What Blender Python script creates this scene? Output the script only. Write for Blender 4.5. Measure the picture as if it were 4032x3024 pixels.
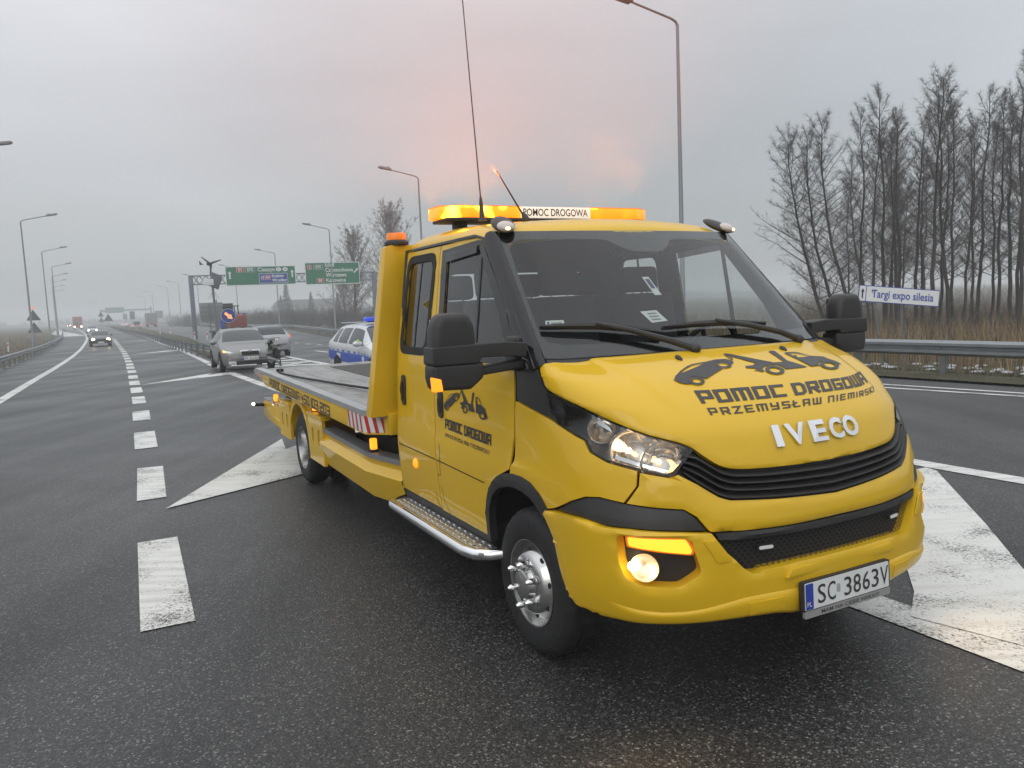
import bpy, bmesh, math, random
import numpy as np
from mathutils import Vector, Matrix
from mathutils.geometry import delaunay_2d_cdt
for o in list(bpy.data.objects): bpy.data.objects.remove(o)
S=bpy.context.scene; COL=S.collection
R=math.radians
random.seed(7); RNG=np.random.default_rng(7)
# ------------------------------------------------------------------ camera
CAMH=1.7645; PITCH=.1037; ROLL=-.0437
cd=bpy.data.cameras.new('camera'); cam=bpy.data.objects.new('camera',cd); COL.objects.link(cam)
cd.sensor_width=36; cd.lens=27.545; cd.clip_start=.05; cd.clip_end=6000
_F=Vector((0,math.cos(PITCH),-math.sin(PITCH))); _U=Vector((0,math.sin(PITCH),math.cos(PITCH))); _R=Vector((1,0,0))
_c,_s=math.cos(ROLL),math.sin(ROLL)
_r=_c*_R+_s*_U; _u=-_s*_R+_c*_U
M=Matrix((( _r.x,_u.x,-_F.x,0),(_r.y,_u.y,-_F.y,0),(_r.z,_u.z,-_F.z,CAMH),(0,0,0,1)))
cam.matrix_world=M; S.camera=cam
# ------------------------------------------------------------------ sky, sun, exposure
SUN_EL,SUN_ROT=R(32),R(200)
w=bpy.data.worlds.new('World'); S.world=w; w.use_nodes=True
nt=w.node_tree; nt.nodes.clear(); N=nt.nodes.new; L=nt.links.new
out=N('ShaderNodeOutputWorld'); bg=N('ShaderNodeBackground'); bg.inputs['Strength'].default_value=.1
sky=N('ShaderNodeTexSky'); sky.sky_type='NISHITA'; sky.sun_disc=False; sky.sun_elevation=SUN_EL; sky.sun_rotation=SUN_ROT
sky.air_density=1.2; sky.dust_density=4.0
tc=N('ShaderNodeTexCoord'); sep=N('ShaderNodeSeparateXYZ'); L(tc.outputs['Generated'],sep.inputs[0])
# an overcast layer: three times brighter overhead than at the horizon, with soft cloud bands
ramp=N('ShaderNodeValToRGB'); cr=ramp.color_ramp
cr.elements[0].position=0.0; cr.elements[0].color=(.212,.226,.230,1)
cr.elements[1].position=1.0; cr.elements[1].color=(.64,.665,.69,1)
e=cr.elements.new(.25); e.color=(.315,.335,.355,1)
L(sep.outputs['Z'],ramp.inputs['Fac'])
mp=N('ShaderNodeMapping'); mp.inputs['Scale'].default_value=(1.2,1.2,5.0); L(tc.outputs['Generated'],mp.inputs['Vector'])
nz=N('ShaderNodeTexNoise'); nz.inputs['Scale'].default_value=1.6; nz.inputs['Detail'].default_value=5; nz.inputs['Roughness'].default_value=.55; L(mp.outputs[0],nz.inputs['Vector'])
mr=N('ShaderNodeMapRange'); mr.inputs['From Min'].default_value=.3; mr.inputs['From Max'].default_value=.7; mr.inputs['To Min'].default_value=.93; mr.inputs['To Max'].default_value=1.06; L(nz.outputs['Fac'],mr.inputs['Value'])
vm=N('ShaderNodeVectorMath'); vm.operation='SCALE'; L(ramp.outputs['Color'],vm.inputs[0]); L(mr.outputs[0],vm.inputs['Scale'])
# a broad darker cloud bank straight down the road
dp=N('ShaderNodeVectorMath'); dp.operation='DOT_PRODUCT'; dp.inputs[1].default_value=(.10,.93,.35); L(tc.outputs['Generated'],dp.inputs[0])
mb=N('ShaderNodeMapRange'); mb.interpolation_type='SMOOTHSTEP'; mb.inputs['From Min'].default_value=.84; mb.inputs['From Max'].default_value=1.0; mb.inputs['To Min'].default_value=1.0; mb.inputs['To Max'].default_value=.74; L(dp.outputs['Value'],mb.inputs['Value'])
mm=N('ShaderNodeMath'); mm.operation='MULTIPLY'; L(mr.outputs[0],mm.inputs[0]); L(mb.outputs[0],mm.inputs[1]); L(mm.outputs[0],vm.inputs['Scale'])
v10=N('ShaderNodeVectorMath'); v10.operation='SCALE'; v10.inputs['Scale'].default_value=22.0; L(vm.outputs[0],v10.inputs[0])
mx=N('ShaderNodeMix'); mx.data_type='RGBA'; mx.inputs['Factor'].default_value=.93
L(sky.outputs[0],mx.inputs['A']); L(v10.outputs[0],mx.inputs['B']); L(mx.outputs['Result'],bg.inputs['Color']); L(bg.outputs[0],out.inputs['Surface'])
sl=bpy.data.lights.new('sun','SUN'); sl.energy=.5; sl.angle=R(40); sl.color=(1,.95,.88)
so=bpy.data.objects.new('sun',sl); COL.objects.link(so)
_d=Vector((math.sin(SUN_ROT)*math.cos(SUN_EL),math.cos(SUN_ROT)*math.cos(SUN_EL),math.sin(SUN_EL)))
so.rotation_euler=_d.to_track_quat('Z','Y').to_euler(); so.location=(0,-20,40)
vs=S.view_settings; S.display_settings.display_device='sRGB'; vs.view_transform='Standard'; vs.look='None'; vs.exposure=0; vs.gamma=1; vs.use_curve_mapping=False
cy=S.cycles; cy.use_denoising=True; cy.max_bounces=8; cy.transparent_max_bounces=16; cy.volume_bounces=1; cy.glossy_bounces=4; cy.transmission_bounces=6; cy.diffuse_bounces=3
cy.sample_clamp_indirect=4; cy.caustics_reflective=False; cy.caustics_refractive=False
HAZE=.0022; BEACON=1150; FOGW=9

# ------------------------------------------------------------------ helpers
KIND='kind'
def tag(o,label=None,cat=None,group=None,kind=None):
    if label: o['label']=label
    if cat: o['category']=cat
    if group: o['group']=group
    if kind: o['kind']=kind
    return o
def empty(name,loc=(0,0,0),rz=0,label=None,cat=None,group=None):
    o=bpy.data.objects.new(name,None); o.location=loc; o.rotation_euler=(0,0,rz); o.empty_display_size=.2; COL.objects.link(o)
    return tag(o,label,cat,group)
def link(name,me,mat=None,parent=None):
    o=bpy.data.objects.new(name,me); COL.objects.link(o)
    if mat is not None:
        me.materials.clear()
        for m in (mat if isinstance(mat,(list,tuple)) else [mat]): me.materials.append(m)
    if parent is not None: o.parent=parent
    return o
def share(name,src,parent=None,loc=None,rot=None,scale=None):
    o=src.copy(); o.name=name; COL.objects.link(o)
    if parent is not None: o.parent=parent
    if loc is not None: o.location=loc
    if rot is not None: o.rotation_euler=rot
    if scale is not None: o.scale=scale
    return o
def kids(o): return [c for c in bpy.data.objects if c.parent==o]
def copy_tree(o,parent=None,_ch=None):
    if _ch is None:
        _ch={}
        for c in bpy.data.objects:
            if c.parent: _ch.setdefault(c.parent,[]).append(c)
    c=o.copy(); COL.objects.link(c)
    if parent is not None: c.parent=parent
    for k in _ch.get(o,[]): copy_tree(k,c,_ch)
    return c
def mesh(name,V,F,mat,parent=None,smooth=True,ang=35,bevel=0,seg=2):
    me=bpy.data.meshes.new(name); me.from_pydata([tuple(map(float,v)) for v in V],[],[tuple(map(int,f)) for f in F]); me.validate()
    if bevel:
        bm=bmesh.new(); bm.from_mesh(me); bmesh.ops.remove_doubles(bm,verts=bm.verts,dist=1e-5)
        es=[e for e in bm.edges if len(e.link_faces)==2 and e.calc_face_angle(0)>R(28)]
        bmesh.ops.bevel(bm,geom=es,offset=bevel,segments=seg,affect='EDGES',profile=.6,clamp_overlap=True)
        bm.to_mesh(me); bm.free()
    if smooth:
        me.shade_smooth(); me.set_sharp_from_angle(angle=R(ang))
    return link(name,me,mat,parent)
class MB:
    def __init__(s): s.V=[]; s.F=[]
    def add(s,V,F):
        n=len(s.V); s.V.extend([tuple(map(float,v)) for v in V]); s.F.extend([tuple(i+n for i in f) for f in F]); return s
    def box(s,c,d,rz=0,ry=0,rx=0):
        x,y,z=[a/2 for a in d]; V=[(-x,-y,-z),(x,-y,-z),(x,y,-z),(-x,y,-z),(-x,-y,z),(x,-y,z),(x,y,z),(-x,y,z)]
        if rz or ry or rx:
            m=Matrix.Rotation(rz,3,'Z')@Matrix.Rotation(ry,3,'Y')@Matrix.Rotation(rx,3,'X'); V=[m@Vector(v) for v in V]
        V=[(v[0]+c[0],v[1]+c[1],v[2]+c[2]) for v in V]
        return s.add(V,[(0,3,2,1),(4,5,6,7),(0,1,5,4),(1,2,6,5),(2,3,7,6),(3,0,4,7)])
    def tube(s,path,r,n=8,caps=True,closed=False):
        P=[Vector(p) for p in path]; m=len(P); rr=[float(q) for q in r] if isinstance(r,(list,tuple,np.ndarray)) else [r]*m
        V=[];F=[]; up=None
        for i,p in enumerate(P):
            if closed: t=(P[(i+1)%m]-P[i-1])
            else: t=P[min(i+1,m-1)]-P[max(i-1,0)]
            t=t.normalized() if t.length>1e-9 else Vector((0,0,1))
            if up is None:
                a=Vector((0,0,1)) if abs(t.z)<.9 else Vector((1,0,0)); u=t.cross(a).normalized()
            else: u=(up-t*up.dot(t)); u=u.normalized() if u.length>1e-6 else t.orthogonal().normalized()
            up=u; v=t.cross(u)
            for k in range(n):
                a=2*math.pi*k/n; V.append(p+rr[i]*(math.cos(a)*u+math.sin(a)*v))
        for i in range(m if closed else m-1):
            j=(i+1)%m
            for k in range(n):
                l=(k+1)%n; F.append((i*n+k,i*n+l,j*n+l,j*n+k))
        if caps and not closed: F.append(tuple(range(n-1,-1,-1))); F.append(tuple(range((m-1)*n,m*n)))
        return s.add(V,F)
    def cyl(s,p0,p1,r,n=12): return s.tube([p0,p1],r,n)
    def lathe(s,prof,c=(0,0,0),axis='z',n=24,sgn=1):
        """prof: list of (radius, height)"""
        V=[];F=[];m=len(prof)
        for r,h in prof:
            for k in range(n):
                a=2*math.pi*k/n; x,y=r*math.cos(a),r*math.sin(a); h2=h*sgn
                V.append({'z':(x,y,h2),'y':(x,h2,y),'x':(h2,x,y)}[axis])
        V=[(a+c[0],b+c[1],d+c[2]) for a,b,d in V]
        for i in range(m-1):
            for k in range(n):
                l=(k+1)%n; f=(i*n+k,i*n+l,(i+1)*n+l,(i+1)*n+k)
                flip=(axis=='y')^(sgn<0)
                F.append(f[::-1] if flip else f)
        return s.add(V,F)
    def prism(s,poly,axis,a,b):
        n=len(poly)
        ar=sum(poly[i][0]*poly[(i+1)%n][1]-poly[(i+1)%n][0]*poly[i][1] for i in range(n))
        if ar<0: poly=poly[::-1]
        f={'x':lambda p,h:(h,p[0],p[1]),'y':lambda p,h:(p[0],h,p[1]),'z':lambda p,h:(p[0],p[1],h)}[axis]
        V=[f(p,a) for p in poly]+[f(p,b) for p in poly]
        F=[tuple(range(n-1,-1,-1)),tuple(range(n,2*n))]+[(i,(i+1)%n,n+(i+1)%n,n+i) for i in range(n)]
        if (axis=='y')^(b<a): F=[g[::-1] for g in F]
        return s.add(V,F)
    def sphere(s,c,r,n=12,m=8):
        rr=r if isinstance(r,(tuple,list)) else (r,r,r)
        V=[(c[0],c[1],c[2]-rr[2])];F=[]
        for i in range(1,m):
            t=-math.pi/2+math.pi*i/m
            for k in range(n):
                a=2*math.pi*k/n; V.append((c[0]+rr[0]*math.cos(t)*math.cos(a),c[1]+rr[1]*math.cos(t)*math.sin(a),c[2]+rr[2]*math.sin(t)))
        V.append((c[0],c[1],c[2]+rr[2])); e=len(V)-1
        for k in range(n): F.append((0,1+(k+1)%n,1+k)); F.append((e,e-n+k,e-n+(k+1)%n))
        for i in range(m-2):
            for k in range(n):
                a=1+i*n+k;b=1+i*n+(k+1)%n; F.append((a,b,b+n,a+n))
        return s.add(V,F)
    def build(s,name,mat,parent=None,bevel=0,smooth=True,ang=35,seg=2): return mesh(name,s.V,s.F,mat,parent,smooth,ang,bevel,seg)

# ------------------------------------------------------------------ materials
_M={}
def pm(name,col,rough=.5,metal=0,var=.06,scale=6,bump=0,bscale=40,coat=0,emit=None,estr=0,spec=.5,aniso=None,rvar=.05,alpha=1):
    """plain procedural material: colour and roughness broken up by noise"""
    if name in _M: return _M[name]
    m=bpy.data.materials.new(name); m.use_nodes=True; t=m.node_tree; b=t.nodes['Principled BSDF']; n=t.nodes.new; l=t.links.new
    tc=n('ShaderNodeTexCoord'); nz=n('ShaderNodeTexNoise'); nz.inputs['Scale'].default_value=scale; nz.inputs['Detail'].default_value=4; l(tc.outputs['Object'],nz.inputs['Vector'])
    mr=n('ShaderNodeMapRange'); mr.inputs['From Min'].default_value=.25; mr.inputs['From Max'].default_value=.75; mr.inputs['To Min'].default_value=1-var; mr.inputs['To Max'].default_value=1+var; l(nz.outputs['Fac'],mr.inputs['Value'])
    sc=n('ShaderNodeVectorMath'); sc.operation='SCALE'; sc.inputs[0].default_value=col[:3]; l(mr.outputs[0],sc.inputs['Scale']); l(sc.outputs[0],b.inputs['Base Color'])
    r2=n('ShaderNodeMapRange'); r2.inputs['From Min'].default_value=.3; r2.inputs['From Max'].default_value=.7; r2.inputs['To Min'].default_value=max(.02,rough-rvar); r2.inputs['To Max'].default_value=min(1,rough+rvar); l(nz.outputs['Fac'],r2.inputs['Value']); l(r2.outputs[0],b.inputs['Roughness'])
    b.inputs['Metallic'].default_value=metal; b.inputs['Specular IOR Level'].default_value=spec
    if coat: b.inputs['Coat Weight'].default_value=coat; b.inputs['Coat Roughness'].default_value=.06
    if emit: b.inputs['Emission Color'].default_value=(*emit,1); b.inputs['Emission Strength'].default_value=estr
    if bump:
        n2=n('ShaderNodeTexNoise'); n2.inputs['Scale'].default_value=bscale; n2.inputs['Detail'].default_value=3; l(tc.outputs['Object'],n2.inputs['Vector'])
        bp=n('ShaderNodeBump'); bp.inputs['Strength'].default_value=bump; bp.inputs['Distance'].default_value=.01; l(n2.outputs['Fac'],bp.inputs['Height']); l(bp.outputs[0],b.inputs['Normal'])
    _M[name]=m; return m
def glass(name,tint=(.8,.85,.85),refl=1.0,rough=.02):
    if name in _M: return _M[name]
    m=bpy.data.materials.new(name); m.use_nodes=True; t=m.node_tree; t.nodes.clear(); n=t.nodes.new; l=t.links.new
    o=n('ShaderNodeOutputMaterial'); mx=n('ShaderNodeMixShader'); tr=n('ShaderNodeBsdfTransparent'); gl=n('ShaderNodeBsdfGlossy'); fr=n('ShaderNodeLayerWeight'); pw=n('ShaderNodeMath'); pw.operation='POWER'; pw.inputs[1].default_value=4.2
    nz=n('ShaderNodeTexNoise'); nz.inputs['Scale'].default_value=3; mr=n('ShaderNodeMapRange'); mr.inputs['To Min'].default_value=rough; mr.inputs['To Max'].default_value=rough+.03
    tc=n('ShaderNodeTexCoord'); l(tc.outputs['Object'],nz.inputs['Vector']); l(nz.outputs['Fac'],mr.inputs['Value']); l(mr.outputs[0],gl.inputs['Roughness'])
    tr.inputs[0].default_value=(*tint,1); fr.inputs['Blend'].default_value=.5; l(fr.outputs['Facing'],pw.inputs[0])
    mu=n('ShaderNodeMath'); mu.operation='MULTIPLY_ADD'; mu.inputs[1].default_value=.9*refl; mu.inputs[2].default_value=.055*refl; mu.use_clamp=True; l(pw.outputs[0],mu.inputs[0])
    l(mu.outputs[0],mx.inputs[0]); l(tr.outputs[0],mx.inputs[1]); l(gl.outputs[0],mx.inputs[2]); l(mx.outputs[0],o.inputs['Surface'])
    _M[name]=m; return m
def emitm(name,col,st,base=None):
    return pm(name,base or col,.3,emit=col,estr=st)
def noise_mix(name,cols,scale,detail=6,rough=.9,bump=.3,bscale=None,spec=.3,pos=None,stretch=(1,1,1),rmin=None):
    """ground-like material: colour ramp over two noises"""
    if name in _M: return _M[name]
    m=bpy.data.materials.new(name); m.use_nodes=True; t=m.node_tree; b=t.nodes['Principled BSDF']; n=t.nodes.new; l=t.links.new
    tc=n('ShaderNodeTexCoord'); mp=n('ShaderNodeMapping'); mp.inputs['Scale'].default_value=stretch; l(tc.outputs['Object'],mp.inputs[0])
    nz=n('ShaderNodeTexNoise'); nz.inputs['Scale'].default_value=scale; nz.inputs['Detail'].default_value=detail; nz.inputs['Roughness'].default_value=.65; l(mp.outputs[0],nz.inputs['Vector'])
    rp=n('ShaderNodeValToRGB'); e=rp.color_ramp.elements
    k=len(cols); pos=pos or [.3+.4*i/(k-1) for i in range(k)]
    e[0].position=pos[0]; e[0].color=(*cols[0],1); e[1].position=pos[-1]; e[1].color=(*cols[-1],1)
    for i in range(1,k-1): q=e.new(pos[i]); q.color=(*cols[i],1)
    l(nz.outputs['Fac'],rp.inputs[0]); l(rp.outputs[0],b.inputs['Base Color']); b.inputs['Roughness'].default_value=rough; b.inputs['Specular IOR Level'].default_value=spec
    if bump:
        n2=n('ShaderNodeTexNoise'); n2.inputs['Scale'].default_value=bscale or scale*6; n2.inputs['Detail'].default_value=5; l(mp.outputs[0],n2.inputs['Vector'])
        bp=n('ShaderNodeBump'); bp.inputs['Strength'].default_value=bump; bp.inputs['Distance'].default_value=.05; l(n2.outputs['Fac'],bp.inputs['Height']); l(bp.outputs[0],b.inputs['Normal'])
    _M[name]=m; return m

# ------------------------------------------------------------------ 2-D polygons -> meshes
def inside(P,poly):
    x,y=P[:,0],P[:,1]; c=np.zeros(len(P),bool); n=len(poly)
    for i in range(n):
        x0,y0=poly[i]; x1,y1=poly[(i+1)%n]
        if y0==y1: continue
        k=((y0>y)!=(y1>y))&(x<(x1-x0)*(y-y0)/(y1-y0)+x0); c^=k
    return c
def subdiv(poly,d,closed=True):
    o=[]; n=len(poly)
    for i in range(n if closed else n-1):
        a=np.array(poly[i],float); b=np.array(poly[(i+1)%n],float); k=max(1,int(math.ceil(np.linalg.norm((b-a)/d))))
        for j in range(k): o.append(tuple(a+(b-a)*j/k))
    if not closed: o.append(tuple(poly[-1]))
    return o
def rounded(poly,r,n=4):
    """round every corner of a closed polygon with radius-ish r (clamped)"""
    o=[];m=len(poly)
    for i in range(m):
        p=np.array(poly[i],float); a=np.array(poly[i-1],float); b=np.array(poly[(i+1)%m],float)
        da=np.linalg.norm(a-p); db=np.linalg.norm(b-p); ra=min(r,da*.45); rb=min(r,db*.45)
        if da<1e-9 or db<1e-9: continue
        s=p+(a-p)/da*ra; e=p+(b-p)/db*rb
        for k in range(n+1):
            t=k/n; o.append(tuple((1-t)**2*s+2*t*(1-t)*p+t*t*e))
    return o
def tri2d(outline,holes=(),d=(1,1),grid=True,extra=None):
    """triangulate polygon with holes; returns pts (n,2), tris, boundary loops (index lists)"""
    d=np.array(d if not np.isscalar(d) else (d,d),float)
    loops=[subdiv(outline,d)]+[subdiv(h,d) for h in holes]
    V=[];E=[];
    for lp in loops:
        n=len(V); V+=lp; E+=[(n+i,n+(i+1)%len(lp)) for i in range(len(lp))]
    A=np.array(V); lo,hi=A.min(0),A.max(0)
    G=[]
    if grid:
        gx=np.arange(lo[0]+d[0]*.5,hi[0],d[0]); gy=np.arange(lo[1]+d[1]*.5,hi[1],d[1])
        if len(gx) and len(gy):
            X,Y=np.meshgrid(gx,gy); X[1::2]+=d[0]*.5; G=np.stack([X.ravel(),Y.ravel()],1)
    if extra is not None: G=extra if len(G)==0 else np.concatenate([G,extra])
    if len(G):
        k=inside(G,outline)
        for h in holes: k&=~inside(G,h)
        G=G[k]
        if len(G):
            # keep away from the boundary
            B=A/d; Q=G/d
            m=np.array([((B-q)**2).sum(1).min() for q in Q])>.16
            G=G[m]
        V=V+[tuple(g) for g in G]
    vs,es,fs,ov,oe,of=delaunay_2d_cdt([Vector(v) for v in V],E,[],0,1e-7)
    P=np.array([(v.x,v.y) for v in vs]); T=np.array([f for f in fs if len(f)==3])
    C=P[T].mean(1); k=inside(C,outline)
    for h in holes: k&=~inside(C,h)
    T=T[k]
    ar=(P[T[:,1],0]-P[T[:,0],0])*(P[T[:,2],1]-P[T[:,0],1])-(P[T[:,2],0]-P[T[:,0],0])*(P[T[:,1],1]-P[T[:,0],1])
    T[ar<0]=T[ar<0][:,::-1]
    T=T[np.abs(ar)>1e-10]
    cnt={}
    for t in T:
        for a,b in ((t[0],t[1]),(t[1],t[2]),(t[2],t[0])): cnt[(a,b)]=1
    bd=[(a,b) for (a,b) in cnt if (b,a) not in cnt]
    return P,T,bd
def patch(fn,nf,outline,holes=(),d=(.3,.3),off=0,th=.015,roll=0,grid=True,flip=False):
    """surface panel: fn(P2)->points, nf(P2)->normals; edges turned inwards by th. returns V,F"""
    P,T,bd=tri2d(outline,holes,d,grid)
    X=fn(P); Nn=nf(P); off=(off(P) if callable(off) else np.full(len(P),float(off)))[:,None]; A=X+Nn*off
    V=list(A); F=[tuple(t) for t in T]
    if th:
        bi=sorted({i for e in bd for i in e}); mp={}
        if roll:
            for i in bi: V[i]=X[i]+Nn[i]*(off[i]-roll)
        for i in bi: mp[i]=len(V); V.append(X[i]+Nn[i]*(off[i]-th))
        F+=[(b,a,mp[a],mp[b]) for a,b in bd]
    if flip: F=[f[::-1] for f in F]
    return V,F
# ------------------------------------------------------------------ text
def text_mesh(txt,size=1,align='CENTER',extrude=0,offset=0,bevel=0,sx=1,valign='CENTER',space=1):
    cu=bpy.data.curves.new('txt','FONT'); cu.body=txt; cu.size=size; cu.align_x=align; cu.align_y=valign; cu.extrude=extrude; cu.offset=offset; cu.bevel_depth=bevel; cu.resolution_u=3; cu.space_character=space
    o=bpy.data.objects.new('txt',cu); COL.objects.link(o)
    dg=bpy.context.evaluated_depsgraph_get(); e=o.evaluated_get(dg); me=e.to_mesh()
    V=[(v.co.x*sx,v.co.y,v.co.z) for v in me.vertices]; F=[tuple(p.vertices) for p in me.polygons]
    e.to_mesh_clear(); bpy.data.objects.remove(o); bpy.data.curves.remove(cu)
    return V,F
GLYPH={'P':[[(0,0),(0,6),(4,6),(4,2.4),(0,2.4)]],'O':[[(0,0),(4,0),(4,6),(0,6),(0,0)]],'M':[[(0,0),(0,6),(5.4,6),(5.4,0)],[(2.7,6),(2.7,0)]],
'C':[[(4,6),(0,6),(0,0),(4,0)]],'D':[[(0,0),(0,6),(2.9,6),(4,4.9),(4,1.1),(2.9,0),(0,0)]],'R':[[(0,0),(0,6),(4,6),(4,2.7),(0,2.7)],[(1.8,2.7),(4,0)]],
'G':[[(4,6),(0,6),(0,0),(4,0),(4,3),(2.2,3)]],'W':[[(0,6),(0,0),(5.4,0),(5.4,6)],[(2.7,0),(2.7,6)]],'A':[[(0,0),(0,6),(4,6),(4,0)],[(0,2.4),(4,2.4)]],
'Z':[[(0,6),(4,6),(0,0),(4,0)]],'E':[[(4,6),(0,6),(0,0),(4,0)],[(0,3),(3.4,3)]],'Y':[[(0,6),(0,3),(4,3)],[(4,6),(4,0),(0,0)]],'S':[[(4,6),(0,6),(0,3),(4,3),(4,0),(0,0)]],
'Ł':[[(0,6),(0,0),(3.6,0)],[(-1.2,2.2),(1.8,4)]],'N':[[(0,0),(0,6),(4,6),(4,0)]],'I':[[(0,0),(0,6)]],'K':[[(0,0),(0,6)],[(3.8,6),(0,3),(3.8,0)]],
'0':[[(0,0),(4,0),(4,6),(0,6),(0,0)]],'1':[[(0,0),(0,6)]],'2':[[(0,6),(4,6),(4,3),(0,3),(0,0),(4,0)]],'3':[[(0,6),(4,6),(4,0),(0,0)],[(1,3),(4,3)]],
'4':[[(0,6),(0,2.4),(4,2.4)],[(3.2,4.4),(3.2,0)]],'5':[[(4,6),(0,6),(0,3),(4,3),(4,0),(0,0)]],' ':[]}
def stroke_text(txt,t=1.2,gap=1.0,sub=1.2):
    """square techno lettering from thick strokes; unit box 0..1 in both directions: returns V2,F"""
    x=0;V=[];F=[];wi=0;FW=[]
    for ch in txt:
        g=GLYPH[ch]; wi+=ch==' '; wd=max([p[0] for s in g for p in s],default=.2)
        for si,s in enumerate(g):
            s=[np.array(p,float) for p in s]; closed=len(s)>2 and np.allclose(s[0],s[-1])
            if closed: s=s[:-1]
            n=len(s); Lf=[];Rt=[]
            for i in range(n):
                a=s[i-1] if (i>0 or closed) else None; b=s[(i+1)%n] if (i<n-1 or closed) else None
                d1=(s[i]-a)/np.linalg.norm(s[i]-a) if a is not None else None; d2=(b-s[i])/np.linalg.norm(b-s[i]) if b is not None else None
                if d1 is None: d1=d2
                if d2 is None: d2=d1
                n1=np.array([-d1[1],d1[0]]);n2=np.array([-d2[1],d2[0]]); m=n1+n2; m=m/max(1e-6,np.linalg.norm(m)); k=1/max(.35,m@n1)
                p=s[i]
                if not closed and i==0: p=p-d2*t*.5
                if not closed and i==n-1: p=p+d1*t*.5
                Lf.append(p+m*k*t*.5); Rt.append(p-m*k*t*.5)
            rng=range(n) if closed else range(n-1)
            for i in rng:
                j=(i+1)%n; ln=np.linalg.norm(s[j]-s[i]); q=max(1,int(ln/sub))
                for h in range(q):
                    b=len(V); f0=h/q;f1=(h+1)/q
                    for pt in (Rt[i]+(Rt[j]-Rt[i])*f0,Rt[i]+(Rt[j]-Rt[i])*f1,Lf[i]+(Lf[j]-Lf[i])*f1,Lf[i]+(Lf[j]-Lf[i])*f0): V.append((pt[0]+x,pt[1],si))
                    F.append((b,b+1,b+2,b+3)); FW.append(wi)
        x+=wd+t+gap
    V=np.array(V); x0,x1=V[:,0].min(),V[:,0].max(); y0,y1=-t/2,6+t/2
    V[:,0]=(V[:,0]-x0)/(x1-x0); V[:,1]=(V[:,1]-y0)/(y1-y0)
    o=[]
    for k in range(wi+1):
        fs=[f for f,q in zip(F,FW) if q==k]; ids=sorted({i for f in fs for i in f}); mp={i:j for j,i in enumerate(ids)}; o.append((V[ids],[tuple(mp[i] for i in f) for f in fs]))
    return o
# ------------------------------------------------------------------ terrain: level by the truck, dropping gently down the road
def _kf(d):
    t=np.clip((np.asarray(d,float)-8)/50.,0,1); return 1+.4*t*t*(3-2*t)
_t=np.linspace(0,4000,40001); _rr=_t*_kf(_t)
def zg(x,y): return -CAMH*(_kf(np.interp(np.hypot(x,y),_rr,_t))-1)
def W(pts):
    o=[]
    for x,y in pts:
        k=float(_kf(math.hypot(x,y))); o.append((x*k,y*k))
    return o
def gz(x,y): return float(zg(x,y))
# ================================================================== ground, roads, markings
def asphalt_mat(name,base,wet=.0):
    m=bpy.data.materials.new(name); m.use_nodes=True; t=m.node_tree; b=t.nodes['Principled BSDF']; n=t.nodes.new; l=t.links.new
    tc=n('ShaderNodeTexCoord')
    vo=n('ShaderNodeTexVoronoi'); vo.inputs['Scale'].default_value=120; l(tc.outputs['Object'],vo.inputs['Vector'])
    sp=n('ShaderNodeSeparateColor'); l(vo.outputs['Color'],sp.inputs[0])
    rp=n('ShaderNodeValToRGB'); e=rp.color_ramp.elements; e[0].position=0; e[0].color=(.012,.012,.013,1); e[1].position=1; e[1].color=(.27,.262,.245,1)
    for p,c in ((.5,.034),(.82,.055),(.94,.115)): q=e.new(p); q.color=(c,c*.985,c*.94,1)
    l(sp.outputs[0],rp.inputs[0])
    big=n('ShaderNodeTexNoise'); big.inputs['Scale'].default_value=.35; big.inputs['Detail'].default_value=5; l(tc.outputs['Object'],big.inputs['Vector'])
    # tyre-polished bands run along the road
    mp=n('ShaderNodeMapping'); mp.inputs['Rotation'].default_value=(0,0,R(26)); mp.inputs['Scale'].default_value=(1.1,.03,1); l(tc.outputs['Object'],mp.inputs[0])
    st=n('ShaderNodeTexNoise'); st.inputs['Scale'].default_value=.9; st.inputs['Detail'].default_value=3; l(mp.outputs[0],st.inputs['Vector'])
    ad=n('ShaderNodeMath'); ad.operation='ADD'; l(big.outputs['Fac'],ad.inputs[0]); l(st.outputs['Fac'],ad.inputs[1])
    mr=n('ShaderNodeMapRange'); mr.inputs['From Min'].default_value=.7; mr.inputs['From Max'].default_value=1.3; mr.inputs['To Min'].default_value=base*.64; mr.inputs['To Max'].default_value=base*1.34; l(ad.outputs[0],mr.inputs['Value'])
    sc=n('ShaderNodeVectorMath'); sc.operation='SCALE'; l(rp.outputs[0],sc.inputs[0]); l(mr.outputs[0],sc.inputs['Scale']); l(sc.outputs[0],b.inputs['Base Color'])
    rr=n('ShaderNodeMapRange'); rr.inputs['From Min'].default_value=.7; rr.inputs['From Max'].default_value=1.3; rr.inputs['To Min'].default_value=.62-wet; rr.inputs['To Max'].default_value=.42-wet; l(ad.outputs[0],rr.inputs['Value']); l(rr.outputs[0],b.inputs['Roughness'])
    bp=n('ShaderNodeBump'); bp.inputs['Strength'].default_value=.55; bp.inputs['Distance'].default_value=.004; 
    v2=n('ShaderNodeTexVoronoi'); v2.inputs['Scale'].default_value=120; v2.feature='SMOOTH_F1'; l(tc.outputs['Object'],v2.inputs['Vector']); 
    iv=n('ShaderNodeMath'); iv.operation='SUBTRACT'; iv.inputs[0].default_value=1; l(v2.outputs['Distance'],iv.inputs[1]); l(iv.outputs[0],bp.inputs['Height']); l(bp.outputs[0],b.inputs['Normal'])
    b.inputs['Specular IOR Level'].default_value=.5
    return m
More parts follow.
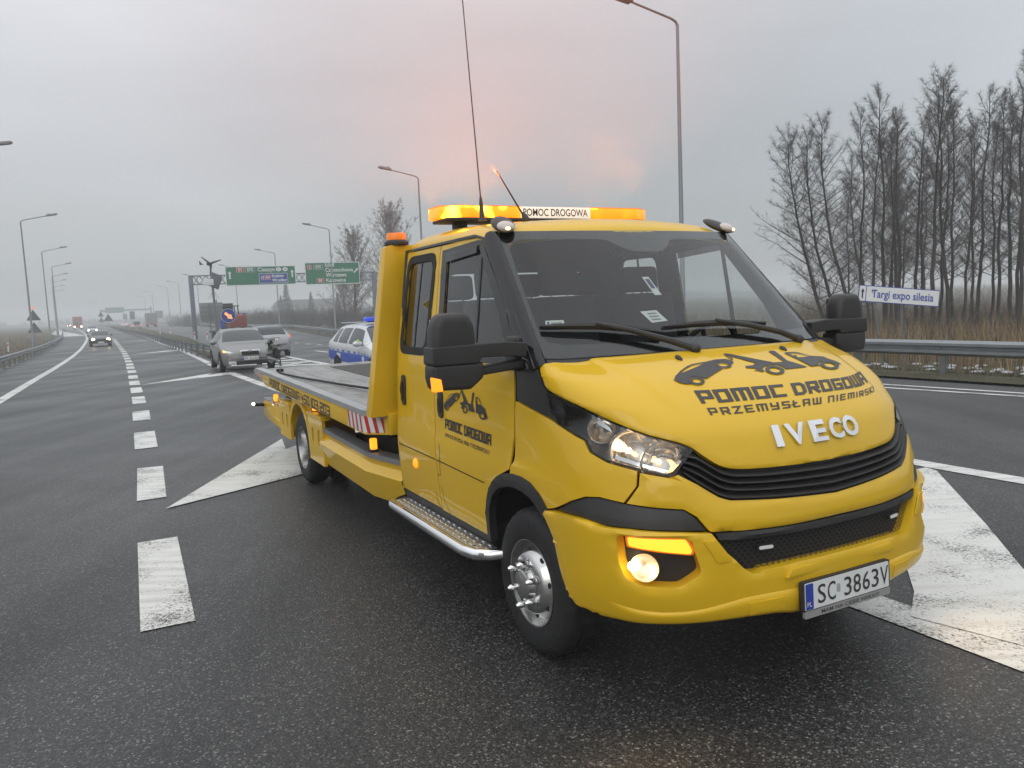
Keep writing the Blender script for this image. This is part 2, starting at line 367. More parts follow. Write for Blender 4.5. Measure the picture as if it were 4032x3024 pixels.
def paint_mat(name,wear,cracks=0):
    m=bpy.data.materials.new(name); m.use_nodes=True; t=m.node_tree; b=t.nodes['Principled BSDF']; n=t.nodes.new; l=t.links.new
    tc=n('ShaderNodeTexCoord')
    nz=n('ShaderNodeTexNoise'); nz.inputs['Scale'].default_value=60; nz.inputs['Detail'].default_value=6; nz.inputs['Roughness'].default_value=.8; l(tc.outputs['Object'],nz.inputs['Vector'])
    big=n('ShaderNodeTexNoise'); big.inputs['Scale'].default_value=2.2; big.inputs['Detail'].default_value=6; l(tc.outputs['Object'],big.inputs['Vector'])
    ad=n('ShaderNodeMath'); ad.operation='MULTIPLY_ADD'; ad.inputs[1].default_value=.55; l(big.outputs['Fac'],ad.inputs[0]); l(nz.outputs['Fac'],ad.inputs[2])
    rp=n('ShaderNodeValToRGB'); e=rp.color_ramp.elements; c=.69-.0*wear
    e[0].position=.60+wear*.1; e[0].color=(.05,.05,.05,1); e[1].position=.70+wear*.1; e[1].color=(.70,.70,.67,1); l(ad.outputs[0],rp.inputs[0])
    # grey tyre smears across the paint
    mp=n('ShaderNodeMapping'); mp.inputs['Rotation'].default_value=(0,0,R(-8)); mp.inputs['Scale'].default_value=(1.2,9,1); l(tc.outputs['Object'],mp.inputs[0])
    sm=n('ShaderNodeTexNoise'); sm.inputs['Scale'].default_value=1.3; sm.inputs['Detail'].default_value=5; l(mp.outputs[0],sm.inputs['Vector'])
    r2=n('ShaderNodeValToRGB'); f=r2.color_ramp.elements; f[0].position=.3; f[0].color=(.86,.85,.83,1) if cracks else (.72,.71,.69,1); f[1].position=.56; f[1].color=(1,1,1,1); l(sm.outputs['Fac'],r2.inputs[0])
    mu=n('ShaderNodeMix'); mu.data_type='RGBA'; mu.blend_type='MULTIPLY'; mu.inputs['Factor'].default_value=1; l(rp.outputs[0],mu.inputs['A']); l(r2.outputs[0],mu.inputs['B'])
    last=mu.outputs['Result']
    if cracks:
        wn=n('ShaderNodeTexNoise'); wn.inputs['Scale'].default_value=2.5; wn.inputs['Detail'].default_value=6; l(tc.outputs['Object'],wn.inputs['Vector'])
        vm=n('ShaderNodeVectorMath'); vm.operation='MULTIPLY_ADD'; vm.inputs[1].default_value=(.5,.5,0); l(wn.outputs['Color'],vm.inputs[0]); l(tc.outputs['Object'],vm.inputs[2])
        vo=n('ShaderNodeTexVoronoi'); vo.feature='DISTANCE_TO_EDGE'; vo.inputs['Scale'].default_value=2.3; l(vm.outputs[0],vo.inputs['Vector'])
        mk=n('ShaderNodeTexNoise'); mk.inputs['Scale'].default_value=1.7; l(tc.outputs['Object'],mk.inputs['Vector'])
        mt=n('ShaderNodeMath'); mt.operation='MULTIPLY_ADD'; mt.inputs[1].default_value=-.14; mt.inputs[2].default_value=.05; l(mk.outputs['Fac'],mt.inputs[0])
        lt=n('ShaderNodeMath'); lt.operation='LESS_THAN'; l(vo.outputs['Distance'],lt.inputs[0]); l(mt.outputs[0],lt.inputs[1])
        m2=n('ShaderNodeMix'); m2.data_type='RGBA'; l(lt.outputs[0],m2.inputs['Factor']); l(last,m2.inputs['A']); m2.inputs['B'].default_value=(.06,.058,.055,1); last=m2.outputs['Result']
    l(last,b.inputs['Base Color']); b.inputs['Roughness'].default_value=.6
    bp=n('ShaderNodeBump'); bp.inputs['Strength'].default_value=.35; bp.inputs['Distance'].default_value=.004; l(nz.outputs['Fac'],bp.inputs['Height']); l(bp.outputs[0],b.inputs['Normal'])
    return m
def sheet(name,poly,off,mat,parent=None,d=2.0,rad=1e9,kind=None,holes=()):
    P,T,_=tri2d(poly,holes,d)
    V=[(p[0],p[1],gz(p[0],p[1])+off) for p in P]
    o=mesh(name,V,T,mat,parent,smooth=True)
    return tag(o,kind=kind)
def ribbon(pts,wd,close=1.5):
    """left/right offset polygon of a polyline"""
    P=[np.array(p,float) for p in pts]; A=[];B=[]
    for i,p in enumerate(P):
        t=P[min(i+1,len(P)-1)]-P[max(i-1,0)]; t/=np.linalg.norm(t); q=np.array([-t[1],t[0]])*wd/2
        A.append(tuple(p+q)); B.append(tuple(p-q))
    return A,B
def line_strip(name,pts,wd,off,mat,parent,step=2.0):
    pts=subdiv(pts,step,closed=False); A,B=ribbon(pts,wd); n=len(A)
    V=[(x,y,gz(x,y)+off) for x,y in A+B]; F=[(i,n+i,n+i+1,i+1) for i in range(n-1)]
    return mesh(name,V,F,mat,parent,smooth=False)

grass_m=noise_mix('meadow',[(.03,.032,.016),(.07,.062,.034),(.115,.095,.055)],.5,8,.95,.5,9)
field_m=grass_m
# one terrain sheet to the horizon
V=[];F=[]; radii=[0.01]+[3*i for i in range(1,8)]+[24+4*i for i in range(18)]+[110,140,180,230,300,400,520,660,800,940]; na=72
for r in radii:
    for k in range(na):
        a=2*math.pi*k/na; x,y=r*math.cos(a),r*math.sin(a); V.append((x,y,gz(x,y)-.07))
for i in range(len(radii)-1):
    for k in range(na): F.append((i*na+k,(i+1)*na+k,(i+1)*na+(k+1)%na,i*na+(k+1)%na))
tag(mesh('ground',V,F,grass_m),kind='structure')
ASPH=asphalt_mat('asphalt',.84,.06)
L_EDGE=W([(2,-15),(-5.2,0),(-10.9,12),(-19.9,30.14),(-23.9,38.34),(-33.3,57.09),(-46,80.68)])+[(-108,190),(-250,432),(-470,800)]
R_EDGE=[(20,-9),(14.2,3),(8.63,13.15),(7.45,15.4),(3.6,23.0)]+W([(-9.9,47.2),(-21.5,77)])+[(-61,160),(-86,215),(-131,300),(-226,478),(-388,800)]
road=None
def cdt_road():
    poly=L_EDGE+R_EDGE[::-1]
    # fine cells where the ground bends, coarse beyond
    P=np.array(poly); near=[]
    xs=np.arange(-60,24,2.2); ys=np.arange(-14,110,2.2); X,Y=np.meshgrid(xs,ys); X[1::2]+=1.1; G=np.stack([X.ravel(),Y.ravel()],1); G=G[np.hypot(G[:,0],G[:,1])<96]
    loop=[]
    for i in range(len(poly)):
        a=np.array(poly[i]);b=np.array(poly[(i+1)%len(poly)]); k=max(1,int(np.linalg.norm(b-a)/(2.5 if min(np.hypot(*a),np.hypot(*b))<100 else 25)))
        loop+=[tuple(a+(b-a)*j/k) for j in range(k)]
    B=np.array(loop); G=G[inside(G,loop)]; G=G[np.array([((B-g)**2).sum(1).min() for g in G])>1.2]
    vs,_,fs,*_r=delaunay_2d_cdt([Vector(v) for v in loop]+[Vector(g) for g in G],[(i,(i+1)%len(loop)) for i in range(len(loop))],[],1,1e-7)
    V=[(v.x,v.y,gz(v.x,v.y)) for v in vs]; F=[]
    for f in fs:
        a,b,c=[V[i] for i in f[:3]]; s=(b[0]-a[0])*(c[1]-a[1])-(c[0]-a[0])*(b[1]-a[1]); F.append(tuple(f) if s>0 else tuple(f)[::-1])
    return mesh('road',V,F,ASPH)
road=tag(cdt_road(),kind='structure')
PA=paint_mat('road_paint',.35); PB=paint_mat('cracked_paint',.3,1); PC=paint_mat('worn_paint',.62)
OFF=.006
# white block line on the left, its first blocks as traced on the road
for q in ([(-3.01,6.04),(-2.75,6.17),(-1.90,4.40),(-2.16,4.27)],[(-4.47,9.13),(-4.21,9.23),(-3.46,7.60),(-3.69,7.47)],[(-5.90,12.05),(-5.64,12.19),(-4.90,10.64),(-5.15,10.5)],[(-7.27,14.86),(-7.01,15.0),(-6.33,13.57),(-6.58,13.45)]):
    sheet('lane_block',W(q),OFF,PA,road,.6)
def blocks(cs,ln,wd,name='lane_block',dr=None):
    for i,c in enumerate(cs):
        c=np.array(c); t=np.array(dr,float) if dr is not None else np.array(cs[min(i+1,len(cs)-1)])-np.array(cs[max(i-1,0)]); t=t/np.linalg.norm(t); q=np.array([-t[1],t[0]])
        po=[c+t*ln/2+q*wd/2,c+t*ln/2-q*wd/2,c-t*ln/2-q*wd/2,c-t*ln/2+q*wd/2]
        sheet(name,W([tuple(p) for p in po]),OFF,PA,road,1.0)
blk=[(-8.15,17.0),(-9.33,19.39),(-10.44,21.62),(-11.55,23.87),(-12.76,26.32),(-13.87,28.53),(-14.89,30.59),(-16.1,32.98),(-17.28,35.32),(-18.57,37.86),(-19.86,40.39),(-21.3,43.2)]
d_=np.array([-29.44,58.86])-np.array([-21.3,43.2]); d_/=np.linalg.norm(d_)
for i in range(1,12): blk.append(tuple(np.array([-21.3,43.2])+d_*2.9*i))
blocks(blk,1.62,.26)
line_strip('edge_line',W([(-2.0,-2.5),(-6.0,5.6),(-12.0,18.3),(-14.88,24.39),(-17.68,30.37),(-22.12,39.59),(-27.55,50.43),(-35.89,66.56),(-44.46,82.73),(-56.39,104.59),(-72.65,133.74),(-103.16,187.62)]),.27,OFF,PA,road)
line_strip('edge_line',W([(-11.3,29.3),(-14.9,36.5),(-18.82,44.3),(-34.49,74.27),(-62,126),(-110.75,214.58)]),.27,OFF,PA,road)
gore_l=W([(8,-7.2),(2.02,4.10),(-6.3,19.6),(-8.55,23.8),(-11.2,29.0)]); gore_r=W([(9.0,-1.6),(4.13,7.4),(-5.99,25.75),(-7.52,28.5),(-9.28,32.02),(-11.0,35.5)])
line_strip('edge_line',gore_l,.27,OFF,PC,road,1.0); line_strip('edge_line',gore_r,.24,OFF,PA,road,1.0)
sheet('hatch_stripe',[(3.95,7.42),(3.98,7.28),(3.41,5.57),(3.09,4.68),(2.66,3.34),(2.07,4.02),(2.26,4.35),(2.43,4.78),(3.15,6.95)],OFF+.004,PB,road,.5)
for (ly,ry) in ((24.1,24.3),(25.5,25.75),(26.95,27.2),(28.35,28.65),(29.6,30.0)):
    lx=-6.3-(ly-19.6)*.535; rx=-5.99-(ry-25.75)*.57
    sheet('hatch_stripe',W([(lx+.1,ly-.1),(rx-.1,ry-.1),(rx-.42,ry+.5),(lx-.22,ly+.5)]),OFF+.004,PA,road,1.0)
# lane-merge arrows
def arrow(tip,ax,hl,hw,sl,sw,mat):
    t=np.array(tip,float); a=np.array(ax,float); a/=np.linalg.norm(a); q=np.array([-a[1],a[0]])
    po=[t,t+a*hl-q*hw,t+a*hl*.80-q*sw,t+a*(hl+sl)-q*sw,t+a*(hl+sl)+q*sw,t+a*hl*.80+q*sw,t+a*hl+q*hw]
    sheet('lane_arrow',W([tuple(p) for p in po]),OFF+.003,mat,road,.8)
arrow((-3.25,7.11),(.31,.95),3.55,1.16,5,.62,PB)
for tp in ((-9.89,20.76),(-18.95,38.9),(-30.4,61.1)): arrow(tp,(.42,1.0),3.3,.62,3.4,.22,PA)
line_strip('edge_line',[(5.2,17.2),(6.96,14.22),(8.15,12.35),(12.6,5.2)],.13,OFF,PA,road,1); line_strip('edge_line',[(5.6,15.5),(6.82,13.58),(7.92,11.98),(11.9,5.6)],.13,OFF,PA,road,1)
blocks([(-8.2,34.05)],2.1,.17,'lane_block',(-.5,.87)); blocks([(-10.95,42.6),(-9.92,40.8),(-9.03,39.4),(-12.2,44.9),(-13.6,47.4),(-15.2,50.2)],.9,.17,'lane_block',(-.5,.87))
blocks([(-11.2,39.2),(-14.8,45.4),(-18.6,52.2)],2.2,.17,'lane_block',(-.5,.87))
sheet('hatch_stripe',W([(-52.4,97.0),(-53.4,94.3),(-70,120),(-118,206),(-84,148)]),OFF,PA,road,20)
# grass strip between the carriageways
verge_m=noise_mix('verge',[(.035,.034,.02),(.06,.055,.028),(.09,.078,.045)],1.2,8,.95,.5,14)
mv_l=W([(-11.0,29.6),(-14.3,36.1),(-18.2,44.0),(-33.9,74.0),(-61.3,125.7)]); mv_r=W([(-10.6,30.0),(-12.3,34.4),(-16.3,43.0),(-27.0,66.0),(-49.6,109.8)])
median=tag(sheet('median_verge',mv_l+[(-152,295),(-300,560),(-285,556),(-128,268)]+mv_r[::-1],.05,verge_m,None,2.5),kind='structure')
sheet('right_verge',[(8.78,13.2),(7.6,15.4),(3.75,23.1)]+W([(-9.7,47.3)])+W([(-8.8,47.8)])+[(4.6,23.6),(8.6,16.2),(9.9,13.2),(15.5,3.2),(14.4,3.0)],.03,verge_m,None,2.0)['kind']='structure'
# ------------------------------------------------------------------ air
hz=bpy.data.materials.new('haze'); hz.use_nodes=True; t=hz.node_tree; t.nodes.clear()
o=t.nodes.new('ShaderNodeOutputMaterial'); pv=t.nodes.new('ShaderNodeVolumePrincipled'); pv.inputs['Density'].default_value=HAZE; pv.inputs['Color'].default_value=(.93,.95,.97,1); pv.inputs['Anisotropy'].default_value=.0
t.links.new(pv.outputs[0],o.inputs['Volume'])
hb=MB().box((0,0,6.9),(2000,2000,17.6)).build('haze',hz,smooth=False); tag(hb,'thin grey mist lying over the whole road','haze',kind='stuff')
# ------------------------------------------------------------------ grass as blades
def blade_mat(name,c0,c1):
    m=bpy.data.materials.new(name); m.use_nodes=True; t=m.node_tree; b=t.nodes['Principled BSDF']; n=t.nodes.new; l=t.links.new
    g=n('ShaderNodeNewGeometry'); rp=n('ShaderNodeValToRGB'); e=rp.color_ramp.elements; e[0].color=(*c0,1); e[1].color=(*c1,1); l(g.outputs['Random Per Island'],rp.inputs[0]); l(rp.outputs[0],b.inputs['Base Color']); b.inputs['Roughness'].default_value=.8; b.inputs['Specular IOR Level'].default_value=.2
    return m
REED=blade_mat('dry_reed',(.07,.045,.025),(.36,.27,.155)); SHORT=blade_mat('short_grass',(.035,.037,.016),(.13,.105,.055))
def blades(name,P,h,wd,lean,mat,label,cat='grass'):
    n=len(P); a=RNG.uniform(0,2*math.pi,n); hh=RNG.uniform(h[0],h[1],n)*RNG.uniform(.6,1,n); ww=RNG.uniform(.7,1.3,n)*wd
    dx=np.cos(a)*ww;dy=np.sin(a)*ww; la=RNG.uniform(0,2*math.pi,n); ll=RNG.uniform(0,lean,n)*hh
    z=zg(P[:,0],P[:,1])-.08
    V=np.zeros((n,5,3)); mid=np.stack([P[:,0]+np.cos(la)*ll*.3,P[:,1]+np.sin(la)*ll*.3,z+hh*.55],1)
    V[:,0]=np.stack([P[:,0]-dx,P[:,1]-dy,z],1);V[:,1]=np.stack([P[:,0]+dx,P[:,1]+dy,z],1)
    V[:,2]=mid+np.stack([dx,dy,0*dx],1)*.8;V[:,3]=mid-np.stack([dx,dy,0*dx],1)*.8
    V[:,4]=np.stack([P[:,0]+np.cos(la)*ll,P[:,1]+np.sin(la)*ll,z+hh],1)
    me=bpy.data.meshes.new(name); b=np.arange(n)*5
    me.vertices.add(n*5); me.vertices.foreach_set('co',V.ravel())
    loops=np.stack([b,b+1,b+2,b+3,b+3,b+2,b+4],1).ravel(); me.loops.add(len(loops)); me.loops.foreach_set('vertex_index',loops.astype(np.int32))
    st=np.stack([np.arange(n)*7,np.arange(n)*7+4],1).ravel(); me.polygons.add(2*n); me.polygons.foreach_set('loop_start',st.astype(np.int32)); me.update(calc_edges=True); me.validate()
    return tag(link(name,me,mat),label,cat,kind='stuff')
def scatter(poly,n,fall=None):
    A=np.array(poly); lo,hi=A.min(0),A.max(0); P=RNG.uniform(lo,hi,(n*6,2)); P=P[inside(P,poly)]
    if fall: P=P[RNG.random(len(P))<np.clip(fall/np.hypot(P[:,0],P[:,1]),0,1)**1.6]
    return P[:n]
# clumpy dry reeds behind the right-hand barrier
rp_=[(9.9,16.6),(13,10.4),(26,12),(48,40),(52,80),(8,80),(-7,56),(-1,37),(5.6,24.5)]
P=scatter(rp_,52000,24); cl=np.sin(P[:,0]*1.3+1.7*np.sin(P[:,1]*.9))*np.sin(P[:,1]*1.1+1.2*np.sin(P[:,0]*.7)); P=P[RNG.random(len(P))<.22+.75*(cl>-.1)]
blades('dry_reeds',P,(.35,1.25),.011,.45,REED,'tall dry tan reeds below the bare trees')
P=scatter([(8.1,15.6),(9.3,13.2),(13.6,5.0),(15.2,5.2),(11.2,13),(9.4,17),(4.8,24.4),(3.9,23.4)],9000)
blades('verge_grass',P,(.05,.22),.006,.7,SHORT,'short winter grass under the right hand barrier')
P=scatter([(x-.25,y+.1) for x,y in mv_l]+[(x+.2,y) for x,y in mv_r[::-1]],9000,55)
blades('median_grass',P,(.06,.24),.01,.6,SHORT,'short brown green grass on the median strip')
lf=[(x-.9,y-.2) for x,y in L_EDGE[2:8]]; P=scatter(lf+[(-170,190),(-120,120),(-60,50),(-34,20)],20000,60)
blades('field_grass',P,(.2,1.0),.018,.5,REED,'pale dry grass behind the left hand barrier')
ice=pm('ice_crust',(.42,.43,.44),.35,var=.15); b=MB()
for i in range(60):
    t_=RNG.uniform(-1,1)*RNG.random()**.3; x=9.6+t_*-1.6+RNG.uniform(-.1,1.6); y=17.1+t_*3+RNG.uniform(-.2,.4); r_=RNG.uniform(.02,.10)
    b.sphere((x,y,gz(x,y)-.05),(r_*1.6,r_,.035),7,4)
tag(b.build('snow_remains',ice),'thin white remains of snow under the right hand barrier','snow',kind='stuff')
# ================================================================== barriers, lamps, signs
STEEL=pm('galvanised_steel',(.28,.295,.305),.45,.75,.14,5,.1,30); STEEL_D=pm('weathered_steel',(.20,.21,.215),.55,.6,.18,4,.15,25)
LAMPM=pm('lamp_post_steel',(.24,.25,.26),.5,.6,.1,3)
def barrier(pts,label,h=.72,step=4.0,side=1,first=0,maxpost=60):
    root=empty('crash_barrier',(0,0,0),0,label,'crash barrier','crash barriers along the road edges')
    P=subdiv(pts,2.0 if len(pts)<40 else 4,closed=False)
    prof=[(0,-.155),(.03,-.13),(.075,-.10),(.075,-.05),(.01,-.012),(.01,.012),(.075,.05),(.075,.10),(.03,.13),(0,.155)]
    V=[];F=[];m=len(prof)
    for i,p in enumerate(P):
        a=np.array(P[max(i-1,0)]);b=np.array(P[min(i+1,len(P)-1)]); t=(b-a)/np.linalg.norm(b-a); q=np.array([t[1],-t[0]])*side
        z=gz(*p)+h-.155
        for o_,hh in prof: V.append((p[0]+q[0]*o_,p[1]+q[1]*o_,z+hh))
        for o_,hh in prof[::-1]: V.append((p[0]+q[0]*(o_-.012),p[1]+q[1]*(o_-.012),z+hh))
    k=2*m
    for i in range(len(P)-1):
        for j in range(k): F.append((i*k+j,i*k+(j+1)%k,(i+1)*k+(j+1)%k,(i+1)*k+j))
    F.append(tuple(range(k-1,-1,-1))); F.append(tuple(range((len(P)-1)*k,len(P)*k)))
    mesh('beam',V,F,STEEL,root,ang=30)
    # posts at even spacing
    L_=0; acc=[0]
    for i in range(len(pts)-1): acc.append(acc[-1]+math.dist(pts[i],pts[i+1]))
    src=None; s=first; n=0
    while s<acc[-1] and n<maxpost:
        i=max(j for j in range(len(acc)-1) if acc[j]<=s); f=(s-acc[i])/(acc[i+1]-acc[i]); x=pts[i][0]+(pts[i+1][0]-pts[i][0])*f; y=pts[i][1]+(pts[i+1][1]-pts[i][1])*f
        t=np.array(pts[i+1])-np.array(pts[i]); a=math.atan2(t[1],t[0]); t=t/np.linalg.norm(t); q=np.array([t[1],-t[0]])*side
        loc=(x-q[0]*.06,y-q[1]*.06,gz(x,y)-.1)
        if src is None:
            b=MB(); b.box((0,-.05,.40),(.10,.006,.84)); b.box((0,.05,.40),(.10,.006,.84)); b.box((-.048,0,.40),(.006,.094,.84)); b.box((0,.08*side*-1*-1 if False else 0,.66),(.05,.16,.12))
            src=b.build('post',STEEL_D,root,bevel=0); src.location=loc; src.rotation_euler=(0,0,a)
        else: share('post',src,root,loc,(0,0,a))
        s+=step; n+=1
    return root
barrier([(14.5,4.0),(10.9,10.9),(9.2,14.45),(8.35,16.3),(4.6,24.0),(-1.5,37.0)]+W([(-9.7,47.9),(-21.2,77.5)])+[(-60,160),(-85,215),(-130,301)],'two wave steel barrier below the blue and white fair sign',.70,2.05,-1,.75,150)
barrier([(x+.25,y) for x,y in L_EDGE[1:8]]+[(-107,190),(-180,313)],'steel barrier on the far left roadside bank',.66,3.0,1,0,80)
barrier([(-13.3,36.2),(-20.96,50.66),(-33.88,76.36),(-63.1,130.42),(-110.06,218.47),(-150,294)],'steel barrier along the grass median behind the crashed car',.64,3.0,1,.5,80)
# ---- street lamps: tapered pole, sloping arm over the road, flat lamp head
def make_lamp(label):
    root=empty('street_lamp',(0,0,0),0,label,'street lamp','street lamps along both road edges')
    MB().tube([(0,0,0),(0,0,1.2),(0,0,1.25),(0,0,10.45)],[.11,.105,.085,.05],10).build('pole',LAMPM,root)
    MB().tube([(0,0,10.4),(.06,0,10.52),(.25,0,10.6),(1.9,0,10.95)],[.045,.042,.038,.033],8).build('arm',LAMPM,root)
    b=MB(); b.prism([(1.75,10.88),(1.8,11.0),(2.1,11.08),(2.55,11.14),(2.62,11.08),(2.5,11.0)],'y',-.16,.16); b.box((1.95,0,11.09),(.16,.12,.07),ry=R(-12)); b.build('lamp_head',LAMPM,root,bevel=.02)
    b=MB(); b.box((2.28,0,11.005),(.42,.22,.02),ry=R(-10)); b.build('lamp_glass',pm('lamp_lens',(.55,.57,.58),.15),root)
    MB().box((0,0,.02),(.34,.34,.05)).build('base_plate',STEEL_D,root,bevel=.01)
    return root
ROADA=math.atan2(.436,.9)
lampR=[(5.72,25.8),(-5.45,51.5),(-17.6,79.6),(-31.5,108),(-47,137),(-63.5,162),(-79,190),(-92.5,215),(-112.5,250),(-138,300)]
lampL=[(-26.35,38.5),(-38.2,63),(-52.9,90.6),(-66.5,116),(-80.4,140),(-92.5,161),(-105.8,184),(-120.8,210)]
LR=['tallest lamp post, rising right behind the tow truck cab','lamp post seen just left of the truck roof beacons','lamp post rising beside the right hand green road sign','lamp post rising through the left hand green road sign','fifth lamp post on the right, left of the sign gantry column','misty lamp post on the right, sixth along the road','misty lamp post on the right, seventh along the road','faint lamp post on the right, eighth along the road','faint lamp post on the right, ninth along the road','faintest lamp post, last on the right hand side']
LL=['lamp post at the left photo edge with only its head showing','leftmost full lamp post behind the left barrier','second full lamp post on the left, by the warning triangles','third full lamp post on the left roadside','fourth full lamp post on the left roadside','fifth full lamp post on the left, misty','sixth full lamp post on the left, faint','seventh full lamp post on the left, faintest']
proto=None
for lst,lab,rz in ((lampR,LR,ROADA+math.pi),(lampL,LL,ROADA)):
    for (x,y),lb in zip(lst,lab):
        if proto is None: proto=make_lamp(lb); o=proto
        else: o=copy_tree(proto)
        o['label']=lb; o.location=(x,y,gz(x,y)); o.rotation_euler=(0,0,rz)
# ---- overhead sign gantry
GREEN=pm('sign_green',(.004,.16,.075),.4,var=.05); WHITE=pm('sign_white',(.75,.76,.76),.4,var=.04); RED=pm('sign_red',(.45,.03,.035),.4); BLUE=pm('sign_blue',(.02,.055,.30),.4); GANT=pm('gantry_steel',(.17,.20,.235),.5,.5,.1); BACK=pm('sign_back',(.25,.26,.265),.55,.5,.1)
def flat_text(root,name,txt,size,x,z,mat,y=-.03,align='LEFT',sx=1,off=0):
    V,F=text_mesh(txt,size,align,offset=off,sx=sx); return mesh(name,[(vx+x,y,vy+z) for vx,vy,_ in V],F,mat,root,smooth=False)
def rrect(x0,z0,x1,z1,r,n=4): return rounded([(x0,z0),(x1,z0),(x1,z1),(x0,z1)],r,n)
def plate(root,name,x0,z0,x1,z1,mat,y0,y1,r=.06): return MB().prism(rrect(x0,z0,x1,z1,r),'y',y0,y1).build(name,mat,root,smooth=False)
gx,gy=-34.16,84.84
g=empty('sign_gantry',(gx,gy,gz(gx,gy)),math.atan2(.436,.9),'steel lattice gantry carrying two green signs over the carriageway','sign gantry')
for x in (0.22,20.4): MB().box((x,0,3.4),(.46,.42,6.85)).build('column',GANT,g,bevel=.02)
b=MB()
for z in (5.86,6.78): 
    for y in (-.35,.35): b.cyl((.2,y,z),(20.4,y,z),.06,6)
b.build('truss_chord',GANT,g)
b=MB(); n=30
for i in range(n):
    x0=.45+i*19.8/n; x1=x0+19.8/n
    for y in (-.35,.35): b.cyl((x0,y,5.86),(x1,y,6.78),.03,5); b.cyl((x0,y,6.78),(x1,y,5.86),.03,5)
    b.cyl((x0,-.35,5.86),(x1,.35,5.86),.025,4)
tag(b.build('truss_lattice',GANT,g),kind='stuff')
def dsign(x0,z0,x1,z1,label,fill):
    s=empty('direction_sign',tuple(Vector((gx,gy,gz(gx,gy)))),math.atan2(.436,.9),label,'road sign','green signs on the gantry')
    plate(s,'sign_back',x0,z0,x1,z1,BACK,-.46,-.50); plate(s,'sign_border',x0,z0,x1,z1,WHITE,-.502,-.512,.12); plate(s,'sign_face',x0+.08,z0+.08,x1-.08,z1-.08,GREEN,-.513,-.523,.1)
    fill(s); return s
def arrow_up(s,x,z,h,ang=0):
    po=[(0,h/2),(h*.26,h*.16),(h*.10,h*.22),(h*.10,-h/2),(-h*.10,-h/2),(-h*.10,h*.22),(-h*.26,h*.16)]; c,q=math.cos(ang),math.sin(ang)
    MB().prism([(x+a*c+b_*q,z-a*q+b_*c) for a,b_ in po],'y',-.532,-.526).build('arrow',WHITE,s,smooth=False)
def tile(s,txt,x,z,w_,h_,mat,size,border=True):
    plate(s,'number_tile',x-w_/2,z-h_/2,x+w_/2,z+h_/2,WHITE,-.524,-.528,.06); plate(s,'tile_face',x-w_/2+.03,z-h_/2+.03,x+w_/2-.03,z+h_/2-.03,mat,-.5285,-.533,.05)
    flat_text(s,'lettering',txt,size,x,z,WHITE,-.5355,'CENTER',off=.012)
def fitw(s,txt,x0,x1,z,h,mat,y=-.535,off=.012):
    V,F=text_mesh(txt,1,'LEFT',offset=off/h); A=np.array(V); lo,hi=A.min(0),A.max(0); k=(x1-x0)/(hi[0]-lo[0]); return mesh('lettering',[(x0+(vx-lo[0])*k,y,z+vy*h) for vx,vy,_ in V],F,mat,s,smooth=False)
def fillA(s):
    arrow_up(s,4.17,6.75,.85); arrow_up(s,10.85,6.8,.85)
    tile(s,'S1',5.28,7.28,.78,.50,RED,.46); tile(s,'E75',6.33,7.28,1.05,.50,GREEN,.42)
    fitw(s,'Cieszyn',7.12,8.96,7.27,.62,WHITE)
    for x,tx in ((9.38,'PL'),(10.1,'CZ')):
        MB().prism([(x+.30*math.cos(2*math.pi*i/20),7.28+.23*math.sin(2*math.pi*i/20)) for i in range(20)],'y',-.532,-.526).build('country_oval',WHITE,s,smooth=False); flat_text(s,'lettering',tx,.26,x,7.28,pm('sign_black',(.01,.01,.01),.5),-.535,'CENTER')
    plate(s,'motorway_panel',7.22,5.76,10.34,6.86,WHITE,-.524,-.528,.06); plate(s,'panel_face',7.26,5.8,10.30,6.82,BLUE,-.5285,-.533,.05)
    b=MB()
    for dx in (-.14,.05): b.prism([(7.58+dx,6.13),(7.64+dx,6.13),(7.68+dx*.55,6.65),(7.64+dx*.55,6.65)],'y',-.539,-.534)
    b.box((7.60,-.537,6.46),(.40,.005,.05)); b.build('motorway_symbol',WHITE,s,smooth=False)
    plate(s,'number_tile',7.84,6.16,8.44,6.66,WHITE,-.534,-.537,.04); plate(s,'tile_face',7.87,6.19,8.41,6.63,RED,-.5375,-.541,.04); flat_text(s,'lettering','A4',.38,8.14,6.41,WHITE,-.5435,'CENTER',off=.01)
    fitw(s,'Kraków',8.61,9.92,6.55,.46,WHITE,-.5355); fitw(s,'Wrocław',8.61,10.2,6.08,.46,WHITE,-.5355)
def fillB(s):
    tile(s,'1',12.81,7.43,.50,.50,RED,.46); tile(s,'E75',13.8,7.43,1.08,.50,GREEN,.42)
    for tx,z,x0,x1 in (('Łódź',7.66,14.57,15.66),('Częstochowa',7.07,14.57,17.8),('Warszawa',6.50,14.62,17.0),('Katowice',5.90,14.63,16.9)): fitw(s,tx,x0,x1,z,.62,WHITE)
    tile(s,'86',13.95,5.92,.86,.48,RED,.44); arrow_up(s,18.15,6.98,.7,R(45))
dsign(3.72,5.58,11.24,7.68,'wide green sign for Cieszyn with a blue motorway panel',fillA)
dsign(12.28,5.46,18.58,7.97,'green sign for Katowice and three more towns, on the right',fillB)
# far gantry in the mist
fx,fy=-206,418
g2=empty('sign_gantry',(fx,fy,gz(fx,fy)),math.atan2(.436,.9),'small faint gantry far down the road in mist','sign gantry')
for x in (-9,15): MB().box((x,0,4),(.9,.6,9.6 if x>0 else 8)).build('column',GANT,g2)
MB().box((3,0,7.3),(24,.5,.9)).build('truss',GANT,g2)
tag(MB().box((-2.4,-.6,7.5),(9,.2,2.8)).build('direction_sign',GREEN),'blank looking green sign on the far misty gantry','road sign')
o=bpy.data.objects['direction_sign.002'] if 'direction_sign.002' in bpy.data.objects else None
if o: o.location=(fx,fy,gz(fx,fy)); o.rotation_euler=(0,0,math.atan2(.436,.9))
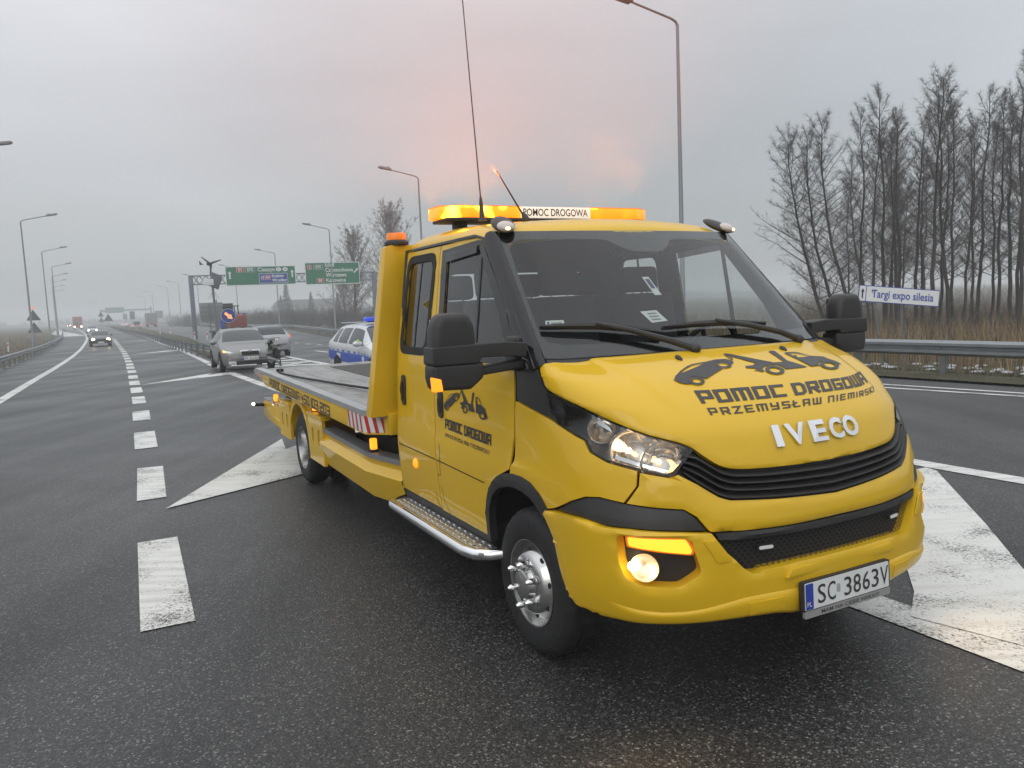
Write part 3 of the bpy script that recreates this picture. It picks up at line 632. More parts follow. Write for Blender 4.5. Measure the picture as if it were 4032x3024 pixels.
# ---- grey sign seen from behind, wind-turbine pole, blue keep-right sign
k=2.0
sx_,sy_=-14.4*1.62,38.2*1.62
s=empty('road_sign',(sx_,sy_,gz(sx_,sy_)),ROADA,'grey back of a square road sign on a thin post by the median','road sign')
z0=gz(sx_,sy_); B0=1.7645+(1.52-1.7645)*1.62-z0; B1=1.7645+(2.385-1.7645)*1.62-z0
MB().box((0,0,(B0+B1)/2),(1.72,.03,B1-B0)).build('sign_back',BACK,s,bevel=.01)
b=MB(); 
for z in (B0+.35,B0+.7,B1-.35): b.box((0,-.03,z),(1.6,.03,.05))
b.build('bracket',STEEL_D,s); MB().cyl((-.14,-.06,0),(-.14,-.06,B1-.1),.045,8).build('post',STEEL_D,s); MB().cyl((.42,.05,0),(.42,.05,B1+.2),.06,8).build('post',STEEL_D,s)
tx_,ty_=-11.62*1.75,31.17*1.75; zt=gz(tx_,ty_)
s=empty('weather_mast',(tx_,ty_,zt),ROADA,'slim mast with small wind turbine, solar panel and white box','weather mast')
H=lambda z:1.7645+(z-1.7645)*1.75-zt
MB().tube([(0.05,0,0),(0,0,H(2.9)),(-.06,0,H(3.75))],[.09,.075,.045],10).build('pole',STEEL_D,s)
DARK=pm('dark_plastic',(.018,.018,.02),.5,var=.1)
b=MB(); b.sphere((-.1,-.05,H(3.78)),(.2,.12,.12)); b.prism([(-.55,H(3.78)),(-.75,H(3.92)),(-.72,H(3.74)),(-.45,H(3.76))],'y',-.03,.03); b.build('turbine_body',DARK,s)
for a in (R(20),R(140),R(262)):
    b=MB(); b.prism([(0,-.05),(.75,-.02),(.75,.03),(.1,.10)],'y',-.015,.015)
    o=b.build('turbine_blade',DARK,s); o.location=(-.02,-.16,H(3.78)); o.rotation_euler=(0,-a,0)
o=MB().box((0,0,0),(.72,1.15,.05)).build('solar_panel',pm('solar_cell',(.05,.055,.07),.2,var=.2,scale=12),s,bevel=.005); o.location=(.22,.16,H(3.12)); o.rotation_euler=(R(62),R(26),R(6))
MB().box((-.30,-.42,H(3.06)),(.66,.3,.42)).build('equipment_box',WHITE,s,bevel=.02)
b=MB()
for a in (-.35,-.2,.2,.38): b.cyl((0,0,H(2.75)),(a,-.05,H(2.42)),.008,4)
b.cyl((-.1,0,H(2.76)),(.1,0,H(2.76)),.02,5); b.build('sensor_arm',STEEL_D,s)
bx_,by_=-11.5*1.62,32.3*1.62; zb=gz(bx_,by_)
s=empty('keep_right_sign',(bx_,by_,zb),ROADA,'round blue sign with a lit orange arrow pointing down right','road sign')
c_=1.7645+(1.73-1.7645)*1.62-zb; rr=.47
MB().lathe([(0,.02),(rr,.02),(rr,-.02),(0,-.02)],(0,0,c_),'y',32).build('sign_back',BACK,s)
MB().lathe([(rr,-.03),(rr,-.021),(0,-.021),(0,-.03),(rr,-.03)],(0,0,c_),'y',32).build('sign_border',WHITE,s,smooth=False)
MB().lathe([(0,-.036),(rr*.955,-.036),(rr*.955,-.031),(0,-.031)],(0,0,c_),'y',32).build('sign_face',BLUE,s,smooth=False)
LEDO=emitm('amber_led',(1,.36,.06),1.5); 
po=[(-.62,-.14),(.12,-.14),(.12,-.36),(.72,0),(.12,.36),(.12,.14),(-.62,.14)]; c,q=math.cos(R(-42)),math.sin(R(-42))
ap=[(rr*.92*(a*c-b_*q),c_+rr*.92*(a*q+b_*c)) for a,b_ in po]; MB().prism(ap,'y',-.046,-.04).build('arrow',WHITE,s,smooth=False)
MB().tube([(a,-.055,z) for a,z in ap],.025,6,closed=True).build('arrow_lights',LEDO,s)
MB().cyl((0,.05,0),(0,.05,c_+.3),.04,8).build('post',STEEL_D,s)
# ---- delineator posts
def delin(x,y,label,cap=True):
    s=empty('marker_post',(x,y,gz(x,y)),ROADA,label,'marker post','red and white marker posts')
    MB().prism(rrect(-.07,0,.07,.85,.03),'y',-.05,.05).build('post_body',WHITE,s,bevel=.01); MB().box((0,-.053,.62),(.1,.012,.26)).build('reflector',RED,s); return s
for x,y,l in ((-33.03,82.36,'red and white marker post at the gantry column foot'),(-31.0,80.5,'red and white marker post right of the gantry column'),(-45.3,70.9,'red and white marker post behind the left barrier'),(-52.3,117.7,'distant marker post left of the median'),(-50.2,116.4,'distant marker post right of its twin on the median')): delin(x,y,l)
# ---- warning triangles on the left bank, seen from behind
def tri_sign(x,y,label,zs,lamp,w_=1.25,mat=None):
    s=empty('warning_sign',(x,y,gz(x,y)),ROADA,label,'warning sign','triangular warning signs seen from behind')
    mat=mat or pm('dark_sign_back',(.06,.065,.068),.6)
    for z in zs: MB().prism(rounded([(-w_/2,z),(w_/2,z),(0,z+w_*.86)],.12,3),'y',-.02,.02).build('sign_back',mat,s,smooth=False)
    MB().cyl((0,.05,0),(0,.05,zs[0]+1.0),.05,8).build('post',STEEL_D,s)
    if lamp: MB().sphere((0,0,zs[-1]+w_*.86+.18),.16).build('warning_lamp',emitm('red_glow',(1,.12,.03),1.2),s)
tri_sign(-65.4,108.5,'two stacked warning triangles with a lamp, left roadside bank',(1.15,2.85),True,1.75)
tri_sign(-93.5,184,'dark warning triangle on the median near the white van',(2.2,),False,2.0)
tri_sign(-120,232,'small distant pair of dark triangles left of the far gantry',(2.0,3.6),False,1.6)
for x,y,l,w_,h_ in ((-165,372,'small square dark sign far off by the far road end',3.4,3.4),(-185,380,'narrow dark sign left of the square far sign',1.8,2.8),(-128,268,'dark blue double sign on the far median',1.6,2.6)):
    s=empty('road_sign',(x,y,gz(x,y)),ROADA,l,'road sign'); MB().box((0,0,2.4+h_/2),(w_,.08,h_)).build('sign_back',pm('dark_sign_back',(.06,.065,.068),.6),s); MB().cyl((0,.1,0),(0,.1,2.6),.09,6).build('post',STEEL_D,s)
# ---- leaning fair sign on two bent posts at the right
s=empty('fair_sign',(9.45,19.0,gz(9.45,19)),0,'leaning white sign reading Targi expo silesia on two posts','road sign')
zz=gz(9.45,19.0); ang=math.atan2(-.22,1.86)
TB=pm('sign_ink_blue',(.03,.06,.36),.45); BLK=pm('sign_black',(.01,.01,.01),.5)
face=bpy.data.objects.new('sign_panel',None)
def fs(name,b,mat,bev=0,y=0):
    o=b.build(name,mat,s,bevel=bev,smooth=False); o.location=(-.03,0,1.515-zz); o.rotation_euler=(R(-4),-ang,R(-4)); return o
fs('sign_back',MB().prism(rrect(-.95,-.20,.95,.20,.02),'y',-.004,.02),BACK); fs('sign_border',MB().prism(rrect(-.95,-.20,.95,.20,.02),'y',-.012,-.006),TB); fs('sign_face',MB().prism(rrect(-.765,-.18,.935,.18,.01),'y',-.02,-.014),WHITE); fs('arrow_panel',MB().prism(rrect(-.935,-.18,-.785,.18,.01),'y',-.02,-.014),WHITE)
fs('arrow',MB().prism([(-.86,.12),(-.815,.03),(-.845,.045),(-.845,-.12),(-.875,-.12),(-.875,.045),(-.905,.03)],'y',-.027,-.023),BLK)
V,F=text_mesh('Targi expo silesia',.27,'CENTER',offset=.004,sx=.77); b=MB(); b.add([(x+.085,-.025,y) for x,y,_ in V],F); fs('lettering',b,TB)
for x0,x1 in ((-.62,-.33),(.09,.16)):
    o=MB().tube([(x1,.14,-.05),(x0-.03,.05,1.68-zz-(.0 if x0<0 else .08))],.032,8).build('post',STEEL,s)
# ================================================================== trees and scrub
BARK=noise_mix('bark',[(.026,.022,.019),(.06,.052,.045),(.095,.084,.074)],9,5,.95,.5,30,stretch=(1,1,.25)); TWIG=pm('twig_bark',(.062,.049,.043),.9,var=.25,scale=2); WILLOW=pm('willow_bark',(.13,.085,.066),.9,var=.2,scale=2); SCRUB=pm('scrub_twigs',(.055,.043,.036),.9,var=.3,scale=.4)
class Strands:
    """thin twigs as tapered ribbons / 3-sided rods, numpy-built"""
    def __init__(s): s.A=[];s.B=[];s.ra=[];s.rb=[]
    def add(s,a,b,ra,rb): s.A.append(a);s.B.append(b);s.ra.append(ra);s.rb.append(rb)
    def arr(s,sides=3):
        A=np.array(s.A);B=np.array(s.B);ra=np.array(s.ra)[:,None];rb=np.array(s.rb)[:,None]
        t=B-A; t/=np.maximum(np.linalg.norm(t,axis=1,keepdims=True),1e-9)
        h=np.where(np.abs(t[:,2:3])<.9,np.array([[0,0,1.]]),np.array([[1.,0,0]])); u=np.cross(t,h); u/=np.linalg.norm(u,axis=1,keepdims=True); v=np.cross(t,u)
        n=len(A); V=np.zeros((n,2*sides,3))
        for k in range(sides):
            a=2*math.pi*k/sides; d=math.cos(a)*u+math.sin(a)*v; V[:,k]=A+d*ra; V[:,sides+k]=B+d*rb
        b=np.arange(n)*2*sides; Fq=[]
        for k in range(sides):
            l=(k+1)%sides; Fq.append(np.stack([b+k,b+l,b+sides+l,b+sides+k],1))
        return V.reshape(-1,3),np.concatenate(Fq)
def fast_mesh(name,V,Fq,mat,parent=None):
    me=bpy.data.meshes.new(name); me.vertices.add(len(V)); me.vertices.foreach_set('co',V.astype(np.float32).ravel())
    me.loops.add(Fq.size); me.loops.foreach_set('vertex_index',Fq.astype(np.int32).ravel()); me.polygons.add(len(Fq)); me.polygons.foreach_set('loop_start',(np.arange(len(Fq))*Fq.shape[1]).astype(np.int32)); me.update(calc_edges=True); me.validate(); me.shade_smooth()
    return link(name,me,mat,parent)
def rot_about(d,ax,a):
    d=np.array(d);ax=np.array(ax); return d*math.cos(a)+np.cross(ax,d)*math.sin(a)+ax*(ax@d)*(1-math.cos(a))
def norm(v): v=np.array(v,float); return v/max(1e-9,np.linalg.norm(v))
def grow(seed,H,lean=(0,0),r0=.095,nb=52,spread=.27,start=.16,up=.75,sub=11,tw=10,tr=.0027):
    rg=np.random.default_rng(seed)
    # trunk
    n=16; pts=[]; x=y=0; dx=lean[0]/n;dy=lean[1]/n; wob=rg.normal(0,.010*H,(n+1,2)); 
    for i in range(n+1):
        f=i/n; pts.append(np.array([lean[0]*(1-(1-f)**1.9)+wob[:i+1,0].sum()*.35,lean[1]*(1-(1-f)**1.9)+wob[:i+1,1].sum()*.35,H*f]))
    rad=[r0*(1-i/n)**.85+.010 for i in range(n+1)]
    tb=MB(); tb.tube(pts,rad,8)
    S_=Strands(); T_=Strands()
    for k in range(nb):
        f=start+(1-start)*((k+rg.random())/nb)**.85; i=min(n-1,int(f*n)); g=f*n-i; p=pts[i]*(1-g)+pts[i+1]*g; rb=rad[i]*(1-g)+rad[i+1]*g
        az=k*2.39996+rg.normal(0,.4); el=R(rg.uniform(8,40)+28*f); ln=H*spread*(1.12-f)**.62*rg.uniform(.6,1.15)*(1 if f>.3 else .85)
        d=np.array([math.cos(az)*math.cos(el),math.sin(az)*math.cos(el),math.sin(el)]); m=5; q=p.copy(); rr=min(rb*.45,.006+.0058*ln)
        for j in range(m):
            d=norm(d+np.array([0,0,.10*up])+rg.normal(0,.09,3)); q2=q+d*ln/m; r1=rr*(1-j/m)+.0035; r2=rr*(1-(j+1)/m)+.0035
            S_.add(q,q2,r1,r2)
            for s_ in range(sub//4+(1 if rg.random()<(sub%4)/4 else 0)):
                g2=rg.random(); b=q+(q2-q)*g2; sd=norm(d+rg.normal(0,.62,3)+np.array([0,0,.12])); sl=ln*.34*(1.15-j/m)*rg.uniform(.5,1.1); b2=b+sd*sl*.5; sd2=norm(sd+rg.normal(0,.22,3)+np.array([0,0,.1])); b3=b2+sd2*sl*.5
                S_.add(b,b2,.0048,.0038); S_.add(b2,b3,.0038,.0026)
                for w_ in range(tw):
                    g3=rg.random(); c=b+(b2-b)*g3*2 if g3<.5 else b2+(b3-b2)*(g3*2-1); td=norm(sd2+rg.normal(0,.65,3)); T_.add(c,c+td*rg.uniform(.10,.34),tr,tr*.5)
            q=q2
    return tb,S_,T_
_tree=[]
def tree_proto(seed,mat=TWIG,**kw):
    tb,S_,T_=grow(seed,**kw); o=tb.build('trunk',BARK if mat is TWIG else WILLOW); V1,F1=S_.arr(4); V2,F2=T_.arr(3)
    return o,(V1,F1,V2,F2),mat
def crown_mesh(d,mat):
    V1,F1,V2,F2=d; V=np.concatenate([V1,V2]); F=np.concatenate([F1,F2+len(V1)]); return fast_mesh('crown',V,F,mat)
protos=[]
specs=[dict(H=9.3,lean=(-2.0,.2),nb=56,spread=.38,start=.07,up=.5),dict(H=10.3,lean=(-1.6,.2),nb=48,spread=.32,start=.12,up=.6),dict(H=11.5,lean=(-.9,0),nb=44,spread=.27,start=.20),dict(H=12.3,lean=(-.5,.3),nb=46,spread=.26,start=.22),dict(H=10.8,lean=(.2,-.3),nb=42,spread=.27,start=.22),dict(H=12.6,lean=(.1,.2),nb=48,spread=.25,start=.22)]
for i,sp in enumerate(specs):
    o,d,m=tree_proto(11+i,**sp); c=crown_mesh(d,m); protos.append((o,c))
used=set()
def plant(k,x,y,sc,rz,label,name='bare_tree',group='bare trees beyond the barrier'):
    root=empty(name,(x,y,gz(x,y)-.1),rz,label,'tree',group); t,c=protos[k]
    for src in (t,c):
        if (k,src.name) in used: share(src.name.split('.')[0],src,root)
        else: src.parent=root; used.add((k,src.name))
    root.scale=(sc,sc,sc); return root
# front row, from the left edge of the wood to the right edge of the photo: heights rise towards the right
ORD='first second third fourth fifth sixth seventh eighth ninth tenth eleventh twelfth thirteenth fourteenth fifteenth sixteenth seventeenth eighteenth nineteenth twentieth twenty-first twenty-second twenty-third twenty-fourth twenty-fifth twenty-sixth twenty-seventh twenty-eighth twenty-ninth thirtieth'.split()
rt=random.Random(5); trow=[]
for i in range(30):
    bx=.408+.0107*i+rt.uniform(-.004,.004); d=36+rt.uniform(-3.5,4.5) if i>1 else 36.5
    h=float(np.interp(bx,[.40,.44,.49,.56,.62,.70],[8.5,9.4,10.4,9.9,10.6,10.6]))*(rt.uniform(.80,1.04) if i%3 else rt.uniform(.98,1.05))
    k=0 if i==0 else 1 if i in (1,3) else [2,3,4,5][rt.randrange(4)]
    trow.append((bx*d,d,k,h/specs[k]['H'],0 if i<4 else rt.uniform(0,6.28)))
for i,(x,y,k,sc,rz) in enumerate(trow):
    lab='leftmost bare tree of the wood, leaning left beside the cab' if i==0 else 'second bare tree from the left, leaning towards the truck' if i==1 else ORD[i]+' bare trunk from the left in the front row, '+('left of the fair sign' if i<6 else 'behind the fair sign' if i<14 else 'right of the fair sign' if i<24 else 'by the right photo edge')
    plant(k,x,y,sc,rz,lab)
for i in range(11):
    x=22+i*2.1+random.uniform(-.7,.7); y=50+random.uniform(-5,9); plant([1,2,4,5,3][i%5],x,y,random.uniform(.8,1.0),random.uniform(0,6),['leftmost','second','third','fourth','fifth','sixth','seventh','eighth','ninth','tenth','rightmost'][i]+' bare tree from the left in the misty rear row')
# willows behind the green signs
o,d,m=tree_proto(40,WILLOW,H=10.5,lean=(.3,0),nb=90,spread=.60,start=.06,up=1.3,r0=.2,tr=.011,sub=11,tw=8); c=crown_mesh(d,m); protos.append((o,c))
plant(6,-19.6,101,1.1,0,'broad pale bare willow right behind the green Katowice sign','willow_tree','pale willows behind the gantry'); plant(6,-14.0,97,1.3,2.1,'tall pale bare willow between green sign and truck headboard','willow_tree','pale willows behind the gantry'); plant(6,-24.5,118,.7,4,'low pale bush willow under the green Katowice sign','willow_tree','pale willows behind the gantry')
def twig_mass(name,B,hf,n,mat,label,r=.012,cat='bushes'):
    st=Strands()
    for (x,y) in B:
        h=hf*RNG.uniform(.5,1.15); z=gz(x,y)-.1
        for _ in range(n):
            a=RNG.uniform(0,6.28); e=RNG.uniform(.5,1.5); L_=h*RNG.uniform(.5,1); d=np.array([math.cos(a)*math.cos(e),math.sin(a)*math.cos(e),math.sin(e)]); p=np.array([x+RNG.normal(0,.35),y+RNG.normal(0,.35),z]); m_=p+d*L_*.6; q=m_+norm(d+RNG.normal(0,.35,3)+np.array([0,0,.3]))*L_*.4
            st.add(p,m_,r,r*.7); st.add(m_,q,r*.7,r*.3)
            for _k in range(3): st.add(m_+(q-m_)*RNG.random(),q+RNG.normal(0,.16*h,3),r*.5,r*.2)
    V,F=st.arr(3); return tag(fast_mesh(name,V,F,mat),label,cat,kind='stuff')
B_=[(9+RNG.uniform(0,34),26+RNG.uniform(0,30)) for _ in range(230)]; B_=[(x,y) for x,y in B_ if x>6+(y-26)*-.3+4]
twig_mass('undergrowth',B_,2.0,12,TWIG,'tangled brown undergrowth at the feet of the bare trees',.006)
B_=[]
for _ in range(420):
    f=RNG.random(); B_.append((-19-f*78+RNG.uniform(-3,12)+6,92+f*125+RNG.uniform(-4,14)))
twig_mass('roadside_scrub',B_,3.6,20,SCRUB,'misty brown scrub along the far right roadside',.022)
def conifer(x,y,h,label):
    s=empty('conifer',(x,y,gz(x,y)-.1),random.random()*6,label,'tree','misty conifers beyond the scrub'); MB().cyl((0,0,0),(0,0,h*.95),.12,6).build('trunk',BARK,s)
    st=Strands()
    for i in range(420):
        f=RNG.random()**.8; a=RNG.uniform(0,6.28); L_=(1-f)*h*.2+.15; p=np.array([0,0,h*(.08+.92*f)]); q=p+np.array([math.cos(a)*L_,math.sin(a)*L_,-L_*RNG.uniform(.1,.5)]); st.add(p,q,.05,.1)
    V,F=st.arr(3); fast_mesh('crown',V,F,pm('conifer_needles',(.022,.034,.026),.9,var=.3,scale=1),s)
for x,y,h,l in ((-66,235,12,'tallest misty conifer above the scrub by the blue sign'),(-60,240,8.5,'small misty conifer right of the tallest one'),(-53,245,8,'low misty conifer further right along the scrub'),(-72,250,8,'low misty conifer left of the tallest one')): conifer(x,y,h,l)
B_=[(RNG.uniform(-900,300),RNG.uniform(620,860)) for _ in range(420)]; B_=[b for b in B_ if math.hypot(*b)<905]
st=Strands()
for x,y in B_:
    h=RNG.uniform(2,6.5); 
    for _ in range(16): p=np.array([x+RNG.normal(0,4),y+RNG.normal(0,3),-.9]); st.add(p,p+np.array([RNG.normal(0,1),0,h*RNG.uniform(.4,1)]),.9,.35)
V,F=st.arr(3); tag(fast_mesh('far_woodland',V,F,SCRUB),'grey line of far woodland on the misty horizon','woodland',kind='stuff')
# low far bank with a pale shed roof in the mist beyond the scrub
b_=empty('farm_building',(-88,340,gz(-88,340)),.4,'faint long roofed building beyond the scrub in mist','building'); MB().box((0,0,2),(26,9,5)).build('wall',pm('pale_render',(.35,.34,.32),.8),b_); MB().prism([(-13.6,4.5),(13.6,4.5),(11,7.6),(-11,7.6)],'y',-5,5).build('roof',pm('grey_tiles',(.10,.095,.09),.8),b_)
# ================================================================== tow truck: body surfaces
def _cr(n,t,periodic=False):
    # catmull-rom weights for param t in [0,n-1]
    i=np.clip(np.floor(t).astype(int),0,n-2); f=t-i
    w=np.stack([-.5*f+f*f-.5*f**3, 1-2.5*f*f+1.5*f**3, .5*f+2*f*f-1.5*f**3, -.5*f*f+.5*f**3],-1)
    return i,w
class Net:
    def __init__(s,P,mirror0=True):
        P=np.array(P,float) # [v][u][3]
        # pad ends; u=0 is the mirror plane (y=0)
        L=P[:,1:2].copy(); 
        if mirror0: L=L*np.array([1,-1,1])
        else: L=2*P[:,0:1]-P[:,1:2]
        R=2*P[:,-1:]-P[:,-2:-1]
        P=np.concatenate([L,P,R],1)
        B=2*P[:1]-P[1:2]; T=2*P[-1:]-P[-2:-1]
        s.P=np.concatenate([B,P,T],0); s.nu=P.shape[1]-2; s.nv=P.shape[0]
    def ev(s,u,v):
        u=np.asarray(u,float);v=np.asarray(v,float)
        iu,wu=_cr(s.nu,u); iv,wv=_cr(s.nv,v)
        o=0
        for a in range(4):
            for b in range(4):
                o=o+(wv[...,a]*wu[...,b])[...,None]*s.P[iv+a,iu+b]
        return o
    def nrm(s,u,v,e=1e-3):
        du=s.ev(u+e,v)-s.ev(u-e,v); dv=s.ev(u,v+e)-s.ev(u,v-e)
        n=np.cross(du,dv); return n/np.maximum(np.linalg.norm(n,axis=-1,keepdims=True),1e-12)
# ---- lower cab body: hood, wings, bumper, doors to the belt. y positive half (left side); x forward
_side=lambda z,y:[(-.2,y,z),(-.62,y,z),(-1.2,y,z),(-1.84,y,z)]
BODY=Net([
 [(1.0,0,.375),(.99,.25,.375),(.95,.5,.375),(.855,.71,.375),(.715,.865,.375),(.51,.95,.375),(.25,.965,.375)]+_side(.375,.968),
 [(1.03,0,.44),(1.025,.25,.44),(.98,.5,.44),(.888,.72,.44),(.745,.88,.44),(.53,.965,.44),(.25,.978,.44)]+_side(.44,.978),
 [(1.045,0,.54),(1.035,.25,.54),(.99,.5,.54),(.905,.73,.54),(.76,.895,.54),(.54,.98,.54),(.25,.99,.54)]+_side(.54,.985),
 [(1.045,0,.70),(1.035,.25,.70),(.99,.5,.70),(.905,.73,.70),(.765,.90,.70),(.545,.99,.70),(.25,1.0,.70)]+_side(.70,.997),
 [(1.035,0,.82),(1.025,.25,.82),(.982,.5,.82),(.895,.73,.82),(.76,.90,.82),(.545,.992,.82),(.25,1.004,.82)]+_side(.82,1.003),
 [(1.01,0,.92),(1.0,.25,.92),(.955,.5,.92),(.87,.715,.92),(.73,.88,.92),(.52,.977,.92),(.25,1.002,.92)]+_side(.94,1.003),
 [(.975,0,1.01),(.965,.25,1.01),(.925,.5,1.01),(.845,.71,1.02),(.705,.87,1.02),(.50,.968,1.02),(.25,.992,1.01)]+_side(.975,.993),
 [(.945,0,1.10),(.933,.25,1.10),(.893,.5,1.10),(.815,.70,1.11),(.675,.86,1.12),(.46,.955,1.12),(.22,.982,1.12)]+_side(1.08,.988),
 [(.90,0,1.19),(.885,.25,1.19),(.845,.495,1.195),(.76,.69,1.21),(.62,.845,1.22),(.42,.94,1.23),(.19,.973,1.23)]+_side(1.20,.983),
 [(.80,0,1.285),(.785,.25,1.285),(.745,.48,1.285),(.67,.67,1.30),(.58,.84,1.305),(.41,.94,1.315),(.18,.978,1.335)]+_side(1.32,.976),
 [(.66,0,1.375),(.645,.24,1.375),(.605,.46,1.375),(.535,.64,1.385),(.46,.81,1.395),(.33,.92,1.405),(.16,.97,1.415)]+_side(1.42,.970),
 [(.50,0,1.435),(.49,.23,1.435),(.455,.44,1.44),(.395,.62,1.445),(.31,.77,1.45),(.215,.885,1.46),(.125,.945,1.465)]+_side(1.455,.967),
 [(.31,0,1.495),(.305,.22,1.495),(.285,.43,1.493),(.25,.61,1.49),(.20,.76,1.487),(.155,.875,1.485),(.11,.935,1.48)]+_side(1.49,.962),
])
def _ulev(z):
    xc=.36-(z-1.44)*1.07; xk=.165-(z-1.44)*.965; yk=.925-(z-1.44)*.145; ys=.968-(z-1.44)*.148
    r=[]
    for f in (0,.25,.5,.72,.88): 
        y=f*yk; r.append((xc-(xc-xk-.03)*f**2.3,y,z))
    r.append((xk,yk,z)); r.append((xk-.055,yk+(ys-yk)*.72,z)); r.append((xk-.13,ys,z))
    x0=xk-.13
    for f in (.33,.66,1): r.append((x0+(-1.84-x0)*f,ys,z))
    return r
UPPER=Net([_ulev(z) for z in (1.40,1.55,1.70,1.85,2.0,2.10,2.145,2.18)])
# roof: v rows go from front edge to the rear
def _rrow(x,zc,k):
    return [(x,0,zc),(x-.01*k,.25,zc-.004),(x-.035*k,.48,zc-.014),(x-.07*k,.66,zc-.026),(x-.10*k,.775,zc-.046),(x-.12*k,.84,zc-.085),(x-.13*k,.866,zc-.13)]
ROOF=Net([_rrow(-.385,2.135,1),_rrow(-.44,2.185,1),_rrow(-.56,2.228,.8),_rrow(-.80,2.255,.5),_rrow(-1.15,2.272,.2),_rrow(-1.55,2.275,0),_rrow(-1.76,2.262,0),_rrow(-1.84,2.22,0)])
PICT={'bed': [(0.964, 11.393), (1.092, 11.424), (1.165, 11.368), (0.94, 10.698), (1.163, 10.156), (0.49, 10.182), (0.516, 10.346), (0.467, 10.497), (0.309, 10.535), (0.082, 10.468), (-0.047, 10.351), (-0.089, 10.191), (-0.17, 10.176), (-0.224, 10.28), (-0.303, 10.277), (-0.255, 10.326), (-0.178, 10.343), (-0.16, 10.402), (-0.365, 10.5), (-0.329, 10.626), (-0.126, 10.622), (0.015, 10.736), (0.21, 10.81), (0.463, 10.742), (0.482, 10.679), (0.785, 10.634)], 'boom': [(-0.32, 11.482), (-0.249, 11.518), (-0.174, 11.488), (0.441, 10.748), (0.42, 10.667), (0.17, 10.63), (0.04, 10.771)], 'hook': [(-0.318, 11.461), (-0.268, 11.476), (-0.343, 11.126), (-0.19, 11.444), (-0.163, 11.438), (-0.342, 11.074), (-0.386, 11.085)], 'cab': [(1.301, 11.176), (1.44, 11.19), (1.715, 11.115), (1.934, 10.727), (2.175, 10.619), (2.368, 10.524), (2.347, 10.441), (2.428, 10.271), (2.512, 10.152), (2.55, 9.946), (2.415, 9.981), (2.354, 10.126), (2.185, 10.276), (1.887, 10.33), (1.674, 10.269), (1.605, 10.127), (1.298, 10.159)], 'cabwin': [(1.382, 11.121), (1.637, 11.067), (1.88, 10.738), (1.607, 10.735), (1.404, 10.789), (1.51, 10.928), (1.49, 10.964), (1.4, 10.915)], 'car': [(-2.288, 10.101), (-2.184, 10.29), (-1.935, 10.592), (-1.629, 10.886), (-1.461, 10.991), (-1.294, 11.044), (-1.055, 11.094), (-0.758, 11.187), (-0.498, 11.178), (-0.41, 11.039), (-0.439, 10.903), (-0.548, 10.845), (-0.574, 10.991), (-0.663, 11.076), (-0.823, 11.049), (-0.943, 10.927), (-0.993, 10.759), (-0.896, 10.602), (-1.547, 10.075), (-1.606, 10.157), (-1.704, 10.247), (-1.839, 10.231), (-1.951, 10.119), (-1.948, 9.976), (-1.964, 9.889), (-2.075, 9.876), (-2.216, 9.948)], 'carwin': [(-1.995, 10.438), (-1.82, 10.65), (-1.515, 10.91), (-1.327, 10.985), (-1.121, 11.011)], 'w1': [(0.37, 10.064), (0.283, 9.986), (0.177, 9.949), (0.072, 9.955), (-0.013, 10.004), (-0.06, 10.089), (-0.057, 10.199), (-0.003, 10.314), (0.093, 10.408), (0.209, 10.458), (0.319, 10.452), (0.399, 10.39), (0.436, 10.288), (0.425, 10.17)], 'w1i': [(0.288, 10.115), (0.238, 10.07), (0.177, 10.047), (0.116, 10.051), (0.068, 10.081), (0.042, 10.132), (0.044, 10.195), (0.075, 10.259), (0.128, 10.31), (0.192, 10.337), (0.254, 10.333), (0.301, 10.299), (0.324, 10.242), (0.319, 10.177)], 'w2': [(2.256, 9.891), (2.102, 9.847), (1.933, 9.838), (1.778, 9.865), (1.664, 9.926), (1.609, 10.017), (1.625, 10.125), (1.71, 10.227), (1.85, 10.296), (2.02, 10.315), (2.189, 10.274), (2.32, 10.186), (2.382, 10.075), (2.359, 9.97)], 'w2i': [(2.122, 9.969), (2.038, 9.94), (1.942, 9.934), (1.853, 9.95), (1.787, 9.987), (1.756, 10.041), (1.766, 10.102), (1.815, 10.157), (1.896, 10.194), (1.992, 10.204), (2.085, 10.184), (2.156, 10.137), (2.19, 10.077), (2.177, 10.017)], 'w3': [(-0.599, 10.731), (-0.671, 10.652), (-0.76, 10.608), (-0.851, 10.606), (-0.927, 10.648), (-0.973, 10.725), (-0.979, 10.822), (-0.942, 10.919), (-0.871, 10.997), (-0.778, 11.04), (-0.683, 11.041), (-0.606, 11.0), (-0.561, 10.925), (-0.56, 10.828)], 'w3i': [(-0.668, 10.771), (-0.709, 10.726), (-0.762, 10.701), (-0.816, 10.701), (-0.86, 10.726), (-0.888, 10.771), (-0.891, 10.827), (-0.871, 10.883), (-0.829, 10.927), (-0.776, 10.952), (-0.72, 10.952), (-0.675, 10.927), (-0.648, 10.883), (-0.646, 10.827)], 'w4': [(-1.645, 9.938), (-1.698, 9.867), (-1.771, 9.823), (-1.85, 9.814), (-1.92, 9.838), (-1.968, 9.895), (-1.982, 9.975), (-1.958, 10.065), (-1.901, 10.147), (-1.823, 10.201), (-1.74, 10.214), (-1.671, 10.182), (-1.629, 10.114), (-1.62, 10.026)], 'w4i': [(-1.711, 9.966), (-1.741, 9.927), (-1.782, 9.902), (-1.827, 9.897), (-1.867, 9.912), (-1.893, 9.945), (-1.901, 9.99), (-1.889, 10.039), (-1.858, 10.082), (-1.815, 10.11), (-1.769, 10.116), (-1.73, 10.099), (-1.704, 10.062), (-1.698, 10.015)]}
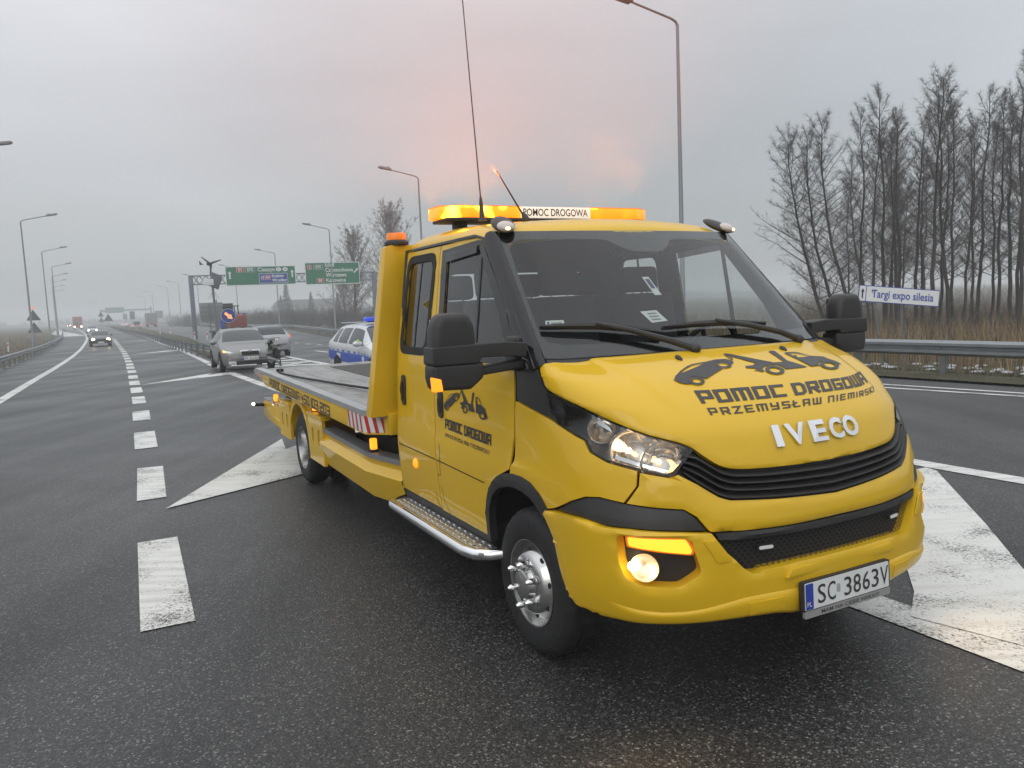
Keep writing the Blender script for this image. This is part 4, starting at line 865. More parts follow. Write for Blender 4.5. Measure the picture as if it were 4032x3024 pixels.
PICTC={'bed': [(0.636, 0.97), (0.66, 0.986), (0.674, 0.957), (0.637, 0.604), (0.686, 0.319), (0.547, 0.333), (0.552, 0.419), (0.541, 0.499), (0.507, 0.518), (0.46, 0.483), (0.433, 0.422), (0.424, 0.337), (0.406, 0.33), (0.395, 0.384), (0.378, 0.382), (0.389, 0.408), (0.405, 0.417), (0.409, 0.448), (0.366, 0.5), (0.374, 0.566), (0.416, 0.564), (0.446, 0.624), (0.486, 0.663), (0.539, 0.627), (0.543, 0.594), (0.606, 0.571)], 'boom': [(0.378, 1.017), (0.393, 1.036), (0.408, 1.02), (0.534, 0.63), (0.53, 0.588), (0.478, 0.569), (0.451, 0.643)], 'hook': [(0.379, 1.006), (0.389, 1.014), (0.372, 0.829), (0.404, 0.997), (0.41, 0.994), (0.372, 0.802), (0.363, 0.808)], 'cab': [(0.702, 0.856), (0.728, 0.863), (0.78, 0.824), (0.824, 0.62), (0.868, 0.563), (0.901, 0.513), (0.899, 0.469), (0.915, 0.379), (0.931, 0.317), (0.941, 0.209), (0.919, 0.227), (0.906, 0.303), (0.876, 0.382), (0.823, 0.41), (0.785, 0.378), (0.774, 0.304), (0.713, 0.321)], 'cabwin': [(0.718, 0.827), (0.766, 0.798), (0.815, 0.625), (0.765, 0.624), (0.726, 0.652), (0.744, 0.725), (0.74, 0.744), (0.724, 0.718)], 'car': [(-0.011, 0.29), (0.009, 0.389), (0.058, 0.548), (0.118, 0.703), (0.15, 0.758), (0.183, 0.786), (0.229, 0.813), (0.288, 0.862), (0.341, 0.857), (0.358, 0.784), (0.352, 0.712), (0.329, 0.682), (0.324, 0.758), (0.307, 0.803), (0.274, 0.789), (0.249, 0.725), (0.238, 0.636), (0.256, 0.554), (0.121, 0.276), (0.111, 0.319), (0.094, 0.367), (0.068, 0.358), (0.046, 0.299), (0.044, 0.224), (0.04, 0.178), (0.02, 0.172), (-0.002, 0.21)], 'carwin': [(0.045, 0.467), (0.079, 0.579), (0.139, 0.716), (0.176, 0.755), (0.216, 0.769)], 'w1': [(0.522, 0.27), (0.503, 0.23), (0.48, 0.21), (0.458, 0.213), (0.44, 0.239), (0.43, 0.284), (0.43, 0.342), (0.442, 0.402), (0.462, 0.451), (0.486, 0.478), (0.509, 0.475), (0.527, 0.442), (0.535, 0.388), (0.533, 0.327)], 'w1i': [(0.504, 0.298), (0.493, 0.273), (0.48, 0.262), (0.467, 0.264), (0.457, 0.279), (0.451, 0.306), (0.452, 0.339), (0.458, 0.373), (0.469, 0.4), (0.483, 0.414), (0.496, 0.412), (0.506, 0.394), (0.511, 0.364), (0.51, 0.33)], 'w2': [(0.895, 0.179), (0.87, 0.156), (0.84, 0.152), (0.811, 0.166), (0.789, 0.198), (0.777, 0.246), (0.778, 0.303), (0.793, 0.356), (0.817, 0.393), (0.847, 0.402), (0.877, 0.381), (0.9, 0.335), (0.912, 0.277), (0.91, 0.221)], 'w2i': [(0.871, 0.221), (0.857, 0.205), (0.84, 0.202), (0.824, 0.21), (0.811, 0.23), (0.804, 0.258), (0.805, 0.29), (0.813, 0.32), (0.827, 0.339), (0.844, 0.344), (0.861, 0.333), (0.874, 0.309), (0.881, 0.278), (0.88, 0.246)], 'w3': [(0.318, 0.621), (0.303, 0.58), (0.284, 0.557), (0.265, 0.556), (0.25, 0.578), (0.242, 0.618), (0.242, 0.669), (0.25, 0.721), (0.264, 0.761), (0.283, 0.784), (0.302, 0.785), (0.318, 0.763), (0.327, 0.724), (0.326, 0.673)], 'w3i': [(0.304, 0.643), (0.295, 0.619), (0.284, 0.606), (0.273, 0.606), (0.264, 0.619), (0.259, 0.643), (0.259, 0.672), (0.263, 0.701), (0.272, 0.725), (0.283, 0.738), (0.294, 0.738), (0.303, 0.725), (0.308, 0.701), (0.309, 0.672)], 'w4': [(0.1, 0.204), (0.089, 0.167), (0.074, 0.144), (0.059, 0.139), (0.047, 0.152), (0.039, 0.181), (0.038, 0.223), (0.044, 0.271), (0.056, 0.314), (0.071, 0.343), (0.087, 0.35), (0.099, 0.333), (0.106, 0.297), (0.106, 0.25)], 'w4i': [(0.088, 0.219), (0.082, 0.198), (0.074, 0.185), (0.065, 0.183), (0.058, 0.191), (0.054, 0.208), (0.053, 0.231), (0.056, 0.257), (0.063, 0.28), (0.071, 0.295), (0.08, 0.298), (0.087, 0.289), (0.091, 0.27), (0.091, 0.245)]}
# ================================================================== tow truck (local axes: x forward, y to its left, z up)
YEL=pm('truck_yellow',(.72,.445,.012),.5,var=.05,scale=1.5,coat=.7,rvar=.05,spec=.15); YELB=pm('bumper_yellow',(.73,.452,.013),.4,var=.05,scale=2,coat=.25,spec=.4); BPL=pm('black_plastic',(.028,.027,.027),.5,var=.15,scale=8,bump=.08,bscale=220); GBL=pm('gloss_black',(.012,.012,.013),.12,var=.1); RUB=pm('rubber_black',(.014,.014,.0145),.75,var=.2,scale=14,bump=.15,bscale=90); CHR=pm('chrome',(.82,.82,.83),.12,1,.04,4); ALU=pm('brushed_aluminium',(.55,.56,.57),.35,.85,.1,6); DRK=pm('chassis_dark',(.012,.011,.011),.8,var=.2); INK=pm('decal_ink',(.035,.033,.034),.45); GRYI=pm('cabin_grey',(.035,.035,.037),.75,var=.15); WHI=pm('plate_white',(.74,.75,.74),.35,var=.03); REDT=pm('reflective_red',(.50,.025,.02),.35); WHT=pm('reflective_white',(.70,.70,.69),.35,var=.05); CLR=glass('clear_lens',(.93,.94,.94),.9); WSG=glass('windscreen_glass',(.74,.78,.77),1.1,.01); SDG=glass('side_glass',(.86,.88,.88),1.3,.01)
AMB=emitm('amber_lit',(1,.27,.012),1.5,(.8,.25,.02)); AMBH=emitm('amber_hot',(1,.42,.025),1.8,(.8,.3,.03)); BULB=emitm('warm_bulb',(1,.62,.28),9); BULBS=emitm('dim_bulb',(1,.62,.28),3); AMD=pm('amber_plastic',(.62,.18,.02),.2,emit=(1,.25,.02),estr=.35)
YAW=.4765
T=empty('tow_truck',(.919,4.237,0),YAW-math.pi/2,'yellow double cab flatbed tow truck with lit amber roof bar','tow truck')
def sg(net):
    def fn(P):
        X=net.ev(np.abs(P[:,0]),P[:,1]).copy(); X[:,1]*=np.where(P[:,0]<0,-1,1); return X
    def nf(P):
        X=net.nrm(np.abs(P[:,0])+2e-3,P[:,1]).copy(); X[:,1]*=np.where(P[:,0]<0,-1,1); return X
    return fn,nf
BF,UF,RF=sg(BODY),sg(UPPER),sg(ROOF)
def symm(h): return [(-u,v) for u,v in h if u!=0]+[(u,v) for u,v in h[::-1]] if h[0][0]!=0 else [(u,v) for u,v in h]+[(-u,v) for u,v in h[::-1] if u!=0]
def panel(name,net,poly,mat,parent=None,off=0,th=.02,d=(.3,.3),holes=(),side=0,roll=.002,grid=True,rnd=0,ang=40):
    """side=-1/+1 puts a half outline (u>0) on the right or left of the truck; 0 takes it as it stands"""
    if rnd: poly=rounded(poly,rnd)
    if side: poly=[(side*u,v) for u,v in poly]; holes=[[(side*u,v) for u,v in h] for h in holes]
    V,F=patch(net[0],net[1],poly,holes,d,off,th,roll,grid); return mesh(name,V,F,mat,T if parent is None else parent,ang=ang)
_zs=[.375,.44,.54,.70,.82,.94,.975,1.08,1.2,1.32,1.42,1.49,1.62,1.85,2.145,2.2]; _ys=[.968,.978,.985,.997,1.003,1.003,.993,.988,.983,.976,.970,.9606]+[.968-(z-1.44)*.148 for z in (1.62,1.85,2.145,2.2)]
def ysd(z): return np.interp(z,_zs,_ys)
def side_net(s):
    def fn(P): return np.stack([P[:,0],s*ysd(P[:,1]),P[:,1]],1)
    def nf(P):
        e=.03; dy=(ysd(P[:,1]+e)-ysd(P[:,1]-e))/(2*e); n=np.stack([0*dy,np.full(len(dy),float(s)),-dy],1); return n/np.linalg.norm(n,axis=1,keepdims=True)
    return fn,nf
def sidep(name,poly,mat,s,parent=None,off=0,th=.02,d=(.25,.08),holes=(),rnd=0,roll=.002):
    if rnd: poly=rounded(poly,rnd)
    fn,nf=side_net(s); V,F=patch(fn,nf,poly,holes,d,off,th,roll); 
    if s>0: F=[f[::-1] for f in F]
    return mesh(name,V,F,mat,T if parent is None else parent,ang=40)
def lerp_map(net,V2,F,quad,off,name,mat,parent,hz=None):
    bl,br,tr,tl=[np.array(q,float) for q in quad]; V2=np.array(V2,float); s,t=V2[:,0:1],V2[:,1:2]
    P=(1-s)*(1-t)*bl+s*(1-t)*br+s*t*tr+(1-s)*t*tl; h=off+(V2[:,2]*.0004 if hz is None else hz*V2[:,2])
    X=net[0](P)+net[1](P)*np.asarray(h)[:,None]; return mesh(name,X,F,mat,parent,smooth=False)
def spot(net,u,v,off=0):
    P=np.array([[u,v]],float); return Vector(net[0](P)[0]+net[1](P)[0]*off),Vector(net[1](P)[0])
# ---- chassis and hidden structure
b=MB(); b.box((-.35,0,.62),(2.2,1.10,.5)); b.box((-3.9,.42,.62),(5.6,.09,.2)); b.box((-3.9,-.42,.62),(5.6,.09,.2)); b.box((-3.6,0,.80),(3.6,1.7,.14)); b.box((-5.9,0,.72),(1.5,1.6,.16)); b.box((0,0,.36),(.12,1.5,.10)); b.box((-4.75,0,.37),(.16,1.3,.16)); b.box((-2.8,0,.55),(1.0,1.6,.34)); b.box((-6.5,0,.6),(.5,1.5,.22)); b.box((.62,0,.72),(.5,1.2,.62)); b.box((-1.15,0,.50),(1.36,1.86,.12))
b.build('chassis',DRK,T,bevel=.01)
for s in (-1,1):
    pts=[(-.50,.16)]+[(-.015+.47*math.cos(a),.44+.47*math.sin(a)) for a in np.linspace(math.pi*1.02,-.05,20)]+[(.44,.30)]
    V=[];F=[]
    for x,z in pts: V+= [(x,s*.58,z),(x,s*.965,z)]
    for i in range(len(pts)-1): F.append((2*i,2*i+1,2*i+3,2*i+2))
    mesh('wheel_arch_liner',V,F,DRK,T)
# ---- front body panels
hood=[(0,12),(1.5,12),(3,12),(4.5,12),(5.6,12),(6.02,11.93),(6.12,11.6),(6.05,10.4),(5.93,9.4),(5.80,9.17),(5.02,8.90),(4.22,8.24),(3.45,7.72),(2.88,7.48),(2.65,7.27),(2.44,6.89),(2.22,6.51),(1.99,6.32),(1.4,6.2),(.73,6.14),(0,6.11)]
def _ho(P):
    uc=np.interp(P[:,1],[6,7.3,9,12],[2.0,2.35,2.75,3.75]); t=np.clip((np.abs(P[:,0])-uc)/.22+.5,0,1); return -.010*t*t*(3-2*t)*np.clip((P[:,1]-7.9)/1.2,0,1)
H_=panel('bonnet',BF,symm([hood[0]]+rounded(hood,.14,2)[3:-3]+[hood[-1]]),YEL,off=_ho,d=(.14,.12),th=.035,roll=.005)
hl=[(5.84,9.03),(5.80,8.26),(5.6,7.76),(4.83,7.33),(4.74,6.89),(4.40,6.56),(3.58,6.22),(3.24,6.07),(3.10,6.17),(2.66,7.20),(2.88,7.40),(3.45,7.64),(4.22,8.16),(5.02,8.82)]
csd=[(6.69,11.95),(6.2,11.95),(6.1,10.4),(5.98,9.35),(5.88,9.12),(5.84,8.26),(5.64,7.80),(6.1,8.1),(6.70,8.63)]
fend=[(6.70,8.57),(6.1,8.04),(5.6,7.70),(4.86,7.27),(4.77,6.84),(4.42,6.50),(3.82,6.24),(3.87,5.63),(4.15,4.94),(4.64,5.05),(4.97,4.96),(5.37,4.62),(5.84,4.02),(6.02,3.86)]
def inv(net,x,z,u,v):
    for _ in range(25):
        p=net.ev(u,v); e=1e-3; du=(net.ev(u+e,v)-net.ev(u-e,v))/(2*e); dv=(net.ev(u,v+e)-net.ev(u,v-e))/(2*e)
        A=np.array([[du[0],dv[0]],[du[2],dv[2]]]); r=np.array([x-p[0],z-p[2]]); s=np.linalg.solve(A,r); u+=float(np.clip(s[0],-.3,.3)); v+=float(np.clip(s[1],-.3,.3))
    return (u,v)
arc=[(.225,.80),(.13,.862),(.03,.898),(-.06,.912),(-.13,.905)]
fend+=[inv(BODY,x,z,6.3,4.5) for x,z in arc]; fend+=[inv(BODY,-.128,.92,6.8,4.9),inv(BODY,-.088,1.0,6.75,6),inv(BODY,-.083,1.10,6.7,7.1),inv(BODY,-.086,1.2,6.7,8)]
arch_o=[(-.462,.49),(-.455,.60),(-.43,.70),(-.38,.785),(-.30,.85),(-.20,.892),(-.10,.91),(0,.913),(.09,.90),(.17,.865),(.235,.815),(.262,.775)]
arch_i=[(-.425,.47),(-.42,.58),(-.395,.675),(-.345,.75),(-.27,.80),(-.18,.83),(-.09,.843),(0,.84),(.08,.825),(.145,.795),(.20,.75)]
ctrim=[(5.80,3.97),(5.37,4.58),(4.97,4.92),(4.64,5.01),(4.16,4.90),(3.57,4.78),(3.01,4.69),(2.82,4.39),(2.64,3.87),(3.14,3.91),(4.06,3.98),(4.56,3.95),(5.11,4.06)]
foghole=[(4.31,3.62),(4.20,3.70),(3.15,3.68),(2.92,3.56),(2.87,3.09),(2.78,2.59),(3.17,2.26),(3.82,2.26),(4.15,2.41),(4.27,2.76)]
for s in (-1,1):
    panel('cowl_side_panel',BF,csd,BPL,off=-.006,side=s)
    panel('front_wing',BF,fend,YEL,side=s,th=.03,d=(.22,.22))
    p=[inv(BODY,x,z,6.5,3) for x,z in arch_o]+[inv(BODY,x,z,6.5,3) for x,z in arch_i[::-1]]
    panel('arch_trim',BF,p,BPL,off=.012,th=.05,side=s,d=(.15,.25),roll=.006)
    panel('corner_trim',BF,ctrim,BPL,off=-.012,th=.03,side=s,d=(.25,.2))
beam=[(0,4.62),(1.29,4.80),(2.16,4.96),(2.35,5.13),(2.71,5.70),(3.04,6.10),(3.22,5.97),(3.77,6.17),(3.82,5.63),(4.09,4.92),(3.57,4.82),(3.01,4.73),(2.78,4.41),(2.60,3.87),(2.56,3.81),(1.99,3.75),(1.21,3.72),(0,3.74)]
panel('front_panel',BF,symm(beam),YEL,off=.004,th=.05,d=(.28,.22),roll=.008)
bump=[(0,2.58),(.96,2.57),(1.70,2.52),(1.76,2.46),(1.90,2.46),(2.07,2.63),(2.38,3.14),(2.58,3.77),(3.14,3.85),(4.06,3.92),(4.56,3.88),(5.11,3.99),(5.84,3.86),(6.04,3.78),(6.09,3.61),(5.86,2.84),(5.65,1.30),(5.47,.64),(4.98,.47),(4.41,.55),(3.65,.74),(2.74,.84),(2.6,.92),(1.47,.90),(1.1,.63),(0,.62)]
panel('bumper',BF,symm(bump),YELB,off=.018,th=.09,holes=[rounded(foghole,.1,3),[(-u,v) for u,v in rounded(foghole,.1,3)]],d=(.16,.14),roll=.007)
# the lower lip stands out from the bumper along a moulded crease
V=[];F=[]; us=np.linspace(-4.75,4.75,121); fr=[(0,-.03),(.02,.012),(.10,.026),(.25,.029),(.72,.029),(.86,.027),(.95,.022),(1,.016)]
vb=lambda u:np.interp(abs(u),[0,1.1,1.47,2.0,2.74,3.65,4.41,4.98],[.62,.66,.86,.90,.84,.72,.53,.47]); vc=lambda u:np.interp(abs(u),[0,1.7,2.05,2.4,2.75,3.1,3.5,3.9,4.2,4.5,4.75],[1.9,1.87,1.83,1.70,1.55,1.45,1.40,1.42,1.5,1.66,1.85])
for u in us:
    a,c_=vb(u),vc(u); k=min(1,max(0,(4.75-abs(u))/.9)); k=k*k*(3-2*k); P=np.array([[u,a+(c_-a)*f] for f,_ in fr]); V+=list(BF[0](P)+BF[1](P)*np.array([.016+(o_-.016)*k if j else o_ for j,(_,o_) in enumerate(fr)])[:,None])
m=len(fr)
for i in range(len(us)-1):
    for j in range(m-1): F.append((i*m+j,i*m+m+j,i*m+m+j+1,i*m+j+1))
mesh('bumper_lip',V,F,YELB,T,ang=60)
# moulded lines and caps on the bumper
def strip(name,net,pts,wd,mat,side=1,off=.003,parent=None,n=2):
    P=subdiv(pts,.2,False); A,B_=ribbon(P,wd); m=len(A); Q=np.array(A+B_); Q[:,0]*=side
    X=net[0](Q)+net[1](Q)*off; F=[(i,i+1,m+i+1,m+i) for i in range(m-1)]
    return mesh(name,X,F,mat,T if parent is None else parent,smooth=True)
SEAM=pm('panel_gap',(.02,.014,.006),.8)
for s in (-1,1):
    panel('bumper_cap',BF,rounded([(2.0,1.62),(1.35,1.68),(1.33,1.10),(1.98,1.07)],.05),YELB,off=.033,th=.01,side=s,d=(.12,.12))
    panel('bumper_cap',BF,rounded([(2.75,3.55),(2.52,3.55),(2.27,2.85),(2.52,2.82)],.05),YELB,off=.0245,th=.01,side=s,d=(.12,.12))
    # lamp recess with indicator and fog lamp
    fh=panel('fog_lamp_housing',BF,[(u+(.06 if u>3.5 else -.06),v+(.06 if v>3 else -.06)) for u,v in foghole],BPL,off=-.055,th=.01,side=s)
    ti=panel('turn_signal',BF,rounded([(4.10,3.64),(3.02,3.60),(2.92,3.22),(2.95,3.10),(4.08,3.32)],.06,3),AMBH,off=.004,th=.03,side=s,d=(.2,.1))
    panel('turn_signal_rim',BF,rounded([(4.15,3.69),(2.98,3.645),(2.87,3.22),(2.91,3.05),(4.13,3.27)],.06,3),AMD,off=.0,th=.03,side=s,d=(.2,.1),parent=ti)
    ell=[(3.79+.33*math.cos(a),2.73+.34*math.sin(a)) for a in np.linspace(0,2*math.pi,25)[:-1]]
    fl=panel('fog_lamp',BF,ell,CLR,off=.002,th=.03,side=s,d=(.15,.15))
    c,n_=spot(BF,s*3.79,2.73,-.02)
    o=MB().lathe([(.060,.03),(.055,.01),(.035,-.012),(.0,-.02)],(0,0,0),'z',24).build('fog_reflector',pm('lit_reflector',(.85,.75,.6),.25,.6,emit=(1,.55,.22),estr=.22),fl); o.location=c; o.rotation_euler=n_.to_track_quat('Z','Y').to_euler()
    o=MB().sphere((0,0,0),(.026,.030,.022)).build('fog_bulb',emitm('fog_bulb',(1,.80,.5),9),fl); o.location=spot(BF,s*4.0,2.72,-.006)[0]
    # headlamp
    lh=panel('headlight',BF,[(3.2+(u-3.2)*1.0,v) for u,v in hl],CLR,off=-.002,th=.012,side=s,d=(.22,.22))
    panel('lens_rim',BF,hl,GBL,parent=lh,off=.0005,th=.01,side=s,d=(.2,.2),holes=[[(4.25+(u-4.25)*.965,7.5+(v-7.5)*.945+(u-4.25)*.004) for u,v in hl]],roll=.001)
    panel('headlight_housing',BF,hl,pm('lamp_housing',(.45,.45,.45),.25,.8),parent=lh,off=-.15,th=-.135,side=s,d=(.3,.3),roll=0)
    panel('headlight_bezel',BF,[(5.80,9.0),(5.77,8.26),(5.62,7.82),(5.45,7.72),(5.38,8.2),(5.45,8.9)],GBL,parent=lh,off=-.012,th=.05,side=s)
    for (u,v,r_,st,yw) in ((4.08,7.25,.094,BULB,R(-8)),(3.36,6.82,.088,BULBS,R(-4)),(4.78,7.86,.060,CLR,0)):
        c,n_=spot(BF,s*u,v,-.105)
        d=Vector((1,s*.30,.02)).normalized(); q=d.to_track_quat('Z','Y').to_euler()
        o=MB().lathe([(r_*1.05,.035),(r_,.03),(r_*.93,.0),(r_*.72,-.025),(r_*.4,-.045),(.012,-.052)],(0,0,0),'z',28).build('reflector',pm('reflector_chrome',(.80,.78,.74),.08,1,emit=(1,.6,.25),estr=.05),lh); o.location=c; o.rotation_euler=q
        o=MB().tube([(0,0,-.045),(0,0,-.005)],.009,8).sphere((0,0,-.002),(.013,.013,.02),10,6).build('bulb',st,lh); o.location=c; o.rotation_euler=q
        o=MB().lathe([(r_*1.12,.034),(r_*1.12,.042),(r_*1.03,.042),(r_*1.03,.034)],(0,0,0),'z',28).build('reflector_ring',CHR,lh); o.location=c; o.rotation_euler=q
    panel('lamp_fin',BF,[(4.7,8.35),(4.3,7.95),(4.25,7.75),(4.7,8.1)],CHR,parent=lh,off=-.03,th=.03,side=s)
    panel('lamp_fin',BF,[(4.45,6.75),(3.55,6.33),(3.3,6.2),(3.2,6.32),(4.3,6.85)],CHR,parent=lh,off=-.035,th=.03,side=s)
# ---- upper grille with slats
def gtop(u): return float(np.interp(u,[0,.73,1.4,1.99,2.22,2.44,2.65,3.0],[6.05,6.08,6.14,6.26,6.45,6.83,7.15,7.15]))
def gbot(u): return float(np.interp(u,[0,1.29,2.16,2.35,2.71,3.03],[4.66,4.84,5.0,5.17,5.74,6.3]))
gr=symm([(0,6.12),(.73,6.15),(1.4,6.22),(1.99,6.33),(2.22,6.55),(2.44,6.93),(2.65,7.18),(2.86,6.72),(3.06,6.12),(2.71,5.65),(2.35,5.08),(2.16,4.90),(1.29,4.76),(0,4.58)])
G_=panel('grille',BF,gr,BPL,off=-.05,th=.0,d=(.3,.3),roll=0)
us=np.linspace(-2.93,2.93,61)
for k in range(4):
    V=[];F=[]; f0=.96-k*.245; 
    rows=[(f0,-.045),(f0-.012,-.022),(f0-.15,.004),(f0-.185,.004),(f0-.2,-.008),(f0-.205,-.045)]
    for u in us:
        a,b_=gtop(abs(u)),gbot(abs(u)); P=np.array([[u,b_+(a-b_)*f] for f,_ in rows]); X=BF[0](P)+BF[1](P)*np.array([o_ for _,o_ in rows])[:,None]; V+=list(X)
    m=len(rows)
    for i in range(len(us)-1):
        for j in range(m-1): F.append((i*m+j,i*m+j+1,(i+1)*m+j+1,(i+1)*m+j))
    mesh('slat',V,F,BPL,G_,ang=50)
# ---- lower grille: dark honeycomb, top bar, two small marker lamps
lg=symm([(0,3.70),(1.21,3.69),(1.99,3.72),(2.54,3.77),(2.37,3.16),(2.06,2.65),(1.89,2.45),(1.74,2.46),(1.70,2.50),(.96,2.54),(0,2.55)])
LG=panel('lower_grille',BF,lg,DRK,off=-.05,th=0,roll=0)
panel('grille_bar',BF,symm([(0,3.69),(1.21,3.68),(1.99,3.71),(2.5,3.75),(2.44,3.50),(1.99,3.44),(1.21,3.42),(0,3.43)]),BPL,parent=LG,off=.006,th=.05,roll=.006)
b=MB(); lgn=np.array(lg)
for r_ in range(9):
    for c_ in range(-22,23):
        u=c_*.115+(.0575 if r_%2 else 0); v=2.58+r_*.105
        if not inside(np.array([[u,v]]),lg)[0]: continue
        P=np.array([[u+.062*math.cos(R(60*k+30)),v+.062*math.sin(R(60*k+30))] for k in range(6)]+[[u+.045*math.cos(R(60*k+30)),v+.045*math.sin(R(60*k+30))] for k in range(6)])
        X=BF[0](P)+BF[1](P)*-.022; b.add(X,[(k,(k+1)%6,6+(k+1)%6,6+k) for k in range(6)])
tag(b.build('honeycomb',BPL,LG,smooth=False),kind='stuff')
for s in (-1,1):
    l=panel('marker_lamp',BF,rounded([(1.76,3.14),(1.44,3.14),(1.44,2.99),(1.76,2.99)],.04),BPL,off=-.006,th=.04,side=s,d=(.2,.1))
    panel('marker_lens',BF,rounded([(1.73,3.12),(1.47,3.12),(1.47,3.015),(1.73,3.015)],.04),pm('marker_lens',(.75,.76,.76),.2),parent=l,off=-.003,th=.02,side=s,d=(.2,.1))
# ---- foot step below the grille and the number plate
b=MB(); b.prism([(-.335,.575),(.335,.575),(.31,.615),(-.31,.615)],'x',.96,1.063); ST=b.build('bumper_step',YELB,T,bevel=.008)
b=MB()
for i in range(21):
    for j in range(3): b.sphere((1.00+.019*j,-.27+.027*i+(.0135 if j%2 else 0),.614),(.008,.010,.006),6,4)
tag(b.build('grip_studs',YELB,ST),kind='stuff')
PL=empty('number_plate',(1.083,-.004,.487)); PL.parent=T; PL.rotation_euler=(0,R(-2),0)
def yzbox(name,y0,z0,y1,z1,x0,x1,mat,par,r=.006): return MB().prism(rrect(y0,z0,y1,z1,r),'x',x0,x1).build(name,mat,par,smooth=False)
yzbox('plate_holder',-.272,-.064,.272,.064,-.02,.0,BPL,PL,.012); yzbox('plate_base',-.26,-.057,.26,.057,.0,.004,WHI,PL); yzbox('country_band',-.258,-.055,-.214,.055,.0042,.0052,pm('euro_blue',(.02,.05,.36),.35),PL)
yzbox('slogan_bar',-.262,-.094,.27,-.062,-.012,.001,pm('slogan_grey',(.30,.30,.29),.4),PL)
def yztext(name,txt,h,y,z,x,mat,par,wd=None,off=0):
    V,F=text_mesh(txt,1,'LEFT',offset=off); A=np.array(V); lo,hi=A.min(0),A.max(0); sc=h/(hi[1]-lo[1]); sw=(wd/(hi[0]-lo[0])) if wd else sc
    return mesh(name,[(x,y+(vx-lo[0])*sw,z+(vy-lo[1])*sc) for vx,vy,_ in V],F,mat,par,smooth=False)
y=-.188
for ch,wd in (('S',.048),('C',.048),(' ',.03),('3',.046),('8',.047),('6',.046),('3',.046),('V',.052)):
    if ch!=' ': yztext('plate_character',ch,.082,y,-.041,.0055,INK,PL,wd,.004)
    y+=wd+.0115
yzbox('stamp',-.073,-.014,-.052,.022,.0045,.0055,pm('stamp_grey',(.35,.37,.39),.4),PL)
yztext('plate_text','PL',.02,-.251,-.043,.0058,WHI,PL); yztext('slogan_lettering','MAM NA CIEBIE HAKA!!!',.017,-.165,-.087,.002,INK,PL,.36,.006)
# ---- chrome badge letters and dark vinyl on the bonnet
x0=0
for ch,a,b_ in (('I',0,.075),('V',.13,.345),('E',.40,.575),('C',.62,.79),('O',.80,1.0)):
    V,F=text_mesh(ch,1,'LEFT',extrude=.5,offset=.035); A=np.array(V); lo,hi=A.min(0),A.max(0)
    V2=[(a+(b_-a)*(x-lo[0])/(hi[0]-lo[0]),(y_-lo[1])/(hi[1]-lo[1]),(z-lo[2])/(hi[2]-lo[2])) for x,y_,z in V]
    lerp_map(BF,V2,F,((-1.05,7.0),(1.0,6.97),(.99,7.92),(-1.03,7.94)),.001,'badge_letter',CHR,T,.012)
for V2,F in stroke_text('POMOC DROGOWA',1.6,.7,.7): lerp_map(BF,V2,F,((-2.07,9.08),(2.59,8.96),(2.92,9.42),(-2.04,9.61)),.0025,'vinyl_lettering',INK,H_)
for V2,F in stroke_text('PRZEMYSŁAW NIEMIRSKI',1.3,1.9,.8): lerp_map(BF,V2,F,((-2.04,8.58),(2.40,8.56),(2.62,8.77),(-2.03,8.89)),.0025,'vinyl_lettering',INK,H_)
def pict(net,D,mp,par,flip=False):
    def one(nm,holes=(),i=0):
        P,Tt,_=tri2d([mp(p) for p in D[nm]],[[mp(p) for p in D[h]] for h in holes],pd,True)
        X=net[0](P)+net[1](P)*(.0034+.0003*i); mesh('vinyl_picture',X,Tt if not flip else Tt[:,::-1],INK,par,smooth=False)
    for i,(nm,h) in enumerate((('bed',()),('boom',()),('hook',()),('cab',('cabwin',)),('car',('carwin',)),('w1',('w1i',)),('w2',('w2i',)),('w3',('w3i',)),('w4',('w4i',)))): one(nm,h,i)
pd=(.2,.2); pict(BF,PICT,lambda p:p,H_)
for s in (-1,1):
    c,n_=spot(BF,s*1.54,11.42,.004); o=MB().sphere((0,0,0),(.026,.014,.012),10,6).build('washer_jet',BPL,T); o.location=c; o.rotation_euler=(0,R(30),0)
# ---- windscreen, pillars, scuttle
ws=[(0,.62),(2.5,.62),(4.3,.60),(4.96,.62),(4.98,1.2),(4.92,5.4),(4.85,6.05),(4.3,6.12),(2.5,6.1),(0,6.08)]
WS=panel('windscreen',UF,symm(ws),WSG,off=0,th=0,roll=0,d=(.3,.3))
clear=symm([(0,1.0),(3.2,1.0),(4.1,1.02),(4.55,1.12),(4.76,1.38),(4.72,3.0),(4.64,4.4),(4.35,4.87),(3.79,5.02),(1.3,4.97),(1.05,4.85),(.85,4.5),(.5,4.18),(0,4.15)])
panel('windscreen_border',UF,symm([(u*1.0,v) for u,v in ws]),GBL,parent=WS,off=-.003,th=0,roll=0,holes=[clear],d=(.3,.3))
panel('scuttle',UF,symm([(0,.35),(3.5,.40),(4.9,.48),(4.9,.60),(4.3,.585),(0,.60)]),BPL,off=-.004,th=.02)
for s in (-1,1):
    panel('windscreen_pillar',UF,[(5.0,.45),(4.99,1.2),(4.93,5.4),(4.86,6.15),(5.6,6.3),(6.3,5.95),(6.92,5.3),(6.95,3.24),(7.0,2.28),(7.14,1.1),(7.25,.35),(6.2,.3)],GBL,off=.003,th=.02,side=s,d=(.25,.25))
panel('roof',RF,symm([(0,0),(4.5,0),(5.6,.08),(6,.25),(6,7),(0,7)]),YEL,th=.03,d=(.3,.2),roll=.004)
